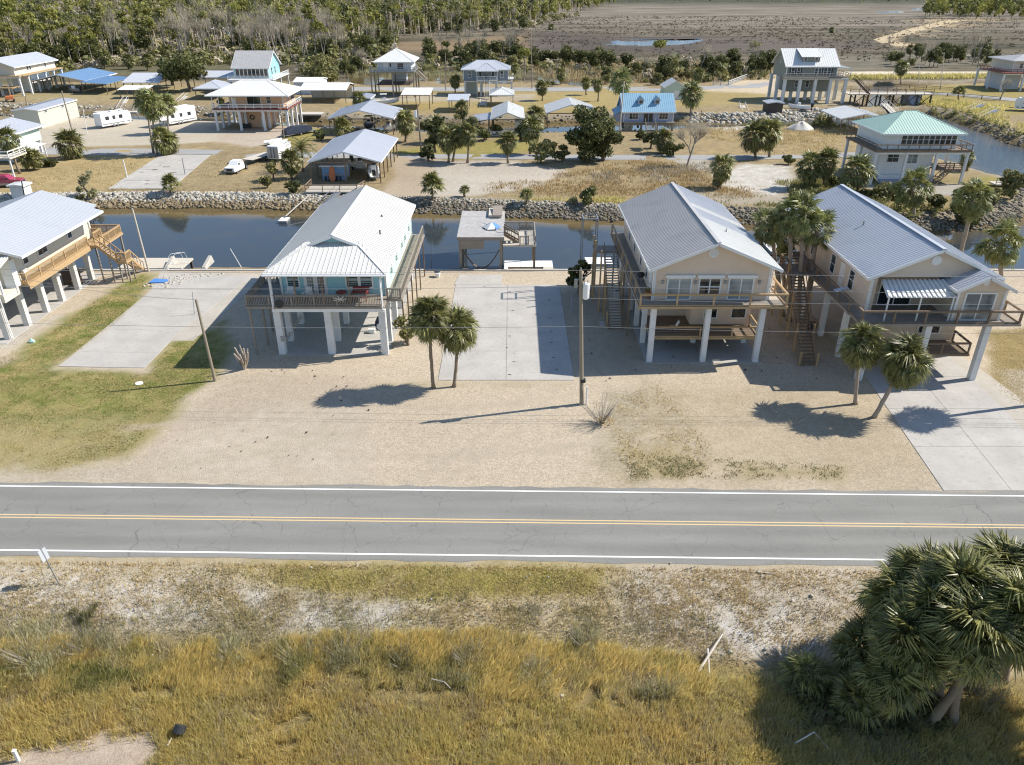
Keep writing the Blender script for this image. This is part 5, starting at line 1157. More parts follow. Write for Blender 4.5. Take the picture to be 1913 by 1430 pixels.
h = stilt_house('slate grey house with a small white porch gable in the middle of its hip roof', -13.9, -1.1, 233.3, 242, 4.4, 7.1, 9.2, 'hip', 'slate_wall', 'roof_galv', rlen=5, over=.7, piers=(4, 3), ps=.5, pmat='pier_cream',
    decks=[(-9.9, -4.3, 231.6, 233.2, [(-9.8, 231.7, 4.4), (-4.4, 231.7, 4.4)], 'white_paint'), (-1.0, .4, 235, 240, [(.3, 235, 4.4), (.3, 240, 4.4)], 'white_paint')], dmat='white_paint',
    wins=[('f', -12.5, -11.7, 5.0, 6.6, 1, 2), ('f', -9.4, -8.7, 5.2, 6.5, 1, 2), ('f', -5.8, -5.1, 5.2, 6.5, 1, 2), ('f', -3.3, -2.5, 5.0, 6.6, 1, 2)], doors=[('f', -7.9, -6.6, 4.4, 6.6, 'glass_pale')], lower=(-13.6, -10.2, 236, 241, 0, 4.09), lmat='khaki_wall', group=FARG)
hip(h, -10.4, -3.9, 230.9, 238, 6.9, 8.7, 'roof_galv', .6, .4); stairs(h, (-7.1, 231.5, 4.3), (-7.1, 225.5, 0), 1.4, 'pale_wood')
for x in (-10, -4.2): post(h, x, 231.6, 0, 6.8, .16, 'white_paint', 'porch_post')
h = stilt_house('low pale blue cottage with blue tin roof and two dormers', 24.8, 35.7, 176.3, 185.5, 1.9, 3.95, 7.3, 'x', 'lilac_wall', 'roof_cottage', over=.5, piers=(4, 3), ps=.45, pmat='grey_wood',
    wins=[('f', 26.0, 27.9, 2.45, 3.75, 3, 2), ('f', 32.6, 34.5, 2.45, 3.75, 3, 2)], doors=[('f', 29.2, 30.15, 1.8, 3.8, 'dark_wood'), ('f', 30.35, 31.2, 1.8, 3.8, 'dark_wood')], decks=[(25, 36, 175.2, 176.2)], group=FARG, sp=.45)
for x in (28.6, 32.2):
    d = MB().box(x - .55, x + .55, 177.9, 180.3, 5.2, 6.3).build('dormer', 'pale_wall', h)
    MB().slab([(x - .85, 177.6, 6.1), (x - .85, 180.6, 6.1), (x, 180.6, 6.95), (x, 177.6, 6.95)], .06).build('dormer_roof', 'roof_cottage', d); MB().slab([(x + .85, 180.6, 6.1), (x + .85, 177.6, 6.1), (x, 177.6, 6.95), (x, 180.6, 6.95)], .06).build('dormer_roof', 'roof_cottage', d)
    MB().add([(x - .7, 177.88, 6.2), (x + .7, 177.88, 6.2), (x, 177.88, 6.85)], [(0, 1, 2)]).build('gable_wall', 'pale_wall', d); MB().box(x - .36, x + .36, 177.84, 177.89, 5.5, 6.15).build('pane', 'glass', d)
walls(h, 23.4, 24.9, 177.5, 184, 1.7, 3.6, 'lilac_wall', 'side_wing'); roof(h, [[(22.9, 177.2, 3.3), (24.9, 177.2, 4.4), (24.9, 184.2, 4.4), (22.9, 184.2, 3.3)]], 'roof_cottage', .6)
stairs(h, (30.5, 175.2, 1.8), (30.5, 172.6, 0), 2.2, 'grey_wood'); MB().box(33.2, 33.4, 174.6, 175.4, 0, .3).build('step', 'grey_wood', h)
h = stilt_house('grey-green house with steep white roof, wide dormer and white columns', 73.8, 87.3, 219.6, 231, 6.6, 9.15, 13.2, 'x', 'greygreen_wall', 'roof_white2', over=.6, piers=(5, 3), ps=.75,
    decks=[(72.6, 88.4, 217.6, 219.55, [(72.6, 217.7, 6.6), (88.3, 217.7, 6.6)], 'pale_wood'), (87.4, 90.5, 219.6, 226, [(90.4, 217.7, 6.6), (90.4, 226, 6.6)], 'grey_wood')],
    wins=[('f', 75.1, 75.9, 7, 8.8, 1, 2), ('f', 76.6, 77.4, 7, 8.8, 1, 2), ('f', 81.4, 82.1, 7, 8.7, 1, 2), ('f', 82.4, 83.1, 7, 8.7, 1, 2), ('f', 83.8, 84.6, 7, 8.8, 1, 2), ('f', 84.8, 85.6, 7, 8.8, 1, 2), ('l', 224.8, 225.8, 9.6, 11, 1, 2)],
    lower=(74.6, 87, 221.5, 230, 2.6, 6.29), group=FARG)
MB().box(77.9, 82.6, 220.6, 224, 10.2, 11.7).build('dormer', 'greygreen_wall', h); roof(h, [[(77.4, 219.9, 11.5), (83.1, 219.9, 11.5), (83.1, 225.2, 13.25), (77.4, 225.2, 13.25)]], 'roof_white2', .6)
window(h, 'f', 220.6, 78.4, 79.1, 10.45, 11.3); window(h, 'f', 220.6, 81.3, 82.0, 10.45, 11.3)
for u in (74.7, 76.2, 77.7, 83.4, 86): o = MB().box(u - .14, u + .14, 219.52, 219.58, 7, 8.8).build('shutter', 'navy', h)
window(h, 'f', 221.5, 77.2, 78, 3.8, 5.4); window(h, 'f', 221.5, 80.2, 81, 3.8, 5.4)
roof(h, [[(87.3, 218, 9.1), (90.9, 218, 8.8), (90.9, 226, 8.8), (87.3, 226, 9.1)]], 'roof_white2', .6); post(h, 90.6, 218.2, 6.6, 8.8, .15, 'white_paint', 'porch_post')
h = stilt_house('white house with pale green hip roof, ten sunroom windows and a wraparound deck', 60.5, 72.2, 127.3, 138.2, 5.45, 7.95, 10.6, 'hip', 'white_paint', 'roof_green', rlen=1.9, over=.95, piers=(4, 3), ps=.4,
    decks=[(58.6, 74.2, 125.6, 127.25, [(58.7, 138, 5.45), (58.7, 125.7, 5.45), (74.1, 125.7, 5.45), (74.1, 133, 5.45)], 'brown_wood', 1), (58.6, 60.45, 127.3, 138), (72.25, 74.2, 127.3, 133)], dmat='brown_wood', rail_style='cable',
    wins=[('f', 63.2 + .9 * i, 63.95 + .9 * i, 6.1, 7.7, 1, 2) for i in range(10)], lower=(60.8, 69.5, 128.2, 138, .9, 5.14), group=FARG, sp=.45)
window(h, 'f', 128.2, 62, 63.8, 3.2, 4.6, 2, 2); window(h, 'f', 128.2, 65.2, 66.9, 3.0, 4.7, 2, 2, glass='glass_pale'); walls(h, 60.9, 69.4, 127.6, 128.2, .3, 1.2, 'white_paint', 'plinth_band'); MB().box(61, 65, 126.6, 128.1, 0, .5).build('side_pool', 'lilac_wall', h)
stairs(h, (72.6, 127.6, 2.3), (68.4, 124.6, .1), 1.2, 'brown_wood', 'y'); deck(h, 69.5, 73.8, 126.3, 131, 2.4, 'brown_wood', bw=.3); rail(h, [(69.6, 126.4, 2.4), (73.7, 126.4, 2.4)], 1, 'dark_wood', 1.5, 'bars', kit=False)
h = stilt_house('dark red decked house with grey roof on tall columns at the river bend', 150.5, 163, 246, 258, 5.2, 8.3, 9.6, 'hip', 'cream_wall', 'roof_grey', over=.9, piers=(4, 3), ps=.5, decks=[(146.3, 165, 242.5, 245.95, [(146.4, 256, 5.2), (146.4, 242.6, 5.2), (164.9, 242.6, 5.2)], 'red_brown'), (146.3, 150.4, 246, 256)], dmat='red_brown',
    wins=[('f', 152.4, 153.3, 6.2, 7.5, 1, 2), ('f', 156, 156.9, 6.2, 7.5, 1, 2)], lower=(149, 155, 248, 256, 0, 4.89), lmat='pale_wall', group=FARG)
h = stilt_house('cream house with grey gable roof on tall white columns at the wood edge', -153, -142.6, 234, 256, 5.4, 7.6, 9.9, 'y', 'cream_wall', 'roof_galv', over=.9, piers=(3, 6), ps=.5, decks=[(-142.55, -140.4, 233.5, 256), (-153, -140.4, 232, 233.95)], dmat='new_wood',
    wins=[('r', 240.5, 241.3, 6.2, 7.2, 1, 2), ('r', 241.8, 242.6, 6.2, 7.2, 1, 2), ('r', 250, 250.8, 6.2, 7.2, 1, 2)], lower=(-149, -143, 242, 252, 0, 5.09), lmat='white_paint', group=FARG)
deck(h, -153, -142, 230, 234, 2.5, 'new_wood', bw=.4)
h = stilt_house('pale mint house with shell patterned gable at the left street corner', -102, -91.6, 142.5, 153, 2.6, 4.9, 6.3, 'y', 'pale_green_wall', 'roof_galv', over=.8, piers=(3, 3), ps=.4, wins=[('f', -97.8, -96.8, 2.9, 4.5, 1, 2), ('f', -94.2, -93.2, 2.9, 4.5, 1, 2), ('r', 145, 146, 2.9, 4.5, 1, 2)], lower=(-101.5, -92, 144, 152, 0, 2.29), lmat='pale_wall', group=FARG, rail_style='bars')
roof(h, [[(-93, 141.2, 2.7), (-88.6, 141.2, 2.3), (-88.6, 149, 2.3), (-93, 149, 2.7)]], 'roof_white2', .6)
for x, y in ((-88.9, 141.5), (-88.9, 148.6)): post(h, x, y, 0, 2.25, .16, 'white_paint', 'porch_post')
t = thing('balcony', 'white railed timber balcony on posts at the photo edge below the mint house', 'balcony', (-84.5, 133, 0)); deck(t, -92, -83.5, 129, 134, 3.6, 'pale_wood', bw=.4); rail(t, [(-92, 129, 3.6), (-83.6, 129, 3.6), (-83.6, 134, 3.6)], 1.1, 'white_paint', 1.6, 'bars', kit=False)
for x in (-91, -87.5, -83.8): post(t, x, 129.3, 0, 3.5, .2, 'white_paint')
rail(t, [(-92, 128.6, 0), (-83.6, 128.6, 0)], 1, 'white_paint', 1.2, 'bars', kit=False)
# open sheds
t = pavilion('open gabled boat shed of pale blue metal beside the old slab', -33.5, -21.4, 126.6, 147.8, 3.5, 5.15, 'y', 'roof_galv', ny=6, ridge=-27.5, nx=3)
t = pavilion('larger open gabled boat shed standing behind the shed with the blue kiosk', -39.6, -25.3, 170.2, 184.8, 3.5, 5.2, 'y', 'roof_galv', ny=4, ridge=-32.6)
t = pavilion('broad carport with bright blue gable roof beside the cream column house', -142, -126, 240, 260.5, 3.3, 5.0, 'y', 'roof_blue', ny=5, ridge=-134.2)
t = pavilion('narrow lean-to carport with bright blue roof joined to the broad blue one', -125.4, -117.8, 235.5, 253, 2.9, 3.4, 'l', 'roof_blue', ny=4)
t = pavilion('open shed with one white and one blue roof slope by the big oak', -113.8, -103, 236.5, 254, 3.2, 5.0, 'x', 'roof_galv', ny=4)
t = pavilion('small white lean-to in front of the white and blue shed', -110.8, -102.5, 226.8, 231.8, 2.4, 3.0, 'b', 'roof_white2', ny=2, nx=3)
t = pavilion('little square shed with grey pyramid roof by the canal dock', -88.5, -80.6, 224.5, 236, 3.0, 4.5, 'h', 'roof_galv', ny=2)
t = pavilion('white roofed boat shed left of the turquoise house', -96, -84, 244, 254, 3.8, 5.2, 'x', 'roof_galv', ny=2)
t = pavilion('long boat shelter with white ribbed roof and open dark bays', -57.5, -44.8, 218, 231, 3.4, 4.6, 'x', 'roof_white2', ny=2, nx=5)
walls(t, -56.8, -45.5, 229.5, 229.8, 0, 3.0, 'cream_wall', 'back_wall')
t = pavilion('small canal boat lift with flat white roof below the tall narrow house', -28.6, -21, 207, 216.5, 3.6, 4.2, 'b', 'roof_white2', nx=3, ny=2)
t = pavilion('small white boat lift roof with a shallow peak near the two palms', -16.2, -10.9, 201.5, 211.5, 3.0, 3.9, 'x', 'roof_galv', ny=2)
t = pavilion('little white hip roof pavilion under the slate grey house', -6, .6, 211.5, 221, 3.0, 4.3, 'h', 'roof_white2', ny=2)
t = pavilion('gabled boathouse with white roof and white cross-braced rail', -4.6, 2.7, 168.5, 185.5, 3.6, 5.0, 'y', 'roof_white2', ny=4)
rail(t, [(-4.3, 168.6, 0), (2.4, 168.6, 0)], 1.1, 'white_paint', 1.7, 'bars', kit=False); walls(t, .6, 2.2, 172, 176, 0, 2.6, 'pale_wall', 'store_walls')
t = pavilion('low white lean-to roof beside the white gabled boathouse', -8.6, -4.75, 172.5, 182, 2.5, 3.0, 'r', 'roof_galv', ny=2)
t = pavilion('boathouse with white gable roof behind the big dark cedar', 7.6, 19, 178.5, 191, 3.4, 5.2, 'y', 'roof_white2', ny=3, ridge=13.4)
t = pavilion('low pale roofed boat shelter at the river mouth behind the green roof', 71.2, 81.5, 172, 184, 3.2, 4.2, 'y', 'roof_white2', ny=3, group='open sheds along the far canals')
# closed sheds, kiosk
def shed(label, x0, x1, y0, y1, ze, zr, ax, wall, rm, cat='shed', wins=(), doors=(), name='garden_shed', z0=0, over=.25):
    t = thing(name, label, cat, ((x0 + x1) / 2, (y0 + y1) / 2, z0)); walls(t, x0, x1, y0, y1, z0 - .05, ze, wall); gable(t, x0 - over, x1 + over, y0 - over, y1 + over, ze, zr, ax, rm, wall, (over, over), .5, th=.06)
    for f, u0, u1, a, b in wins: window(t, f, {'f': y0, 'b': y1, 'l': x0, 'r': x1}[f], u0, u1, a, b)
    for f, u0, u1, a, b, mt in doors: door(t, f, {'f': y0, 'b': y1, 'l': x0, 'r': x1}[f], u0, u1, a, b, mt)
    return t
t = shed('blue kiosk with a serving counter under the open boat shed', -31.9, -28.0, 129.2, 133.2, 2.4, 2.75, 'x', 'blue_shed', 'roof_galv', name='kiosk', doors=[('r', 131, 132, 0, 2, 'white_paint')])
MB().box(-31.5, -28.4, 128.5, 129.15, .9, 1.0).build('counter', 'pale_wood', t)
for i in range(5): MB().box(-31.3 + i * .62, -31.05 + i * .62, 128.2, 128.5, 0, .75).build('stool', 'dark_metal', t)
t = shed('pale green shed with bright white gable roof on the far road verge', 42.6, 48.4, 225.2, 232, 3.2, 5.0, 'y', 'pale_green_wall', 'roof_white2', doors=[('f', 45.2, 46.6, 0, 2.4, 'white_paint')])
shed('long pale khaki prefab building with flat grey roof by the camper pads', -112, -106.4, 179, 196, 3.9, 4.3, 'y', 'khaki_wall', 'roof_galv', 'prefab building', name='prefab_building', wins=[('r', 181.5, 182.6, 3, 3.5), ('r', 189, 190, 3, 3.5)], doors=[('r', 191.5, 192.5, 0, 2.2, 'khaki_wall')])
shed('small dark open-fronted box shed on the far bank by the boat trailers', 64.4, 68.2, 201.5, 205.5, 2.4, 2.7, 'y', 'dark_wood', 'roof_galv')
shed('white cabin roof deep in the pine wood', -176, -160, 470, 480, 4, 5.5, 'x', 'pale_wall', 'roof_white2', 'cabin', name='cabin')
shed('blue-grey box shed beside the canal left of the tall narrow house', -40.8, -36.5, 206.5, 214, 2.8, 3.2, 'y', 'slate_wall', 'roof_bluegrey')
shed('white slatted storage shed behind the grey roof of the cream house', -77.4, -75.3, 117.4, 119.4, 1.9, 2.0, 'y', 'white_paint', 'roof_white2')
shed('small white camper cabin roof above the long boat shelter', -63.5, -56, 236, 246, 3.4, 4.2, 'x', 'pale_wall', 'roof_white2', 'cabin', name='cabin')
# ---- boathouse and floating docks on the near bank
t = thing('boathouse_deck', 'weathered boathouse with flat plank roof deck and a railed lower deck over the canal', 'boathouse', (-2, 88, 0))
deck(t, -6.3, -.95, 85, 96, 3.75, 'weathered_ply', 'x', 1.22); m = MB(); m.box(-6.35, -.9, 84.9, 85.0, 3.35, 3.74); m.build('roof_fascia', 'grey_wood', t); MB().box(-6.0, -3.2, 84.95, 85.02, 2.35, 3.3).build('plank_panel', 'grey_wood', t)
for x in (-6, -1.3):
    for y in (85.2, 90, 95.6): post(t, x, y, -2.8, 3.6, .3, 'grey_wood', 'piling')
deck(t, -1.0, 2.75, 85.1, 91, 2.75, 'pale_wood', 'x', .16)
for x, y in ((2.6, 85.3), (2.6, 90.8)): post(t, x, y, -2.8, 2.65, .25, 'brown_wood', 'piling')
rail(t, [(2.7, 85.2, 2.75), (2.7, 90.9, 2.75), (-.9, 90.9, 2.75)], 1.05, 'grey_wood', 2, bsp=.16); rail(t, [(.9, 85.2, 2.75), (1.9, 85.2, 2.75)], 1.05, 'grey_wood', 1, bsp=.16)
stairs(t, (-.9, 86.4, 3.75), (.75, 86.4, 2.75), 1.0, 'brown_wood', 'y')
m = MB(); m.beam((-.95, 85.9, 4.8), (.8, 85.9, 3.8), .05, .1)
for i in range(9): p = Vector((-.95, 85.9, 3.75)).lerp(Vector((.8, 85.9, 2.75)), i / 8); m.beam(p, p + Vector((0, 0, 1.02)), .04)
m.build('stair_rail', 'grey_wood', t)
MB().box(-2.9, -1.3, 92.8, 96.3, 3.8, 4.1).build('bench_platform', 'pale_wood', t); MB().slab([(-2.4, 92.6, 4.15), (-1.2, 92.6, 4.15), (-1.2, 95.9, 4.5), (-2.4, 95.9, 4.5)], .08).build('shade_panel', 'grey_wood', t)
u = thing('patio_umbrella', 'collapsed blue and white patio umbrella lying on the boathouse roof deck', 'umbrella', (-2.3, 88.6, 3.8)); m = MB(); m.tube([(-3.6, 89.6, 4.1), (-1.2, 86.8, 4.0)], .03, 5); m.build('pole', 'metal_grey', u)
for i in range(6): a = i * 1.05; m = MB().add([(-2.4, 88.6, 4.5), (-2.4 + 1.1 * math.cos(a), 88.6 + 1.3 * math.sin(a), 3.86), (-2.4 + 1.1 * math.cos(a + 1.05), 88.6 + 1.3 * math.sin(a + 1.05), 3.92)], [(0, 1, 2)]); m.build('canopy_panel', 'tarp_blue' if i in (0, 5, 2) else 'white_paint', u)
u = thing('hammock', 'brown hammock slung between the boathouse pilings over the water', 'hammock', (-3.6, 86, 0)); m = MB()
P = [(-5.8 + 4.4 * s_, 85.6 + .4 * s_, 1.9 - 2.4 * math.sin(math.pi * s_)) for s_ in np.linspace(0, 1, 11)]
for a, b in zip(P, P[1:]): m.add([a, b, (b[0], b[1] + .5, b[2] + .1), (a[0], a[1] + .5, a[2] + .1)], [(0, 1, 2, 3)])
m.build('sling', 'brown_wood', u); MB().tube([P[0], (-6, 85.2, 2.3)], .015, 4).build('rope', 'brown_wood', u); MB().tube([P[-1], (-1.3, 85.2, 2.3)], .015, 4).build('rope', 'brown_wood', u)
def float_dock(label, x0, x1, y0, y1, z=-1.05, mat='pale_wood', cut=None, name='floating_dock', h=.45, along='x'):
    t = thing(name, label, 'dock', ((x0 + x1) / 2, (y0 + y1) / 2, z)); n = max(2, int(((x1 - x0) if along == 'x' else (y1 - y0)) / .6))
    MB().box(x0 + .04, x1 - .04, y0 + .04, y1 - .04, z - h, z - .05).build('float', 'metal_grey', t)
    for i in range(n):
        if along == 'x': MB().box(lerp(x0, x1, i / n) + .01, lerp(x0, x1, (i + 1) / n) - .01, y0, y1, z - .05, z).build('deck_board', mat, t)
        else: MB().box(x0, x1, lerp(y0, y1, i / n) + .01, lerp(y0, y1, (i + 1) / n) - .01, z - .05, z).build('deck_board', mat, t)
    return t
t = float_dock('white U-shaped floating dock below the railed boathouse deck', -.95, 5.0, 88.3, 90.6, -1.0, 'white_paint'); MB().box(3.8, 5.0, 84.6, 88.28, -1.45, -1.0).build('dock_arm', 'pale_wood', t); MB().box(-.95, -.5, 84.6, 88.28, -1.45, -1.0).build('dock_arm', 'white_paint', t)
float_dock('low dark jet ski float against the seawall beside the teal house', -12.3, -9, 84.8, 87.6, -1.05, 'slate_wall')
float_dock('white canopied lift float beside the tan house with grey roof', 8.8, 12, 86.2, 88.6, .1, 'white_paint', h=.3)
t = thing('timber_dock', 'plank dock along the water at the foot of the timber stairs', 'dock', (-41, 86, 0)); deck(t, -46, -38.6, 84.6, 88.2, .15, 'pale_wood', 'y', .2)
for x in (-45.6, -42, -38.8): post(t, x, 88, -2.8, .1, .25, 'dark_wood', 'piling')
t = thing('water_slide_ladder', 'bent white swim ladder rail on the plank dock', 'ladder', (-39.6, 84.8, .15)); m = MB(); [m.tube([(-39.9 + s_, 84.7, .1), (-39.9 + s_, 84.7, 1.4), (-39.7 + s_, 85.0, 1.7), (-39 + s_, 86, 1.6), (-38.8 + s_, 86.4, .3)], .022, 6) for s_ in (0, .5)]; m.build('rails', 'white_paint', t)
for px, lab in (((318, 498), 'left concrete block of the boat ramp beside the plank dock'), ((388, 497), 'right concrete block of the boat ramp at the water')):
    g = G(*px); t = thing('ramp_block', lab, 'concrete block', g, R(0), 'boat ramp blocks', local=True); MB().add([(-.35, -1.4, 0), (.35, -1.4, 0), (.35, 1.4, 0), (-.35, 1.4, 0), (-.2, -1.2, .3), (.2, -1.2, .3), (.2, 1.2, .9), (-.2, 1.2, .9)], [(3, 2, 1, 0), (4, 5, 6, 7), (0, 1, 5, 4), (1, 2, 6, 5), (2, 3, 7, 6), (3, 0, 4, 7)]).build('block', 'concrete_old', t, bevel=.05)
# dock of the shed across the canal, gangway, board
t = thing('canal_deck', 'railed deck over the rocks below the open boat shed with a gangway to the water', 'deck', (-28.5, 121.5, 0)); deck(t, -32.5, -24.2, 119.3, 123.8, .45, 'pale_wood', 'x', .25); rail(t, [(-32.4, 123.6, .45), (-32.4, 119.4, .45), (-24.3, 119.4, .45), (-23.6, 122.5, .45)], 1.0, 'brown_wood', 2.6, 'bars', kit=False)
for x in (-32, -28, -24.6): post(t, x, 119.5, -2.5, .4, .25, 'dark_wood', 'piling')
m = MB(); m.beam((-27.2, 119.3, .4), (-29.0, 113.2, -.9), 1.0, .12); [m.beam((-27.2 + s_, 119.3, 1.3), (-29 + s_, 113.2, .1), .06) for s_ in (-.5, .5)]; m.build('gangway', 'metal_grey', t)
float_dock('small white float at the foot of the gangway under the teal house ridge', -34.0, -32.7, 108.4, 110.4, -1.1, 'white_paint')
m = MB(); m.beam((-33.2, 110, -.8), (-31.4, 117, .4), .16, .08); tag(m.build('gangplank', 'pale_wood'), 'thin plank leading from the small white float up the rocks', 'gangplank')
t = thing('paddle_board', 'orange paddle board leaning on the counter of the blue kiosk', 'paddle board', (-29.9, 127.5, 0)); MB().loft([[(-29.9 + w_ * s_, 127.6 - .12 * abs(s_) + z * .12, z) for s_ in (-1, -.5, .5, 1)] + [(-29.9 + w_ * s_, 127.75 + z * .12, z) for s_ in (1, -1)] for w_, z in ((.15, .05), (.48, .5), (.5, 1.4), (.4, 2.1), (.1, 2.5))]).build('board', 'orange_paint', t)
# docks and gangways on the back canal
def gang(label, top, bot, wd=1.1, mat='pale_wood', g='gangways of the back canals'):
    t = thing('gangway', label, 'gangway', bot, 0, g); a, b = Vector(top), Vector(bot); m = MB(); m.beam(a, b, wd, .12); m.build('ramp', mat, t); m = MB(); d = (b - a).normalized(); s = d.cross(Vector((0, 0, 1))).normalized() * wd / 2
    for k in (-1, 1):
        m.beam(a + s * k + Vector((0, 0, .9)), b + s * k + Vector((0, 0, .9)), .06)
        for i in range(6): p = a.lerp(b, i / 5) + s * k; m.beam(p, p + Vector((0, 0, .9)), .05)
    m.build('handrails', 'white_paint', t); return t
gang('white gangway below the white and blue shed', G(236, 186, .5), G(222, 208, -1.1)); gang('pale gangway by the fifth wheel camper', G(348, 180, .5), G(326, 200, -1.1)); gang('white gangway under the slate grey house', G(904, 190, .6), G(901, 209, -1.1), 1.6)
gang('sloping gangway beside the bridge with water under it', G(1652, 194, .6), G(1672, 214, -1.1), 1.8, 'pale_wood'); gang('pale gangway on the rocks right of the cottage', G(1386, 197, .4), G(1393, 215, -1.1), 1.5)
gang('far gangway at the river bend', G(1836, 196, .8), G(1798, 213, -1.1), 1.4, 'metal_grey'); gang('near gangway at the river bend', G(1862, 206, .8), G(1822, 225, -1.1), 1.4, 'metal_grey')
def dock_px(label, a, b, dep, z=-1.1, mat='white_paint', wide=None): p, q = G(*a, z), G(*b, z); return float_dock(label, min(p.x, q.x), max(p.x, q.x), p.y, p.y + dep, z, mat)
dock_px('long white float on the back canal right of the cottage', (1353, 220), (1446, 220), 2.2); dock_px('far white float at the river bend', (1779, 214), (1806, 214), 5); dock_px('near white float at the river bend', (1806, 229), (1838, 229), 6)
dock_px('white float moored under the slate grey house', (880, 212), (917, 212), 4); dock_px('low plank dock below the fifth wheel camper', (172, 210), (255, 210), 2.5, .0, 'pale_wood'); dock_px('plank dock right of the peach house', (556, 214), (600, 214), 4, .3, 'pale_wood')
dock_px('white dock beside the tan house in the near canal', (1440, 470), (1478, 470), 6, -.9)
t = thing('slip_dock', 'white finger slips with dark gaps under the footbridge', 'dock', G(1640, 212, -1.1))
for i in range(5): a = G(1592 + i * 17, 208, -1.1); MB().box(a.x, a.x + 1.6, a.y, a.y + 9, -1.5, -1.1).build('finger', 'white_paint', t)
# timber footbridge and road bridge on the right
t = thing('timber_bridge', 'timber trestle bridge with railings leading from the dormer house over the creek', 'bridge', (100, 225, 0)); a, b = G(1590, 160, 2.6), G(1668, 168, 2.2); a, b = Vector((92, 219, 2.6)), Vector((112, 219, 2.4))
deck(t, 90.5, 113, 216, 222, 2.6, 'pale_wood', 'y', .5); rail(t, [(90.5, 216.1, 2.6), (113, 216.1, 2.6)], 1.2, 'brown_wood', 2.4, 'bars', kit=False); rail(t, [(90.5, 222, 2.6), (113, 222, 2.6)], 1.2, 'brown_wood', 2.4, 'bars', kit=False)
for x in (91, 94.5, 98, 101.5, 105, 109, 112.6):
    for y in (216.3, 221.7): post(t, x, y, -2.8, 2.5, .35, 'dark_wood', 'trestle_post')
m = MB()
for x in (91, 94.5, 98, 101.5, 105, 109): m.beam((x, 216.2, -.8), (x + 3.5, 216.2, 2.3), .15); m.beam((x + 3.5, 216.25, -.8), (x, 216.25, 2.3), .15)
m.build('cross_braces', 'dark_wood', t); stairs(t, (91, 216, 6.4), (95.5, 216, 2.7), 1.4, 'dark_wood', 'y'); walls(t, 107, 110, 216.6, 221.4, -1.2, 2.3, 'lilac_wall', 'abutment')
def guard(label, pts, g='guard rails along the river road'):
    t = thing('guard_rail', label, 'guard rail', G(*pts[0]), 0, g); P = [G(*p) for p in pts]
    rail(t, P, .9, 'brown_wood', 4, 'bars', kit=False, pw=.2)
guard('nearer timber guard rail of the river road', [(1668, 172), (1740, 178), (1800, 182), (1868, 188)]); guard('farther timber guard rail of the river road', [(1668, 163), (1730, 166), (1782, 170)])
t = thing('ranch_fence', 'white rail fence rising along the sandy drive', 'fence', G(1361, 160)); rail(t, [G(1361, 160), G(1397, 146)], 1.4, 'white_paint', 2, 'bars', kit=False, pw=.2); t = thing('ranch_fence', 'low wooden rail fence left of the sandy drive', 'fence', G(1332, 160)); rail(t, [G(1332, 160), G(1360, 160)], 1.2, 'pale_wood', 2, 'bars', kit=False, pw=.2)
t = thing('ranch_fence', 'pale rail fence along the river walkway by the green roofed house', 'fence', G(1812, 352)); deck(t, 78.5, 84, 124, 126, .5, 'pale_wood', bw=.3); rail(t, [(78.5, 124, .5), (92, 122, .5)], 1.1, 'pale_wood', 1.8, 'bars', kit=False)
# ================================================================ PALMS, TREES, GRASSES
NP = 'palms on the near lots'
def near_palm(label, b, c, size, n=52, **k):
    base = G(*b); return palm(label, base, HY(*c, base.y), size, n, **k)
near_palm('taller cabbage palm of the front pair, left of the concrete apron', (810, 725), (803, 592), 1.02, 74, group=NP, seed=1, dead=12, tr=.13, low=-72)
near_palm('shorter cabbage palm of the front pair, leaning over the apron edge', (848, 723), (853, 616), 1.0, 70, group=NP, seed=2, dead=12, tr=.125, low=-72)
near_palm('cabbage palm left of its partner beside the right concrete drive', (1598, 755), (1608, 643), .98, 68, group=NP, seed=3, dead=10, pale=True, tr=.135, low=-70)
palm('tall cabbage palm just beyond the right drive whose shadow falls across the concrete', (41.6, 52.6, 0), (41.7, 52.8, 9.6), 1.05, 46, 'sabal', .17, NP, 44, 6)
near_palm('full round cabbage palm leaning right at the edge of the right concrete drive', (1633, 780), (1692, 674), 1.06, 76, group=NP, seed=4, dead=10, pale=True, tr=.15, low=-72)
for i, (b, c, s, lab) in enumerate([((1462, 590), (1440, 424), .98, 'leftmost fan palm of the clump between the two tan houses'), ((1474, 600), (1478, 408), 1.02, 'fan palm with thick brown skirt in the middle of the clump between the tan houses'),
        ((1490, 604), (1503, 400), 1.0, 'tallest fan palm of the clump between the tan houses'), ((1506, 600), (1528, 428), .98, 'rightmost fan palm of the clump, its crown touching the blue-grey roof'), ((1468, 560), (1462, 446), .85, 'short fan palm low in the clump between the tan houses')]):
    near_palm(lab, b, c, s, 40, kind='fan', group=NP, seed=10 + i, dead=14, tr=.2, pale=True, low=-50)
palm('fan palm with long pale trunk on the canal bank beyond the right tan house', (52.7, 86, 0), (52.4, 86, 7.9), 1.25, 46, 'fan', .22, NP, 20, 16, pale=True)
palm('low fan palm on the canal bank at the far side of the right tan house', (54.6, 80, 0), (53.2, 80, 4.6), 1.35, 44, 'fan', .22, NP, 21, 10, pale=True)
b = G(1706, 404); palm('fan palm on the rocks in front of the green roofed house', b, HY(1704, 352, b.y), 1.5, 42, 'fan', .22, NP, 22, 12, pale=True)
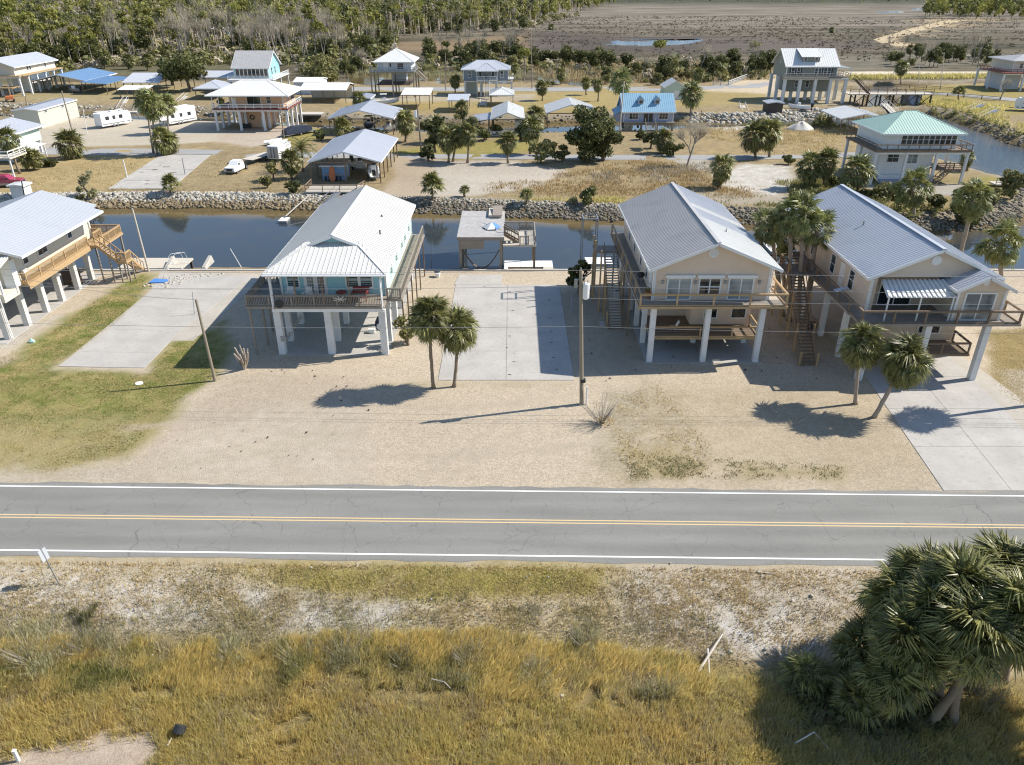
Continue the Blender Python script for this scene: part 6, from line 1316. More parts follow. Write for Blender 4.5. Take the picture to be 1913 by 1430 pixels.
# the big clump at the roadside marsh
FP = 'cabbage palms in the marsh clump below the road'
for px, py, z, bx, by, s_, n_, sd_, lw, lab in (
    (1795, 1108, 5.3, 20.6, 24.6, 1.12, 84, 31, -66, 'largest bright cabbage palm at the top of the roadside clump'), (1893, 1150, 5.4, 19.5, 23.9, 1.08, 72, 32, -66, 'cabbage palm on a thick leaning grey trunk at the clump edge'),
    (1868, 1078, 5.0, 22.6, 26.0, 1.05, 66, 33, -62, 'cabbage palm behind the leaning one near the road edge'), (1668, 1122, 3.2, 18.2, 26.4, .95, 60, 34, -60, 'shorter cabbage palm at the road side corner of the clump'),
    (1700, 1205, 3.4, 18.5, 24.6, 1.0, 66, 35, -66, 'shaded cabbage palm low in the middle of the clump'), (1668, 1268, 1.9, 17.6, 24.2, .92, 50, 36, -50, 'dark cabbage palm in the shadow at the front of the clump'),
    (1612, 1215, 1.0, 15.9, 26.0, .85, 40, 60, -30, 'half-shaded palmetto at the left of the clump beside the sand'), (1740, 1150, 4.4, 20.2, 25.4, 1.05, 72, 68, -64, 'cabbage palm under the left of the largest one'),
    (1725, 1085, 4.0, 19.4, 27.2, .98, 60, 65, -58, 'spiky upright cabbage palm nearest the road line'), (1930, 1085, 5.2, 24.4, 26.0, 1.05, 60, 66, -62, 'cabbage palm cut by the frame edge beside the leaning one'),
    (1815, 1185, 4.8, 21.2, 24.0, 1.05, 70, 67, -64, 'cabbage palm hanging over the leaning trunk'), (1505, 1268, -.1, 14.0, 25.0, .72, 26, 37, -5, 'palmetto at the left tip of the clump shadow'), (1600, 1300, .3, 16.2, 24.2, .75, 28, 62, -20, 'small low palmetto in the deepest clump shade')):
    c = G(px, py, z); bx = c.x + (bx - c.x) * .6 if 'leaning grey' not in lab else bx; by = c.y + (by - c.y) * .6 if 'leaning grey' not in lab else by
    palm(lab, (bx, by, float(ground_z(bx, by)) - .1), c, s_, n_, 'sabal', .2, FP, sd_, 16, low=lw)
for x, y, z, sd_ in ((26.8, 24.0, 6.4, 71), (28.4, 25.6, 6.6, 72), (26.2, 22.6, 5.6, 73)): palm('tall unseen cabbage palm added past the frame edge to thicken the clump shadow', (x, y - .3, -.9), (x, y, z), 1.15, 60, 'sabal', .2, FP, sd_, 8)  # unseen palms added outside the frame to thicken the shadow over the clump
# palms on the other side of the canal
PG = 'palms across the canal'
for i, (lab, b, c, r, k) in enumerate([
    ('dense cabbage palm, left of three by the back street', (838, 304), (836, 262), 23, 'sabal'), ('middle cabbage palm of three by the back street', (846, 302), (856, 254), 20, 'sabal'), ('slim cabbage palm, right of three by the back street', (873, 305), (874, 250), 21, 'sabal'),
    ('cabbage palm standing alone left of the dark cedar', (949, 305), (949, 266), 20, 'sabal'), ('cabbage palm crowding the left side of the dark cedar', (990, 288), (993, 240), 24, 'sabal'), ('tall cabbage palm by the gabled boathouse and cedar', (1002, 262), (1000, 218), 20, 'sabal'),
    ('shaggy cabbage palm by the larger boat shed', (757, 266), (757, 229), 22, 'sabal'), ('bushy palm at the edge of the rocks by the gravel drive', (808, 372), (808, 350), 25, 'low'), ('tiny palmetto on the rocks right of the bushy palm', (868, 368), (868, 357), 11, 'low'),
    ('cabbage palm among shrubs left of the blue kiosk', (545, 335), (543, 303), 23, 'sabal'), ('feather-leaved date palm beside the white cargo trailer', (566, 320), (563, 278), 33, 'date'), ('bright palmetto at the corner of the old slab', (319, 362), (319, 346), 19, 'low'),
    ('spiky palmetto on the rocks below the dry field', (984, 378), (984, 366), 14, 'low'), ('small cabbage palm standing alone by the white sand', (1345, 352), (1349, 312), 25, 'sabal'), ('broad cabbage palm clump, left stem, above the white sand', (1412, 296), (1410, 254), 28, 'sabal'),
    ('broad cabbage palm clump, right stem, above the white sand', (1437, 294), (1437, 250), 28, 'sabal'), ('cabbage palm left of the green roofed house', (1513, 352), (1513, 312), 28, 'sabal'), ('cabbage palm touching the left wall of the green roofed house', (1538, 352), (1544, 304), 26, 'sabal'), ('drooping fan palm at the corner of the green roofed house', (1603, 368), (1603, 322), 32, 'fan'),
    ('tall fan palm behind the left end of the blue roofed cottage', (1160, 232), (1160, 154), 24, 'fan'), ('tall fan palm right of the blue roofed cottage', (1290, 212), (1291, 176), 24, 'fan'), ('small cabbage palm on the far verge, left of two', (1095, 178), (1095, 155), 11, 'sabal'), ('small cabbage palm on the far verge, right of two', (1117, 190), (1117, 160), 11, 'sabal'),
    ('small cabbage palm on the lawn right of the slate grey house', (1013, 188), (1012, 164), 13, 'sabal'), ('cabbage palm beside the left street sign pole', (131, 296), (130, 272), 28, 'sabal'), ('leaning palm over the white balcony', (37, 325), (12, 262), 24, 'sabal'), ('low palm left of two beside the mint house', (50, 318), (50, 294), 18, 'sabal'), ('low palm right of two beside the mint house', (63, 318), (66, 296), 16, 'sabal'),
    ('tallest fan palm of the street corner clump', (294, 290), (284, 198), 27, 'fan'), ('second tall fan palm of the street corner clump', (287, 286), (272, 190), 24, 'fan'), ('fan palm rising in front of the fifth wheel camper', (315, 250), (312, 196), 20, 'fan'), ('squat palm at the foot of the street corner clump', (304, 290), (304, 262), 24, 'sabal'), ('squat palm right of the street corner clump', (318, 287), (318, 266), 18, 'sabal'),
    ('round palm in front of the larger boat shed', (641, 262), (640, 240), 19, 'low'), ('palm between the long shelter and the larger boat shed', (670, 206), (670, 186), 15, 'sabal'), ('palm left of the slate grey house columns', (850, 178), (850, 152), 12, 'sabal'), ('small palm by the river road guard rail', (1791, 188), (1791, 173), 13, 'low'),
    ('small palm at the river edge right of the green roofed house', (1806, 320), (1807, 297), 15, 'sabal'), ('palm on the rocks by the dark shrubs under the cottage', (1240, 286), (1240, 262), 20, 'sabal'), ('palm among the trees by the sandy river road', (1684, 152), (1684, 128), 14, 'fan'), ('palm clump over the canal left of the gabled boathouse', (868, 232), (862, 204), 16, 'sabal'), ('palm left of the palm clump over the canal', (822, 268), (815, 240), 22, 'sabal')]):
    far_palm(lab, b, c, r, k, PG, i, skirt=k in ('sabal', 'fan') and i % 3 != 1)
# single trees and shrubs that stand out
def px_tree(label, b, top, rpx, mat, nleaf, size, cat='tree', name='tree', seed=0, bark='bark', flat=.7, low=.25, nl=9, depth=3, shell=.55, spread=.5, stretch=1.):
    g = G(*b); tz = HY(*top, g.y).z; g.z = float(ground_z(g.x, g.y)); r = rpx * MPP(g.y, 2); H = tz - g.z
    L = lobes_for(seed, nl, r, H * low + r * .3, H - r * .3 * flat, flat)
    return tree_proto(name, label, cat, g, L, nleaf, size, mat, H * .3, .045 * H + .05, None, seed, bark, spread, depth, shell)
px_tree('big dark cedar beside the back street', (1092, 303), (1092, 200), 40, 'cedar_leaf', 5200, .3, seed=3, low=.05, nl=16, name='cedar_tree'); px_tree('dark cedar leaning right beside the big one', (1126, 300), (1128, 222), 33, 'cedar_leaf', 3200, .3, seed=5, low=.1, nl=9, name='cedar_tree'); px_tree('thin shrubby cedar at the left foot of the big cedar', (1010, 305), (1012, 255), 24, 'olive_leaf', 700, .3, seed=6, low=.0, name='cedar_tree')
px_tree('broad dark live oak beside the white and blue shed', (357, 172), (345, 96), 44, 'oak_leaf', 2200, .6, seed=8, low=.25, nl=13, name='oak_tree'); px_tree('dark oak crowded behind the white and blue shed', (322, 160), (322, 104), 24, 'oak_leaf', 900, .6, seed=9, low=.2, name='oak_tree')
px_tree('dark scrub oak under the canal palms by the utility pole', (812, 285), (816, 215), 26, 'oak_leaf', 1200, .36, seed=11, low=.15, name='oak_tree')
px_tree('dark rounded shrub beside the tan house lift', (1083, 548), (1083, 476), 24, 'cedar_leaf', 1100, .2, 'shrub', 'shrub', seed=12, low=.15); px_tree('feathery shrub at the foot of the front palms', (762, 645), (760, 585), 23, 'olive_leaf', 700, .17, 'shrub', 'shrub', seed=13, low=.05, shell=.3)
px_tree('leafy shrub on the rocks left of the tan house roof', (1100, 382), (1102, 350), 20, 'oak_leaf', 500, .24, 'shrub', 'shrub', seed=14, low=0); px_tree('thin young tree left of the kiosk palm', (512, 338), (512, 300), 15, 'olive_leaf', 300, .26, 'shrub', 'shrub', seed=15, low=.3)
px_tree('round dark shrub left of the kiosk on the rocks', (552, 362), (550, 338), 17, 'oak_leaf', 450, .24, 'shrub', 'shrub', seed=16, low=0); px_tree('olive shrub on the near rocks of the big slab', (166, 366), (166, 318), 18, 'scrub_leaf', 500, .2, 'shrub', 'shrub', seed=17, low=0, shell=.3)
px_tree('yellowish tree by the water right of the green house palms', (1890, 372), (1885, 318), 26, 'olive_leaf', 900, .3, 'tree', 'tree', seed=18, low=.1); px_tree('olive tree between house and canal behind the green roof', (1536, 240), (1545, 215), 18, 'olive_leaf', 500, .3, 'shrub', 'shrub', seed=19, low=0)
px_tree('dark shrub mass under the fan palms on the river bank', (1800, 408), (1800, 352), 36, 'oak_leaf', 1400, .3, 'shrub', 'shrub', seed=20, low=0); px_tree('green shrub below the green roofed house', (1580, 376), (1580, 345), 26, 'olive_leaf', 900, .26, 'shrub', 'shrub', seed=21, low=0); px_tree('olive green shrub in front of the white lower wall', (1655, 372), (1650, 345), 24, 'olive_leaf', 800, .26, 'shrub', 'shrub', seed=22, low=0)
px_tree('dark tree under the cottage stairs', (1215, 278), (1212, 240), 18, 'oak_leaf', 600, .3, 'shrub', 'shrub', seed=23, low=0); px_tree('olive round tree left of the low white shelter', (598, 160), (600, 104), 30, 'olive_leaf', 1100, .55, 'tree', 'tree', seed=24, low=.1)
for lab, b, hpx, sd, rr, mt, sp in list(q_ for q_ in (('grey leafless tree beside the cottage palms', (1283, 312), 92, 5, .2, 'grey_bark', .8), ('small bare tree by the river road', (1868, 186), 42, 7, .2, 'grey_bark', .5), ('bare bush', (1120, 790), 0, 0, 0, '', 0)) if q_[2]):
    g = G(*b); H = HY(b[0], b[1] - hpx, g.y).z; m, e = limb_tree(sd, H * .36, rr, sp, 6 if hpx > 50 else 4, 3, minr=.022 if hpx > 80 else .012)
    t = thing('bare_tree' if hpx < 60 or hpx > 80 else 'bare_bush', lab, 'tree' if hpx != 62 else 'shrub', g, sd, local=True); m.build('trunk', mt, t)
    rg = np.random.default_rng(sd); ee = np.array([tuple(x) for x in e]); nt_ = 2600 if hpx > 80 else 500; k = rg.integers(0, len(ee), nt_); Pt = ee[k] + rg.normal(size=(nt_, 3)) * H * .045
    link('twigs', scatter_blades('twigs', Pt, H * .1, .02, (0, 0), 'twig', sd).data, None, t)
    bpy.data.objects.remove(bpy.data.objects[[o.name for o in COL.objects if o.name.startswith('twigs') and o.parent is None][-1]])
g = G(457, 690); t = thing('bare_bush', 'hard-pruned pale shrub with stubby bare limbs in front of the teal house', 'shrub', g, 0, local=True); m = MB(); rn = random.Random(3)
for i in range(7): a = i * .9; d = Vector((math.cos(a) * .35, math.sin(a) * .35, 1)).normalized(); L = rn.uniform(1.3, 2.5); m.tube([(0, 0, 0), d * L * .5 + Vector((.1, 0, 0)), d * L + Vector((rn.uniform(-.2, .2), 0, .1))], [.11, .08, .06], 6)
m.build('trunk', 'pale_bark', t); m = MB()
for i in range(60): a = rn.uniform(0, 6.28); d = Vector((math.cos(a) * .5, math.sin(a) * .5, 1)).normalized(); m.tube([d * .3, d * rn.uniform(.8, 1.5)], [.012, .005], 3, False)
m.build('twigs', 'bark', t)
# ---- the wood behind: the nearest ~260 trees one by one, the rest as one mass
def proto(kind, sd):
    rn = random.Random(sd)
    if kind == 'pine': H = 15; L = [(rn.uniform(-1.6, 1.6), rn.uniform(-1.6, 1.6), rn.uniform(8, 14.5), rn.uniform(1.1, 2.0), rn.uniform(1.1, 2.0), .8) for _ in range(8)]; cm = cloud_mesh('crown', 'pine_leaf', L, 800, .36, sd, shell=.3); m = trunk_mb((0, 0, 0), (rn.uniform(-.5, .5), 0, 14), .2, .07, 6, sd, .2, 5)
    elif kind == 'broad': H = 9; L = lobes_for(sd, 9, 3.6, 3, 7.5, .75); cm = cloud_mesh('crown', 'oak_leaf', L, 900, .42, sd); m, e = limb_tree(sd, 3.2, .25, .5, 2)
    elif kind == 'olive': H = 6; L = lobes_for(sd, 8, 2.6, 1.2, 4.6, .8); cm = cloud_mesh('crown', 'olive_leaf', L, 750, .34, sd); m, e = limb_tree(sd, 2, .16, .5, 2)
    else:
        m, e = limb_tree(sd, 5.5, .2, .34, 4, 3, minr=.035); ee = np.array([tuple(x) for x in e]); rg = np.random.default_rng(sd); k = rg.integers(0, len(ee), 260)
        P = ee[k] + rg.normal(size=(260, 3)) * .7; o = scatter_blades('crown', P, 1.0, .07, (0, 0), 'twig', sd); cm = o.data; bpy.data.objects.remove(o)
    k0 = len(m.v); me = bpy.data.meshes.new('trunk'); me.from_pydata([tuple(v) for v in m.v], [], m.f); me.materials.append(MATS['grey_bark' if kind in ('bare', 'pine') else 'bark'])
    if not cm.materials: cm.materials.append(MATS['twig'])
    return me, cm
PR = {k: [proto(k, 100 + i * 7 + j) for i in range(3)] for j, k in enumerate(('pine', 'broad', 'olive', 'bare'))}
LAB = {'pine': ('pine_tree', 'tall thin yellow-green pine in the wood behind the far houses', 'pine'), 'broad': ('broadleaf_tree', 'dark rounded tree in the thicket behind the far houses', 'tree'), 'olive': ('scrub_tree', 'low olive green bush in the thicket behind the far houses', 'shrub'), 'bare': ('leafless_tree', 'grey leafless tree in the wood behind the far houses', 'tree')}
def plant(kind, x, y, s, rn, sz=1.):
    n, lab, cat = LAB[kind]; t = thing(n, lab, cat, (x, y, float(ground_z(x, y))), rn.uniform(0, 6.28), {'pine': 'pines of the wood', 'broad': 'dark trees of the thicket', 'olive': 'bushes of the thicket', 'bare': 'leafless trees of the wood'}[kind], local=True)
    t['label'] = lab
    tm, cm = PR[kind][rn.randrange(3)]; t.scale = (s, s, s * sz)
    for nm, me in (('trunk', tm), ('crown', cm)): o = bpy.data.objects.new(nm, me); COL.objects.link(o); o.parent = t
rn = random.Random(12)
def wood(poly, n, mix, seed, smin=.75, smax=1.15, mind=0):
    q = pts_in(PX(*poly), n * 3, seed); c = 0
    for x, y in q:
        if c >= n: break
        if max(sdf(np.array([x]), np.array([y]), p)[0] for p in WATER) > -1.5: continue
        k = rn.choices(list(mix), list(mix.values()))[0]; plant(k, x, y, rn.uniform(smin, smax), rn, rn.uniform(.9, 1.15)); c += 1
wood([(-30, 146), (60, 140), (250, 116), (330, 108), (330, 86), (-30, 92)], 120, {'pine': 4, 'broad': 1.6, 'olive': 1.6, 'bare': 3}, 1, .85, 1.3)
wood([(330, 120), (420, 108), (560, 128), (640, 116), (640, 84), (330, 84)], 120, {'pine': 1.4, 'broad': .6, 'olive': 1, 'bare': 6}, 2, .85, 1.35)
wood([(560, 150), (640, 132), (690, 128), (690, 138), (640, 150)], 12, {'broad': 3, 'olive': 2}, 21, .45, .75)
wood([(640, 122), (740, 104), (740, 76), (640, 84)], 24, {'pine': 1, 'broad': 3, 'olive': 3, 'bare': 2}, 3)
wood([(560, 128), (640, 122), (700, 128), (690, 136), (560, 150)], 14, {'broad': 1, 'olive': 4, 'bare': 2}, 4, .5, .8)
wood([(800, 112), (990, 100), (990, 130), (830, 136), (800, 128)], 52, {'broad': 4, 'olive': 3, 'bare': 1.5}, 5, .6, 1.0)
wood([(990, 116), (1150, 118), (1150, 132), (990, 134)], 26, {'broad': 4, 'olive': 2}, 6, .5, .85); wood([(1120, 140), (1330, 130), (1440, 128), (1445, 144), (1330, 152), (1120, 158)], 52, {'broad': 4, 'olive': 2.5, 'bare': 1}, 7, .5, .9)
wood([(1000, 155), (1130, 160), (1130, 164), (1000, 162)], 8, {'olive': 2, 'bare': 2}, 8, .35, .5)
wood([(1640, 112), (1860, 104), (1880, 128), (1660, 132)], 40, {'broad': 3, 'olive': 2, 'bare': 1.5}, 9, .5, .85); wood([(1400, 136), (1450, 130), (1450, 142), (1405, 148)], 5, {'broad': 1}, 10, .7, .9)
wood([(800, 60), (985, 48), (985, 62), (820, 76)], 26, {'pine': 3, 'broad': 2, 'bare': 1}, 11, .8, 1.1)
for i, (b, c, r) in enumerate([((1700, 112), (1700, 92), 8), ((1722, 116), (1722, 95), 8), ((1760, 110), (1760, 90), 8), ((1782, 113), (1782, 92), 8), ((1822, 118), (1822, 98), 8), ((1846, 112), (1846, 94), 8), ((1554, 62), (1554, 57), 6), ((1030, 56), (1030, 52), 7),
        ((195, 128), (195, 106), 13), ((240, 130), (240, 114), 12), ((275, 132), (275, 112), 12), ((1075, 128), (1075, 105), 9), ((1118, 124), (1118, 104), 9), ((1048, 158), (1048, 138), 12), ((880, 122), (880, 106), 10), ((800, 130), (802, 112), 11), ((1262, 142), (1262, 126), 9), ((1305, 160), (1305, 140), 12), ((960, 150), (962, 128), 9)]):
    far_palm('palm among the scrub at the marsh edge behind the far houses', b, c, r, 'sabal', 'palms of the marsh edge', i, skirt=False)
for i, (b, c, r) in enumerate([((979, 152), (980, 97), 14), ((1232, 118), (1236, 84), 14), ((836, 122), (836, 82), 9), ((1405, 128), (1407, 84), 10)]):
    g = G(*b); H = HY(*c, g.y).z; t = thing('pine_tree', ['lone yellow-green pine right of the slate grey house', 'lone flat-topped pine standing against the marsh pond', 'slim pine between the two far hip roofed houses', 'thin pine near the sandy drive at the marsh edge'][i], 'pine', g, 0, local=True); r_ = r * MPP(g.y)
    trunk_mb((0, 0, 0), (.2, 0, H), .22, .1, 6, i).build('trunk', 'grey_bark', t); link('crown', cloud_mesh('crown', 'pine_leaf', [(random.uniform(-.5, .5) * r_, random.uniform(-.5, .5) * r_, H + random.uniform(-.2, .3) * r_, r_ * .6, r_ * .6, r_ * .3) for _ in range(6)], 420, .5, i), None, t)
def mass(name, polys, n, scale, seed, mats):
    """far-off wood: thousands of low trees joined into one object per foliage"""
    rg = np.random.default_rng(seed); allp = np.concatenate([pts_in(PX(*p), int(n * f), seed + i) for i, (p, f) in enumerate(polys)])
    for mt, frac, sd in mats:
        sel = allp[rg.random(len(allp)) < frac]; V0, F0, r0 = leaf_cloud([(0, 0, 9.5, 2.6, 2.6, 2.2), (1.5, .5, 7, 1.8, 1.8, 1.6), (-1.2, -.8, 5.5, 2.2, 2, 2)] if mt != 'twig' else [(0, 0, 7.5, 2, 2, 4)], 64 if mt != 'twig' else 56, .9 if mt != 'twig' else .7, sd, shell=.3)
        if mt == 'twig': V0 = V0 * np.array([1, 1, 1.]); 
        st = np.array([[-.16, 0, 0], [.16, 0, 0], [.1, 0, 10], [-.1, 0, 10]]); V0 = np.concatenate([V0, st]); F0 = np.concatenate([F0, [[len(V0) - 4, len(V0) - 3, len(V0) - 2, len(V0) - 1]]]); r0 = np.append(r0, .5)
        s = scale * (.65 + .6 * rg.random(len(sel))); a = rg.random(len(sel)) * 6.28; ca, sa = np.cos(a)[:, None], np.sin(a)[:, None]
        x = V0[None, :, 0] * ca - V0[None, :, 1] * sa; y = V0[None, :, 0] * sa + V0[None, :, 1] * ca; z = np.broadcast_to(V0[None, :, 2], x.shape)
        V = np.stack([x, y, z], -1) * s[:, None, None] + np.concatenate([sel, np.zeros((len(sel), 1))], 1)[:, None]
        F = F0[None] + (np.arange(len(sel)) * len(V0))[:, None, None]; rr = np.clip(np.repeat(rg.random(len(sel)), len(r0)) * .6 + np.tile(r0, len(sel)) * .4, 0, 1)
        big_mesh(name, V.reshape(-1, 3), F.reshape(-1, 4), mt, rr, kind='stuff')
mass('distant_wood', [([(-260, 92), (330, 86), (640, 84), (735, 74), (905, 50), (985, 46), (1080, 24), (1150, 9), (700, 9), (-260, 40)], .75), ([(-500, 45), (700, 14), (1160, 8), (1165, -12), (-700, -12)], .45)], 4200, 1.15, 5, (('pine_leaf', .42, 1), ('twig', .34, 2), ('oak_leaf', .24, 3)))
mass('distant_treeline', [([(1140, 7), (1800, 7), (2300, 8), (2300, -4), (1140, -4)], .55), ([(1722, 34), (1800, 40), (2050, 40), (2050, 8), (1800, 6), (1730, 20)], .45)], 1500, 1.2, 9, (('oak_leaf', .55, 1), ('pine_leaf', .45, 3)))
# ---- rocks along the canal banks
def bank(name, pxl, n, s0, s1, mat, seed, band_=(-1, 5.5), sel=0):
    P = np.array(WATER[sel]); q = pts_in(PX(*pxl), n * 6, seed); d = sdf(q[:, 0], q[:, 1], WATER[sel]); q = q[(d > band_[0]) & (d < band_[1])][:n]
    rg = np.random.default_rng(seed); rocks(name, lift(q, .02), s0 + (s1 - s0) * rg.random(len(q)) ** 1.6, mat, seed)
bank('rip_rap_rocks', [(-100, 352), (600, 352), (600, 400), (-100, 410)], 2600, .14, .42, 'rock_pale', 1, (-1.0, 2.2)); bank('rip_rap_rocks', [(-100, 360), (600, 360), (600, 415), (-100, 420)], 2400, .14, .42, 'rock_brown', 2, (1.4, 4.0))
bank('rip_rap_rocks', [(600, 350), (1180, 350), (1180, 420), (600, 420)], 1500, .12, .3, 'rock_pale', 3, (-.3, 1.6)); bank('rip_rap_rocks', [(600, 350), (1180, 360), (1180, 425), (600, 425)], 2800, .13, .36, 'rock_dark', 4, (.6, 4.3))
bank('rip_rap_rocks', [(1180, 350), (1913, 330), (1913, 450), (1180, 425)], 2600, .13, .42, 'rock_dark', 5, (-.5, 4.3))
bank('boulders', [(1290, 190), (1580, 190), (1580, 222), (1290, 222)], 620, .3, .8, 'rock_pale', 6, (-1.5, 4.2), 1); bank('boulders', [(-50, 170), (420, 165), (560, 190), (560, 215), (-50, 225)], 600, .25, .6, 'rock_pale', 7, (-.5, 4), 1); bank('boulders', [(560, 190), (1290, 190), (1290, 260), (560, 260)], 600, .25, .55, 'rock_dark', 8, (-.5, 4), 1)
q = pts_in([(-39.5, 83), (-33, 83.2), (-38, 78.5), (-41, 79)], 160, 3); rocks('shell_rubble', lift(q), .08 + .14 * RNG.random(160), 'rock_pale', 12)
m = MB(); g = G(1495, 243)
t = tag(MB().loft([[(g.x + r_ * math.cos(a) * (1 + .16 * math.sin(3 * a + z)), g.y + r_ * .8 * math.sin(a) * (1 + .12 * math.cos(5 * a)), z * (1 + .14 * math.sin(4 * a))) for a in np.linspace(0, 6.28, 17)[:-1]] for r_, z in ((3.3, 0), (2.7, .35), (2.0, .85), (1.4, 1.2), (.7, 1.55), (.15, 1.7))]).build('sand_pile', 'white_sand', smooth=True), 'pale heap of sand on the dry lot beside the green roofed house', 'sand pile')
# ---- weeds and grasses
HOLES = [PX((-60, 1392), (20, 1382), (120, 1362), (200, 1352), (285, 1345), (296, 1385), (240, 1425), (180, 1470), (-60, 1470)), PX((500, 1325), (580, 1318), (590, 1332), (520, 1340)), PX((1640, 1288), (1720, 1280), (1740, 1300), (1650, 1310)), PX((1120, 1560), (1125, 1560), (1125, 1565))]
def weeds(name, pxl, n, h, w, mat, seed, lean=(0, 0), cl=1.5, thr=.45):
    pl = PX(*pxl); q = pts_in(pl, int(n * 2.6), seed); rg = np.random.default_rng(seed + 99); y0 = q[:, 1].mean(); ft = .9 if y0 < 90 else 4.
    f = fbm(q[:, 0], q[:, 1], cl, seed, 4) * .75 + vnoise(q[:, 0], q[:, 1], cl * .22, seed + 5) * .25; q = q[sstep(thr - .16, thr + .16, f) * sstep(-.1, ft, sdf(q[:, 0], q[:, 1], pl) + ((fbm(q[:, 0], q[:, 1], 1.6, 71, 4) - .5) * 4.2 if y0 < 30 else 0)) > rg.random(len(q))][:n]
    if y0 < 34:
        for hl in HOLES: q = q[sdf(q[:, 0], q[:, 1], hl) + (fbm(q[:, 0], q[:, 1], .9, 3) - .5) * 1.4 < rg.normal(size=len(q)) * .18]
    q = q[np.max([sdf(q[:, 0], q[:, 1], p) for p in WATER[:2]], 0) < -.3]
    return scatter_blades(name, lift(q, -.02), h, w, lean, mat, seed)
weeds('dry_weeds', [(880, 345), (1060, 318), (1180, 296), (1300, 306), (1340, 330), (1480, 370), (1700, 392), (1400, 376), (1100, 372), (900, 366)], 9000, .4, .1, 'rust_blade', 1, cl=5, thr=.44)
weeds('dry_weeds', [(1020, 330), (1330, 300), (1400, 300), (1320, 345), (1100, 350)], 3000, .6, .1, 'twig', 2, cl=4, thr=.52)
weeds('dry_weeds', [(1380, 300), (1560, 280), (1600, 240), (1300, 238), (1290, 262), (1480, 275)], 5000, .5, .12, 'dry_blade', 3, cl=5, thr=.42); weeds('dry_weeds', [(1440, 340), (1560, 330), (1640, 372), (1700, 396), (1500, 382)], 7000, .7, .12, 'olive_leaf', 4, cl=4, thr=.42)
weeds('dry_weeds', [(0, 345), (190, 285), (330, 276), (245, 340), (180, 366), (60, 380)], 1800, .3, .08, 'dry_blade', 5, cl=4, thr=.45); weeds('dry_weeds', [(395, 290), (560, 300), (600, 352), (340, 355), (350, 330)], 2200, .28, .08, 'dry_blade', 6, cl=4, thr=.45)
weeds('bank_grass', [(1610, 205), (1700, 180), (1900, 200), (1850, 215), (1700, 196)], 3000, .6, .2, 'olive_blade', 7, cl=4, thr=.45); weeds('bank_grass', [(1580, 142), (1870, 140), (1870, 148), (1580, 150)], 5000, 1.0, .22, 'olive_blade', 8, cl=5, thr=.35); weeds('bank_grass', [(1450, 222), (1590, 222), (1590, 238), (1440, 238)], 3500, .9, .2, 'olive_leaf', 9, cl=4, thr=.4)
weeds('bank_grass', [(990, 116), (1450, 118), (1450, 150), (1120, 160), (990, 138)], 9000, 1.2, .3, 'dry_blade', 10, cl=7, thr=.4); weeds('bank_grass', [(600, 118), (990, 128), (990, 150), (640, 142)], 7000, 1.2, .3, 'scrub_leaf', 11, cl=7, thr=.38)
weeds('gravel_weeds', [(1140, 735), (1235, 715), (1330, 830), (1340, 900), (1140, 900)], 1500, .2, .05, 'dry_blade', 12, cl=1.4, thr=.52); weeds('gravel_weeds', [(1150, 840), (1580, 870), (1580, 898), (1170, 900)], 4200, .12, .04, 'green_blade', 13, cl=1.4, thr=.52)
LW = [(-60, 690), (60, 640), (112, 606), (180, 556), (262, 512), (284, 516), (262, 566), (228, 602), (100, 690), (272, 695), (318, 640), (420, 610), (428, 660), (404, 706), (350, 745), (300, 800), (240, 850), (90, 886), (-60, 880)]
weeds('lawn_grass', LW, 42000, .07, .05, 'green_blade', 61, (0, 0), 3.5, .46); weeds('lawn_grass', LW, 36000, .06, .05, 'dry_blade', 62, (0, 0), 2.5, .44)
weeds('lawn_grass', [(1838, 620), (1960, 600), (1960, 820), (1925, 790), (1850, 720)], 9000, .08, .05, 'dry_blade', 63, (0, 0), 2.5, .42)
# marsh on the camera's side
MZ = [(-200, 1245), (600, 1250), (1000, 1262), (1330, 1270), (1400, 1240), (2150, 1280), (2150, 1500), (-250, 1500)]
weeds('marsh_grass', MZ, 85000, .44, .026, 'marsh_blade', 21, (.08, .05), 1.5, .46); weeds('marsh_grass', MZ, 62000, .4, .026, 'olive_blade', 31, (.02, .04), 1.7, .5); weeds('marsh_grass', MZ, 36000, .46, .024, 'grey_blade', 41, (.02, .04), 1.9, .53); weeds('marsh_grass', MZ, 34000, .3, .026, 'marsh_blade', 51, (0, 0), 1.0, .34)
MY = [(-200, 1190), (330, 1180), (900, 1165), (1350, 1215), (1420, 1290), (600, 1290), (-200, 1290)]
weeds('marsh_grass', MY, 30000, .6, .03, 'marsh_blade', 22, (.34, .12), 2.6, .5); weeds('marsh_grass', MY, 22000, .5, .028, 'olive_blade', 23, (.2, .1), 2.0, .48); weeds('marsh_weeds', MY, 22000, .42, .026, 'grey_blade', 24, (.08, .05), 1.6, .48)
MX = [(-200, 1130), (300, 1120), (900, 1110), (1330, 1140), (1420, 1250), (-200, 1260)]
weeds('marsh_weeds', MX, 12000, .3, .026, 'scrub_leaf', 25, (.05, 0), 2.0, .52); weeds('marsh_weeds', MX, 10000, .3, .026, 'olive_blade', 26, (.05, 0), 1.5, .55); weeds('marsh_weeds', MX, 9000, .22, .028, 'twig', 27, (.05, 0), 1.2, .54)
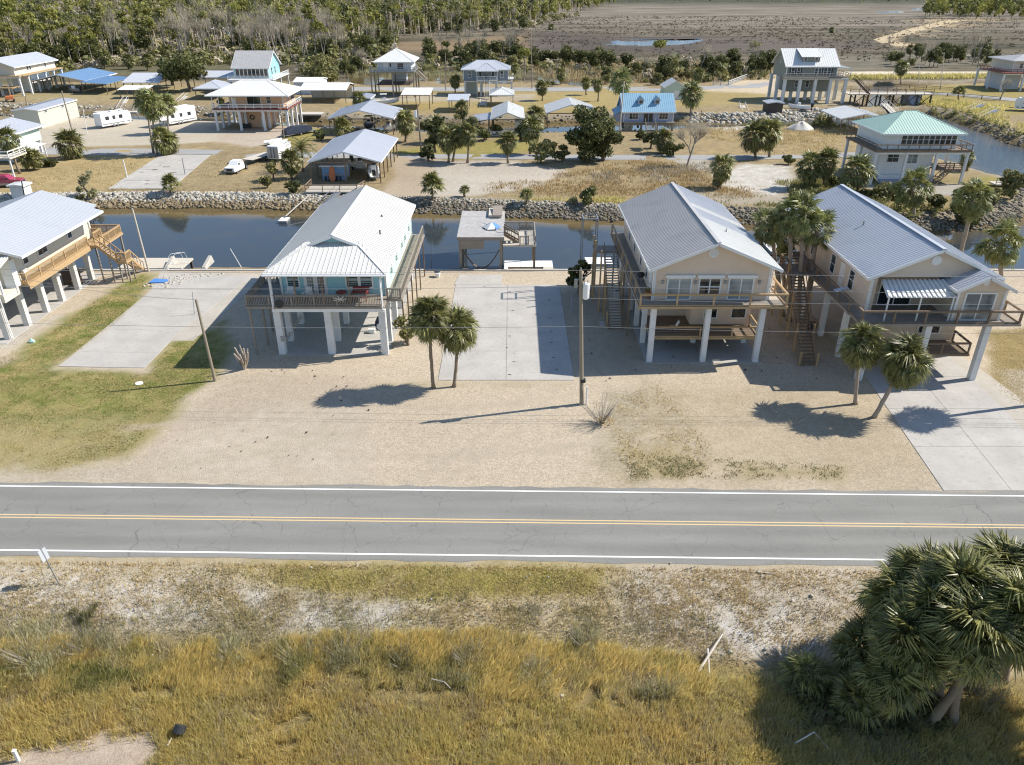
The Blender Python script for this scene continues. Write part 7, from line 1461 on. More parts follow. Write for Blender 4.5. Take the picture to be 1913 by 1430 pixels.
weeds('verge_grass', [(-100, 1046), (2000, 1068), (2000, 1200), (1200, 1200), (800, 1175), (-100, 1165)], 30000, .16, .035, 'dry_blade', 24, (0, 0), 1.6, .5); weeds('verge_grass', [(400, 1050), (1180, 1060), (1100, 1120), (700, 1130), (450, 1090)], 18000, .12, .035, 'olive_blade', 25, (0, 0), 2.6, .46); weeds('verge_grass', [(300, 1046), (1250, 1056), (1200, 1150), (300, 1130)], 9000, .12, .035, 'green_blade', 28, (0, 0), .9, .56); weeds('verge_weeds', [(-100, 1055), (2000, 1075), (2000, 1220), (900, 1180), (-100, 1180)], 13000, .2, .03, 'grey_blade', 29, (0, 0), .8, .54); weeds('verge_weeds', [(-100, 1075), (2000, 1085), (2000, 1220), (900, 1180), (-100, 1180)], 9000, .16, .035, 'bark_blade', 30, (0, 0), .7, .56)
weeds('verge_grass', [(-100, 1046), (2000, 1068), (2000, 1082), (-100, 1058)], 9000, .18, .04, 'rust_blade', 26, (0, 0), 1.2, .42); weeds('marsh_grass', [(-50, 1200), (300, 1230), (280, 1270), (-50, 1290)], 6000, .5, .04, 'green_blade', 27, (.1, .1), 1.6, .5)
def scrub(px, rpx, label, mat='scrub_leaf', sd=0, hh=.9):
    g = G(px[0], px[1], -.7); g.z = float(ground_z(g.x, g.y)); r = rpx * .0255; t = thing('scrub_bush', label, 'shrub', g, sd, 'wispy bushes along the marsh edge', local=True); rg = np.random.default_rng(sd)
    a = rg.random(160) * 6.28; d = rg.random(160) ** .5 * r * .5; P = np.stack([np.cos(a) * d, np.sin(a) * d, np.zeros(160)], 1); V = []
    m = MB()
    for p in P[:34]: q = Vector(p) * 1.9 + Vector((0, 0, hh * r * rg.uniform(.7, 1.3))); m.tube([Vector(p) * .4, Vector(p) * 1.3 + Vector((0, 0, q.z * .55)), q], [.014, .009, .004], 3, False)
    m.build('stems', 'grey_bark', t); n = int(1500 * r); c = rg.normal(size=(7, 3)) * np.array([.5, .42, .12]) * r; c[:, 2] = abs(c[:, 2]) + .12 * r; k = rg.integers(0, 7, n)
    P = c[k] + rg.normal(size=(n, 3)) * r * np.array([.22, .2, .16]); P[:, 2] = np.abs(P[:, 2]); o = scatter_blades('sprays', P, .26, .022, (0, 0), mt, sd, kind=None); o.parent = t; ORG[o.name] = (0, 0, 0)
for i, (x, y, r, lab, mt) in enumerate([(70, 1235, 75, 'wide grey bush at the left end of the marsh edge', 'scrub_leaf'), (165, 1215, 60, 'grey bush beside the wide one at the marsh edge', 'scrub_leaf'), (570, 1240, 60, 'grey-green bush with dark base in the middle of the marsh edge', 'olive_leaf'), (640, 1225, 55, 'taller grey-green bush right of the dark based one', 'scrub_leaf'), (880, 1235, 50, 'thin pale bush above the forked twig', 'scrub_leaf'), (755, 1240, 48, 'small olive bush left of the pale one', 'olive_leaf'),
        (1005, 1260, 45, 'brownish bush by the white rubbish', 'scrub_leaf'), (430, 1225, 42, 'low brown bush among the tall golden grass', 'scrub_leaf'), (1090, 1205, 42, 'brown wispy bush below the sandy patch', 'scrub_leaf'), (1840, 1300, 60, 'thin pale bush under the leaning palm trunk', 'scrub_leaf'), (1240, 1290, 40, 'pale twiggy bush at the edge of the golden grass', 'scrub_leaf'), (165, 1165, 26, 'small dark green weed clump on the sand', 'olive_leaf')]): scrub((x, y), r, lab, mt, i)
g = G(1122, 792); t = thing('bare_bush', 'brown leafless bush at the foot of the utility pole', 'shrub', g, 0, local=True); m = MB(); rn = random.Random(9)
for i in range(46):
    a = rn.uniform(0, 6.28); d = Vector((math.cos(a) * .75, math.sin(a) * .75, rn.uniform(.8, 1.7))).normalized(); L = rn.uniform(1.2, 2.4); p = Vector((math.cos(a), math.sin(a), 0)) * .12
    q = p + d * L * .45 + Vector((rn.uniform(-.1, .1), rn.uniform(-.1, .1), .05)); m.tube([p, q, p + d * L], [.022, .014, .006], 3, False)
    for k in range(5): u = rn.uniform(.35, 1); s_ = p.lerp(p + d * L, u); m.tube([s_, s_ + (d + Vector((rn.uniform(-.7, .7), rn.uniform(-.7, .7), rn.uniform(-.2, .5)))).normalized() * rn.uniform(.2, .55)], [.009, .004], 3, False)
m.build('stems', 'grey_bark', t); link('dead_leaves', cloud_mesh('dead_leaves', 'rust_blade', [(.3, -.1, .35, .9, .7, .35)], 160, .07, 3, shell=.2), None, t)
# undergrowth of the wood and the river's east bank
q = np.concatenate([pts_in(PX((-60, 150), (250, 124), (640, 122), (740, 100), (740, 66), (985, 52), (1080, 30), (640, 60), (-60, 70)), 2600, 5), pts_in(PX((990, 112), (1440, 124), (1440, 150), (1120, 160), (990, 140)), 130, 6), pts_in(PX((560, 118), (990, 120), (990, 138), (560, 146)), 130, 8)])
q = q[np.max([sdf(q[:, 0], q[:, 1], p) for p in WATER + PONDS], 0) < -2]
def clumps(name, q, mat, s0, s1, n, leafs, seed, flat=.75):
    rg = np.random.default_rng(seed); V0, F0, r0 = leaf_cloud([(0, 0, .55, 1, 1, flat)], leafs, .34, seed, shell=.3); s = s0 + (s1 - s0) * rg.random(len(q)); a = rg.random(len(q)) * 6.28
    ca, sa = np.cos(a)[:, None], np.sin(a)[:, None]; x = V0[None, :, 0] * ca - V0[None, :, 1] * sa; y = V0[None, :, 0] * sa + V0[None, :, 1] * ca; V = np.stack([x, y, np.broadcast_to(V0[None, :, 2], x.shape)], -1) * s[:, None, None] + lift(q)[:, None]
    big_mesh(name, V.reshape(-1, 3), (F0[None] + (np.arange(len(q)) * len(V0))[:, None, None]).reshape(-1, 4), mat, np.clip(np.repeat(rg.random(len(q)), len(r0)) * .6 + np.tile(r0, len(q)) * .4, 0, 1), kind='stuff')
k = RNG.random(len(q)); clumps('undergrowth', q[k < .4], 'olive_leaf', 1.2, 3.2, 0, 26, 1); clumps('undergrowth', q[(k >= .4) & (k < .65)], 'oak_leaf', 1.2, 3.4, 0, 26, 2); clumps('undergrowth', q[k >= .65], 'twig', 1.2, 3., 0, 24, 3)
q = pts_in(PX((1740, 200), (1800, 208), (1860, 232), (1930, 255), (1930, 262), (1850, 240), (1790, 216), (1735, 207)), 60, 9); clumps('bank_scrub', q, 'olive_leaf', .3, .9, 0, 22, 4)
bank('boulders', [(1780, 195), (1960, 245), (1960, 280), (1860, 262)], 200, .2, .45, 'rock_dark', 12, (-1, 4)); weeds('bank_grass', [(1670, 182), (1800, 190), (1960, 240), (1960, 275), (1800, 225), (1690, 205)], 3500, .6, .2, 'olive_blade', 14, cl=5, thr=.45)
q = pts_in(PX((1480, 372), (1560, 345), (1700, 372), (1760, 400), (1700, 408), (1560, 392)), 90, 9); clumps('bank_scrub', q, 'olive_leaf', .3, 1.0, 0, 26, 5)

# shrubs that fill the lots between the sheds, palms and water across the canal
for i, (b_, top, r, mt, lab) in enumerate([((800, 300), 262, 20, 'oak_leaf', 'dark shrub beside the utility pole with white transformer'), ((905, 262), 238, 18, 'oak_leaf', 'dark shrub below the white lean-to roof'), ((930, 250), 232, 14, 'olive_leaf', 'olive shrub left of the white gabled boathouse'), ((972, 262), 225, 20, 'oak_leaf', 'dark tree between the gabled boathouse and the big cedar'), ((1030, 292), 258, 20, 'cedar_leaf', 'dark shrub under the boathouse behind the cedar'), ((1050, 300), 272, 17, 'olive_leaf', 'olive shrub at the left foot of the dark cedar'),
        ((880, 250), 215, 20, 'oak_leaf', 'dark tree under the canal palm clump'), ((845, 240), 208, 18, 'olive_leaf', 'olive tree over the canal left of the lean-to'), ((1258, 292), 262, 18, 'oak_leaf', 'dark shrub at the foot of the grey leafless tree'), ((1195, 262), 244, 14, 'oak_leaf', 'dark shrub under the left half of the blue cottage'), ((1180, 205), 178, 14, 'oak_leaf', 'dark tree behind the tall fan palm by the cottage'), ((1225, 160), 138, 15, 'olive_leaf', 'olive tree behind the pale green shed'),
        ((1488, 372), 352, 18, 'olive_leaf', 'low olive shrub at the edge of the white sand'), ((1560, 352), 325, 18, 'oak_leaf', 'dark shrub between the palms left of the green roofed house'), ((1625, 375), 352, 18, 'oak_leaf', 'dark shrub under the drooping fan palm'), ((1745, 395), 365, 20, 'oak_leaf', 'dark shrub on the rocks right of the fan palm'), ((1850, 392), 352, 20, 'olive_leaf', 'olive shrub on the river bank by the tall fan palm'), ((1472, 308), 290, 13, 'oak_leaf', 'dark low shrub at the right foot of the broad palm clump'),
        ((640, 268), 246, 16, 'olive_leaf', 'olive shrub at the back corner of the boat shed'), ((600, 262), 242, 14, 'oak_leaf', 'dark shrub left of the larger boat shed'), ((706, 262), 243, 14, 'oak_leaf', 'dark shrub under the right side of the larger boat shed'), ((500, 352), 328, 13, 'olive_leaf', 'small olive bush at the rock edge left of the kiosk'), ((150, 372), 350, 12, 'scrub_leaf', 'low grey bush at the corner of the cream house roof'), ((92, 312), 296, 13, 'oak_leaf', 'dark low bush right of the mint house porch'),
        ((415, 205), 184, 12, 'oak_leaf', 'dark bush at the left wall of the peach house'), ((1340, 352), 338, 13, 'scrub_leaf', 'grey bush at the foot of the lone sand palm'), ((1240, 378), 362, 15, 'olive_leaf', 'low olive bush behind the tan house ridge'), ((1070, 380), 366, 12, 'scrub_leaf', 'grey bush on the bank left of the leafy rock shrub')]):
    px_tree(lab, b_, (b_[0], top), r, mt, int(260 + r * 22), .26 if b_[1] > 230 else .4, 'shrub', 'shrub', 200 + i, low=0.05, nl=6)
q = pts_in(PX((-60, 118), (250, 96), (640, 96), (740, 78), (985, 46), (1080, 26), (1100, 12), (700, 12), (-60, 40)), 2600, 15); rg = np.random.default_rng(4); V = []; F = []
a = rg.random(len(q)) * 6.28; hgt = 7 + 8 * rg.random(len(q)); rr = .1 + .1 * rg.random(len(q)) + np.linalg.norm(q, axis=1) * .00018; ln = rg.normal(size=(len(q), 2)) * .5
for k in range(3): V.append(np.stack([q[:, 0] + np.cos(a + k * 2.094) * rr, q[:, 1] + np.sin(a + k * 2.094) * rr, np.zeros(len(q))], 1))
V.append(np.stack([q[:, 0] + ln[:, 0], q[:, 1] + ln[:, 1], hgt], 1)); V = np.stack(V, 1).reshape(-1, 3); k = np.arange(len(q))[:, None] * 4
big_mesh('bare_trunks', V, np.concatenate([k + np.array([[i, (i + 1) % 3, 3]]) for i in range(3)], 0), 'pale_bark', kind='stuff')
q = np.concatenate([pts_in(PX((940, 64), (1640, 66), (1913, 70), (1913, 112), (1500, 118), (940, 104)), 2600, 16), pts_in(PX((1000, 30), (1900, 36), (1913, 70), (940, 64)), 4200, 17)]); q = q[np.max([sdf(q[:, 0], q[:, 1], p) for p in PONDS], 0) < -3]; q = q[fbm(q[:, 0] * .4, q[:, 1], 22, 6) > .42]
k = RNG.random(len(q)); clumps('marsh_tufts', q[k < .8], 'marsh_tuft', .3, 1.2, 0, 7, 21, .3)
q = pts_in([(13.6, 23.4), (20, 23.2), (20.5, 26), (17.5, 27), (14, 26.4)], 130, 31); clumps('palm_undergrowth', q, 'oak_leaf', .25, .6, 0, 22, 33); q = pts_in([(13.6, 23.6), (19.6, 23.4), (19, 26.5), (14.5, 26.2)], 900, 32)
P = lift(q, .1); scatter_blades('palm_litter', P, .5, .05, (.5, .3), 'palm_dead', 34)
weeds('bank_grass', [(180, 350), (560, 352), (590, 364), (180, 368)], 2600, .3, .08, 'dry_blade', 44, cl=3, thr=.5); weeds('bank_grass', [(740, 372), (1180, 366), (1180, 386), (900, 384), (740, 382)], 5000, .45, .1, 'olive_blade', 45, cl=3, thr=.5); weeds('bank_grass', [(1280, 372), (1900, 392), (1900, 410), (1280, 384)], 5000, .45, .1, 'olive_leaf', 46, cl=3, thr=.5)
weeds('verge_weeds', [(1130, 1060), (1720, 1066), (1640, 1140), (1500, 1240), (1290, 1240), (1160, 1140)], 9000, .16, .035, 'dry_blade', 47, (0, 0), .9, .5)
# ================================================================ VEHICLES, POLES, WIRES, SMALL THINGS
def wheel(t, x, y, z, r, w=.24, name='wheel'):
    o = MB().tube([(x - w / 2, y, z), (x + w / 2, y, z)], r, 16).build(name, 'black_rubber', t, bevel=.03); MB().tube([(x - w / 2 - .012, y, z), (x + w / 2 + .012, y, z)], r * .58, 12).build('rim', 'metal_grey', o); return o
def pickup(label, loc, rz, paint_, crew=True, bed=True, band=None):
    t = thing('pickup_truck', label, 'pickup truck', loc, rz, local=True); W = 1.0
    def sec(y, z0, z1, w, wt): return [(-w, y, z0), (w, y, z0), (w, y, (z0 + z1) / 2), (wt, y, z1), (-wt, y, z1), (-w, y, (z0 + z1) / 2)]
    MB().loft([sec(-2.85, .5, 1.0, .88, .8), sec(-2.75, .42, 1.15, .96, .9), sec(-1.5, .42, 1.24, W, .95), sec(-1.2, .42, 1.26, W, .95), sec(1.0, .42, 1.26, W, .96)] + ([sec(2.7, .45, 1.25, W, .97)] if bed else [])).build('body', paint_, t, bevel=.03)
    cab = MB().loft([sec(-1.35, 1.2, 1.25, .93, .9), sec(-.6, 1.2, 1.9, .94, .74), sec(.8, 1.2, 1.92, .94, .76), sec(1.05, 1.2, 1.3, .93, .9)]).build('cab', paint_, t, bevel=.03)
    MB().add([(-.8, -1.24, 1.3), (.8, -1.24, 1.3), (.68, -.64, 1.86), (-.68, -.64, 1.86)], [(0, 1, 2, 3)]).build('windscreen', 'glass', cab)
    for s in (-1, 1):
        MB().add([(s * .945, -.95, 1.33), (s * .945, -.1, 1.33), (s * .86, -.1, 1.78), (s * .86, -.55, 1.78)], [(0, 1, 2, 3)]).build('side_window', 'glass', cab); MB().add([(s * .945, -.02, 1.33), (s * .945, .75, 1.33), (s * .86, .72, 1.78), (s * .86, -.02, 1.78)], [(0, 1, 2, 3)]).build('side_window', 'glass', cab)
        MB().box(s * 1.02 - .12, s * 1.02 + .12, -1.0, -.85, 1.35, 1.6).build('wing_mirror', 'dark_metal', t); MB().box(s * .68 - .16, s * .68 + .16, -2.9, -2.8, .82, 1.02).build('headlight', 'glass_pale', t)
        if band: MB().box(s * 1.005 - .01, s * 1.005 + .01, -2.6, 2.6, .45, .72).build('lower_band', band, t)
    MB().box(-.5, .5, -2.9, -2.8, .6, 1.0).build('grille', 'dark_metal', t); MB().box(-.95, .95, -2.95, -2.78, .42, .6).build('bumper', 'metal_grey', t)
    if bed: MB().box(-.82, .82, 1.15, 2.55, 1.0, 1.262).build('bed_well', 'dark_metal', t)
    else: MB().box(-.35, .35, 1.0, 2.9, .5, .75).build('chassis', 'dark_metal', t); MB().box(-.7, .7, 1.2, 1.5, .75, 1.3).build('tool_box', 'dark_metal', t)
    for y in (-1.85, 1.8):
        for s in (-1, 1): wheel(t, s * .86, y, .4, .4)
    return t
pickup('white pickup truck with bare chassis parked on the dry grass, nose to the canal', (-48.4, 135.8, 0), R(-8), 'car_white', bed=False)
pickup('crimson and silver pickup truck parked at the field edge by the balcony', (-82.6, 124.6, 0), R(100), 'car_red', band='metal_grey')
t = thing('flatbed_trailer', 'empty flatbed trailer with plank deck behind the white pickup', 'trailer', (-47.0, 144.4, 0), R(-20), local=True); MB().box(-1.2, 1.2, -3.6, 3.2, .75, .85).build('frame', 'dark_metal', t)
for i in range(9): MB().box(-1.2 + i * .267, -1.2 + i * .267 + .255, -3.6, 3.2, .86, .92).build('plank', 'pale_wood', t)
for y in (.6, 1.6):
    for s in (-1, 1): wheel(t, s * 1.1, y, .36, .36)
MB().beam((0, -3.6, .75), (0, -5, .6), .15).build('drawbar', 'dark_metal', t)
t = thing('cargo_trailer', 'white enclosed cargo trailer with rear doors beside the date palm', 'trailer', (-43.6, 146.2, 0), R(-12), local=True); MB().box(-1.15, 1.15, -2.6, 2.6, .45, 2.75).build('body', 'car_white', t, bevel=.06)
for s in (-1, 1): d = MB().box(s * .55 - .5, s * .55 + .5, -2.66, -2.605, .6, 2.6).build('rear_door', 'metal_grey', t); MB().box(s * .3 - .04, s * .3 + .04, -2.7, -2.66, .7, 2.5).build('lock_bar', 'dark_metal', d)
for y in (-.5, .4):
    for s in (-1, 1): wheel(t, s * 1.1, y, .36, .36)
def camper(label, loc, rz, L, nose=False, H=3.1, stripes='metal_grey'):
    t = thing('camper_trailer', label, 'camper trailer', loc, rz, 'campers parked on the gravel pads', local=True); W = 1.2; b = .55
    prof = [(-L / 2, b), (L / 2 - .3, b), (L / 2, b + .5), (L / 2, H - .7), (L / 2 - .5, H), (-L / 2 + .15, H), (-L / 2, H - .2)] if not nose else [(-L / 2, b), (L / 2 - 2.6, b), (L / 2 - 2.4, 1.5), (L / 2 - .4, 1.6), (L / 2, 2.1), (L / 2 - .1, H - .5), (L / 2 - .7, H), (-L / 2 + .15, H + .1), (-L / 2, H - .2)]
    k = len(prof); o = MB().add([(-W, y, z) for y, z in prof] + [(W, y, z) for y, z in prof], [tuple(range(k)), tuple(range(2 * k - 1, k - 1, -1))] + [(i, (i + 1) % k, (i + 1) % k + k, i + k) for i in range(k)]).build('body', 'gel_white', t, bevel=.08)
    for s in (-1, 1):
        for y0, w_ in ((-L * .36, .9), (-L * .12, .7), (L * .1, .9)): MB().box(s * (W + .015) - .015, s * (W + .015) + .015, y0, y0 + w_, 1.7, 2.45).build('side_window', 'glass', t)
        MB().box(s * (W + .01) - .01, s * (W + .01) + .01, -L / 2 + .1, L / 2 - (2.7 if nose else .4), .75, .95).build('stripe', stripes, t); MB().box(s * (W + .015) - .015, s * (W + .015) + .015, L * .26, L * .26 + .65, .7, 2.4).build('door', 'white_paint', t)
        for y in (-.9, .1): wheel(t, s * (W - .12), y, .36, .36)
    MB().box(-.4, .4, -.5, .5, H, H + .28).build('roof_cooler', 'white_paint', t, bevel=.04); MB().box(-.3, .3, L * .25, L * .25 + .6, H, H + .12).build('roof_vent', 'metal_grey', t)
    MB().box(-.7, .7, (L / 2 + .005) if not nose else L / 2 - .02, (L / 2 + .03) if not nose else L / 2 + .02, 1.9 if not nose else 2.2, 2.5).build('front_window', 'glass', t)
    if not nose: MB().beam((0, L / 2, .5), (0, L / 2 + 1.2, .5), .12).build('drawbar', 'dark_metal', t)
    else: [MB().box(s * .8 - .06, s * .8 + .06, L / 2 - 1.4, L / 2 - 1.28, 0, 1.5).build('landing_leg', 'metal_grey', t) for s in (-1, 1)]
    return t
camper('short white travel trailer left of the palms on the gravel pad', (-91.5, 182.3, 0), R(-28), 7.6); camper('long white fifth wheel camper with raised nose behind the palms', (-78.2, 184.5, 0), R(152), 10.2, True, 3.6)
t = camper('grey camper van with black windows at the river bend edge', (132.5, 205, 0), R(60), 6.5, False, 3.0, 'dark_metal'); t['group'] = 'campers by the river'
def boat(label, loc, rz, L, hull='gel_white', trailer=True, console=True, top=None, rot=0):
    t = thing('motor_boat', label, 'boat', loc, rz, 'boats stored ashore', local=True); S = []; B = L * .16
    for u, w_, kz, gz in ((0, .92, .35, 1.25), (.35, 1, .3, 1.3), (.65, .9, .34, 1.42), (.85, .55, .55, 1.58), (.97, .16, .95, 1.7), (1, .03, 1.2, 1.72)):
        y = L * (u - .5); S.append([(0, y, kz), (B * w_ * .8, y, kz + .3), (B * w_, y, gz), (B * w_ * .82, y, gz), (B * w_ * .6, y, max(kz + .35, gz - .55)), (-B * w_ * .6, y, max(kz + .35, gz - .55)), (-B * w_ * .82, y, gz), (-B * w_, y, gz), (-B * w_ * .8, y, kz + .3)])
    MB().loft(S).build('hull', hull, t, smooth=False)
    if console: MB().box(-.4, .4, -.3, .5, .9, 2.0).build('console', 'gel_white', t, bevel=.06); MB().box(-.36, .36, .5, .56, 1.75, 2.3).build('windscreen', 'glass', t)
    if top:
        MB().box(-.8, .8, -.9, .9, 2.75, 2.83).build('t_top', top, t); m = MB(); [m.tube([(s * .6, y, 1.0), (s * .7, y, 2.75)], .03, 5) for s in (-1, 1) for y in (-.6, .6)]; m.build('t_top_frame', 'metal_grey', t)
    o = MB().box(-.28, .28, -L / 2 - .75, -L / 2 - .1, 1.0, 1.9).build('outboard_motor', 'dark_metal', t, bevel=.08); MB().box(-.08, .08, -L / 2 - .5, -L / 2 - .25, .2, 1.0).build('motor_leg', 'dark_metal', o)
    if trailer:
        m = MB(); [m.beam((s * .7, -L / 2, .42), (s * .5, L / 2 - .5, .42), .1) for s in (-1, 1)]; m.beam((0, L / 2 - .6, .42), (0, L / 2 + 1, .42), .1); [m.beam((-.9, y, .42), (.9, y, .42), .1) for y in (-1.2, .6)]; m.build('trailer_frame', 'metal_grey', t)
        for s in (-1, 1): wheel(t, s * 1.0, -.8, .3, .3)
    return t
boat('white boat with big black outboard under the right side of the boat shed', (-23.6, 131.5, 0), R(10), 6.2, top='dark_metal'); boat('white boat nosed into the boat shed behind the blue kiosk', (-27.0, 136.5, 0), R(-150), 6.8, top=None)
boat('dark hulled boat with white rub rails under the larger boat shed', (-31.5, 174.5, .6), R(180), 7.5, 'navy', top='dark_metal'); boat('grey boat at the right edge of the larger boat shed', (-27.2, 175, 0), R(170), 6.5, 'metal_grey')
boat('small white boat on a trailer on the far sandy bank', (76.5 - 3, 205, 0), R(80), 5.5); boat('white boat hung in the lift by the tall narrow house', (-33.5, 210, .6), R(-80), 8, trailer=False, top='white_paint'); boat('small boat on a trailer under the cream house columns', (-130, 240, 0), R(60), 5.5, 'metal_grey')
t = thing('pontoon_trailer', 'dark covered boat on a long trailer behind the date palm', 'boat trailer', (-46.5, 171, 0), R(-35), local=True); MB().loft([[(-w_, y, .6), (w_, y, .6), (w_ * .8, y, z), (-w_ * .8, y, z)] for y, w_, z in ((-3.6, .9, 1.4), (-1, 1.2, 1.9), (2, 1.2, 1.8), (3.8, .5, 1.3))]).build('cover', 'navy', t); MB().box(-1, 1, -4, 4.6, .4, .5).build('trailer_frame', 'metal_grey', t)
for s in (-1, 1): wheel(t, s * 1.05, 0, .32, .32)
t = thing('utility_trailer', 'low silver utility trailer on the lawn beside the date palm', 'trailer', (-48.2, 160, 0), R(-40), local=True); MB().box(-1, 1, -2.2, 2.2, .45, .55).build('bed', 'metal_grey', t); [MB().box(s - .03, s + .03, -2.2, 2.2, .55, .95).build('side_rail', 'gel_white', t) for s in (-1, 1)]; [wheel(t, s * 1.08, 0, .32, .32) for s in (-1, 1)]
t = thing('excavator', 'small rusty excavator with raised arm on the bank below the cream column house', 'excavator', (-138, 221, 0), R(30), local=True)
for s in (-1, 1): MB().box(s * .9 - .25, s * .9 + .25, -1.6, 1.6, 0, .7).build('track', 'dark_metal', t, bevel=.2)
MB().box(-1, 1, -1.4, 1.1, .75, 1.6).build('body', 'orange_paint', t, bevel=.1); MB().box(-.9, .1, 0, 1.1, 1.6, 2.7).build('cab', 'glass', t); m = MB(); m.beam((.4, 1, 1.5), (.4, 2.8, 4), .3, .4); m.build('boom', 'brown_wood', t); m = MB(); m.beam((.4, 2.8, 4), (.4, 4.4, 1.8), .25, .3); m.build('arm', 'brown_wood', t); MB().box(0, .8, 4.1, 4.8, 1.2, 1.9).build('bucket', 'dark_metal', t)
# ---- poles and wires
def pole(label, b, tp, r0, mat='pole_wood', r1=None, name='utility_pole', cat='pole', group=None, z=0):
    g = G(*b, z); p = HY(*tp, g.y); t = thing(name, label, cat, g, 0, group); MB().tube([g - Vector((0, 0, .2)), p], [r0, r1 or r0 * .75], 10).build('shaft', mat, t); return t, g, p
t, g, p = pole('weathered utility pole with white transformer in front of the tan house', (1087, 755), (1085, 505), .17)
o = MB().tube([(p.x + .45, p.y - .05, 9.0), (p.x + .45, p.y - .05, 9.1), (p.x + .45, p.y - .05, 10.15), (p.x + .45, p.y - .05, 10.22)], [.2, .26, .26, .2], 14).build('transformer', 'gel_white', t); m = MB()
for a in (-.12, .1): m.tube([(p.x + .45 + a, p.y - .05, 10.2), (p.x + .45 + a, p.y - .05, 10.5)], .035, 6)
m.build('bushing', 'metal_grey', o); m = MB(); m.beam((p.x, p.y, 9.6), (p.x + .3, p.y, 9.6), .08); m.box(p.x - .42, p.x - .2, p.y - .1, p.y + .1, 9.9, 10.5); m.beam((p.x - .3, p.y, 10.4), (p.x + .5, p.y, 10.75), .06); m.tube([(p.x, p.y, 11.1), (p.x, p.y, 11.4)], .05, 6); m.build('bracket', 'metal_grey', t)
MB().box(g.x - .19, g.x + .19, g.y - .19, g.y + .19, 2.0, 2.25).build('band', 'dark_metal', t)
m = MB(); m.tube([(g.x + .35, g.y - .1, 0), (g.x + .35, g.y - .1, 1.6)], .07, 8); tag(m.build('cable_marker', 'white_paint'), 'short pale marker post at the base of the utility pole', 'marker post')
PT = p
def wire(label, a, b, sag, r=.015, group='overhead wires along the road'):
    a, b = Vector(a), Vector(b); P = [a.lerp(b, i / 16) - Vector((0, 0, sag * 4 * (i / 16) * (1 - i / 16))) for i in range(17)]
    tag(MB().tube(P, r, 5).build('overhead_wire', 'wire'), label, 'wire', group)
for k, (zz, nm) in enumerate(((11.25, 'topmost'), (10.0, 'second'), (9.05, 'third'), (6.75, 'lowest'))):
    wire(f'{nm} wire running right from the utility pole past the tan houses', (p.x, p.y, zz), (62, 51.8, zz + .3), .5)
    if k in (0, 1, 3): wire(f'{nm} wire running left from the utility pole in front of the teal house', (p.x, p.y, zz if k else 11.2), (-62, 54.2, (11.7, 10.3, 7.4)[min(k, 2)]), .6)
t2, g2, p2 = pole('short leaning grey pole on the left lawn edge', (402, 712), (366, 560), .13); wire('service wire from the short leaning pole to the left house', p2, (-46.9, 65.3, 6.6), .5)
pole('thin pipe standing on the left concrete drive', (363, 588), (359, 545), .035, 'metal_grey', name='pipe_post'); pole('tall pale pole at the water by the plank dock', (278, 507), (247, 390), .12, 'driftwood', name='mooring_pole'); pole('thin white pole leaning out of the near canal', (452, 500), (430, 465), .05, 'white_paint', name='mooring_pole', z=-1.5)
pole('slim pole beside the dark jet ski float', (806, 505), (807, 450), .05, 'metal_grey', name='mooring_pole', z=-1.5)
for lab, b, tp, r, mt in (('tall utility pole by the left palm and prefab building', (141, 268), (115, 170), .15, 'pole_wood'), ('utility pole with white transformer above the gravel drive', (787, 289), (780, 200), .15, 'pole_wood'), ('pale pole at the left wall of the blue cottage', (1157, 248), (1166, 152), .16, 'driftwood'), ('brown pole right of the bare tree', (1305, 252), (1311, 206), .12, 'pole_wood'), ('pole on the far verge left of the slate grey house', (833, 168), (832, 100), .16, 'pole_wood'), ('tall pole behind the lawn palm right of the slate grey house', (994, 166), (992, 62), .16, 'pole_wood'),
        ('thin pole at the marsh edge behind the green shed', (1279, 134), (1277, 108), .14, 'driftwood'), ('tall thin pole over the river road', (1757, 166), (1764, 98), .14, 'driftwood'), ('pole at the foot of the sandy river road', (1715, 162), (1718, 122), .12, 'driftwood'), ('leaning bare post by the white sand heap', (1604, 224), (1607, 182), .12, 'pole_wood'), ('pole in front of the peach house columns', (531, 260), (523, 195), .13, 'pole_wood'),
        ('pole at the left end of the bank below the cream columns', (52, 212), (46, 172), .12, 'pole_wood'), ('pale pipe standing left of the short camper', (163, 250), (155, 205), .07, 'white_paint'), ('pale pipe by the prefab building', (144, 232), (135, 197), .07, 'white_paint'), ('dark pole beside the white slatted storage shed', (47, 374), (40, 338), .1, 'dark_metal'), ('pale utility pole on the lawn behind the left lift roof', (832, 172), (831, 140), .1, 'driftwood')):
    t, g, p = pole(lab, b, tp, r, mt, group='poles across the canal', name='utility_pole' if r > .1 else 'pipe_post')
    if 'white transformer' in lab: MB().tube([(p.x - .4, p.y, p.z - 1.9), (p.x - .4, p.y, p.z - .7)], .3, 12).build('transformer', 'gel_white', t)
pole('white marker post standing on the broken slab', (238, 333), (230, 299), .1, 'white_paint', name='marker_post'); pole('grey steel post on the right side of the broken slab', (346, 327), (340, 295), .09, 'metal_grey', name='marker_post')
for i in range(6): g = G(1582 + i * 7, 240 - i); post(thing('fence_post', 'thin grey post in the row beside the green roofed house', 'post', g, 0, 'row of thin posts beside the green roofed house'), g.x, g.y, 0, 2.2, .1, 'grey_wood', 'shaft')
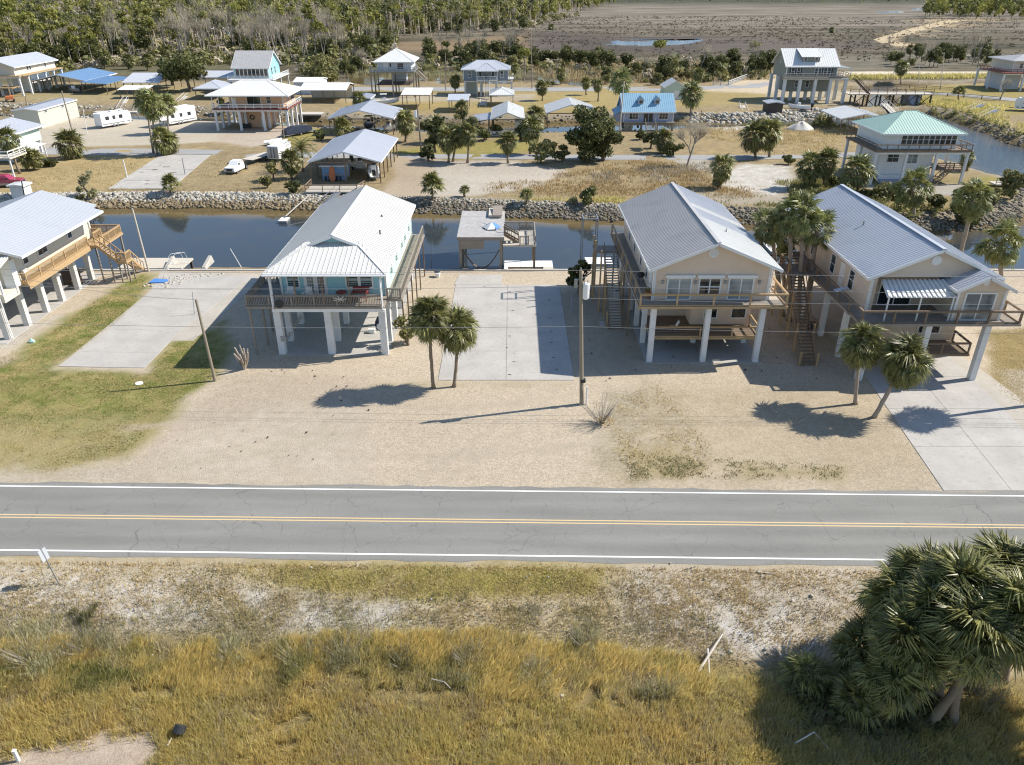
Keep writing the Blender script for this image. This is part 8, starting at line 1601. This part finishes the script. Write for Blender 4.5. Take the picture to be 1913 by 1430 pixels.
# road sign seen from behind, tilted
g = G(110, 1090, -.02); g.z = float(ground_z(g.x, g.y)); t = thing('road_sign', 'leaning metal road sign seen from behind on the sandy verge', 'sign', g); top = g + Vector((-.42, .15, 2.35))
MB().beam(g, top, .06, .05).build('sign_post', 'metal_grey', t); c = g.lerp(top, .84); U = (top - g).normalized() * .36; Wd = Vector((.07, .22, 0)); nn = U.cross(Wd).normalized() * .008
MB().add([c - U - Wd - nn, c - U + Wd - nn, c + U + Wd - nn, c + U - Wd - nn, c - U - Wd + nn, c - U + Wd + nn, c + U + Wd + nn, c + U - Wd + nn], [(3, 2, 1, 0), (4, 5, 6, 7), (0, 1, 5, 4), (1, 2, 6, 5), (2, 3, 7, 6), (3, 0, 4, 7)]).build('sign_plate', 'roof_pale', t)
g = G(36, 1424, -.85); t = thing('marker_post', 'square white marker post in the marsh grass', 'post', g); MB().box(g.x - .06, g.x + .06, g.y - .06, g.y + .06, g.z, g.z + .75).build('shaft', 'white_paint', t, bevel=.01); MB().box(g.x - .075, g.x + .075, g.y - .075, g.y + .075, g.z + .75, g.z + .8).build('cap', 'white_paint', t)
g = G(337, 1372, -.8); t = thing('culvert_pipe', 'dark open pipe end lying in the marsh grass', 'pipe', g); m = MB().tube([g + Vector((-.02, -.1, .2)), g + Vector((.06, .16, .42))], .27, 14); m.build('pipe', 'dark_metal', t)
def log(label, pts, r, mat='driftwood', g='bleached driftwood on the verge'):
    P = []
    for x, y, dz in pts: v = G(x, y, -.35); v.z = float(ground_z(v.x, v.y)) + dz; P.append(v)
    return tag(MB().tube(P, [r * lerp(1, .55, i / (len(P) - 1)) for i in range(len(P))], 7).build('driftwood', mat), label, 'driftwood', g)
log('thick bleached log lying in the sand left of the palm clump', [(1305, 1248, .15), (1330, 1215, .35), (1350, 1186, .3)], .075); log('thin bleached branch crossing the thick log', [(1322, 1212, .35), (1326, 1245, .2), (1329, 1272, .05)], .06); log('short white stick on the upper sand of the verge', [(1413, 1079, .06), (1445, 1082, .06)], .05); log('forked pale twig in the marsh weeds', [(806, 1264, .4), (830, 1272, .45), (842, 1278, .2)], .03, 'driftwood'); log('crooked grey branch beside the palm clump', [(1470, 1215, .1), (1478, 1190, .4), (1500, 1170, .5)], .04)
log('pale broken branch in front of the palm clump shadow', [(1485, 1385, .3), (1520, 1372, .6), (1550, 1395, .3)], .04); log('bleached branch at the right edge of the verge', [(1500, 1222, .1), (1540, 1180, .3)], .03); log('small pale board in the marsh grass near the dark pipe', [(310, 1385, .25), (318, 1372, .3)], .05)
def litter(name, pxs, s, mat, seed):
    P = np.array([tuple(G(x, y, -.3)) for x, y in pxs]); P[:, 2] = ground_z(P[:, 0], P[:, 1]) + .08; rocks(name, P, s * (.6 + .8 * np.random.default_rng(seed).random(len(P))), mat, seed)
litter('shell_litter', [(RNG.uniform(-20, 1700), RNG.uniform(1060, 1230)) for _ in range(150)], .06, 'rock_pale', 3); litter('shell_litter', [(1432, 1205), (1436, 1212), (1366, 1208), (1034, 1293), (1050, 1288), (425, 1190), (1515, 1120), (180, 1186), (48, 1075), (1650, 1290), (1530, 1290), (1560, 1300)], .1, 'rock_pale', 4)
litter('gravel_debris', [(RNG.uniform(330, 700), RNG.uniform(690, 890)) for _ in range(30)] + [(RNG.uniform(1100, 1560), RNG.uniform(600, 720)) for _ in range(46)], .07, 'dark_wood', 5)
for i, (x, y) in enumerate([(905, 535), (952, 545), (958, 580), (952, 628), (947, 650), (1030, 620), (1030, 640), (1034, 668), (1040, 690), (952, 700), (960, 676), (1028, 595), (1026, 560)]): g = G(x, y, .06); MB().box(g.x - .12, g.x + .12, g.y - .05, g.y + .05, .046, .06).build('pad_bolt', 'dark_metal', bpy.data.objects['boathouse_apron'])
t = thing('lawn_toy', 'small pale green toy on the left lawn', 'toy', G(60, 640)); g = G(60, 640); MB().loft([[(g.x + r_ * math.cos(a), g.y + r_ * .6 * math.sin(a), z) for a in np.linspace(0, 6.28, 9)[:-1]] for r_, z in ((.3, 0), (.34, .15), (.15, .3), (.05, .42))]).build('shell', 'mint_wall', t)
g = G(260, 717); tag(MB().disc((g.x, g.y, .03), (0, 0, 1), .32, .06, 16).build('manhole_cover', 'white_paint'), 'round white utility cover in the left lawn', 'cover')
t = thing('bucket', 'white bucket with a dark lid on the gravel between teal house and boathouse', 'bucket', G(818, 518)); g = G(818, 518); MB().tube([(g.x, g.y, 0), (g.x, g.y, .5)], [.25, .32], 12).build('pail', 'gel_white', t); MB().disc((g.x - .1, g.y + .2, .56), (0, 0, 1), .34, .08, 12).build('lid', 'dark_metal', t)
t = thing('step_ladder', 'white steel ladder frame standing on the gravel left of the deck stairs', 'ladder', (6.3, 71.5, 0)); m = MB()
for x in (6.0, 7.1): m.beam((x, 71.2, 0), (x, 72.4, 1.9), .06)
for i in range(5): m.beam((6.0, 71.4 + .22 * i, .3 + .35 * i), (7.1, 71.4 + .22 * i, .3 + .35 * i), .05)
m.build('frame', 'metal_grey', t)
for lab, x, y, mt, lid in (('grey wheeled bin in the gap between the two tan houses', 26.0, 72.5, 'metal_grey', 'dark_metal'), ('dark wheeled bin under the stairs of the right tan house', 28.6, 66.5, 'dark_metal', 'dark_metal'), ('dark wheeled bin under the tan house by its left pillars', 13.4, 71, 'dark_metal', 'metal_grey')):
    t = thing('wheeled_bin', lab, 'bin', (x, y, 0), 0, 'bins by the houses'); MB().add([(x - .25, y - .28, .08), (x + .25, y - .28, .08), (x + .25, y + .28, .08), (x - .25, y + .28, .08), (x - .31, y - .36, 1.0), (x + .31, y - .36, 1.0), (x + .31, y + .36, 1.0), (x - .31, y + .36, 1.0)], [(3, 2, 1, 0), (4, 5, 6, 7), (0, 1, 5, 4), (1, 2, 6, 5), (2, 3, 7, 6), (3, 0, 4, 7)]).build('body', mt, t)
    MB().box(x - .33, x + .33, y - .38, y + .38, 1.0, 1.07).build('lid', lid, t); MB().tube([(x - .3, y + .3, .12), (x + .3, y + .3, .12)], .12, 10).build('wheel', 'black_rubber', t)
t = thing('gas_tank', 'pale round gas tank on the gravel between the two tan houses', 'gas tank', (25.2, 74.5, 0)); MB().loft([[(25.2 + x_, 74.5 + r_ * math.cos(a), .5 + r_ * math.sin(a)) for a in np.linspace(0, 6.28, 13)[:-1]] for x_, r_ in ((-.8, .05), (-.7, .28), (-.5, .38), (.5, .38), (.7, .28), (.8, .05))]).build('tank', 'gel_white', t, smooth=True); [MB().box(25.2 + s - .05, 25.2 + s + .05, 74.25, 74.75, 0, .2).build('foot', 'metal_grey', t) for s in (-.45, .45)]
for lab, x, y in (('white air conditioner on a stand at the left side of the tan house', 11.2, 75.2), ('white air conditioner on the ground beside the right tan house', 40.2, 68)):
    t = thing('air_conditioner', lab, 'air conditioner', (x, y, 0)); MB().box(x - .4, x + .4, y - .4, y + .4, .1, .95).build('cabinet', 'pale_wall', t, bevel=.03); MB().disc((x, y, .97), (0, 0, 1), .32, .04, 16).build('fan_grille', 'dark_metal', t)
t = thing('car_ramp_boards', 'stack of pale boards lying on the gravel under the tan house stairs', 'board stack', (9.4, 69.5, 0)); [MB().box(8.6, 9.1, 68 + .2 * i, 68.16 + .2 * i, .02, .07 + .03 * (i % 2)).build('board', 'pale_wood', t) for i in range(6)]
for i, (x, y) in enumerate([(262, 322), (285, 318), (292, 330), (305, 336), (280, 338), (318, 312), (338, 300), (300, 308), (322, 322), (270, 344)]):
    g = G(x, y, .14); a = i * .7; MB().beam(g, g + Vector((math.cos(a), math.sin(a) * .6, .05)) * (.7 + .3 * (i % 3)), .07, .06).build('debris_stick', 'dark_wood' if i % 2 else 'pale_bark', bpy.data.objects['old_house_slab'])
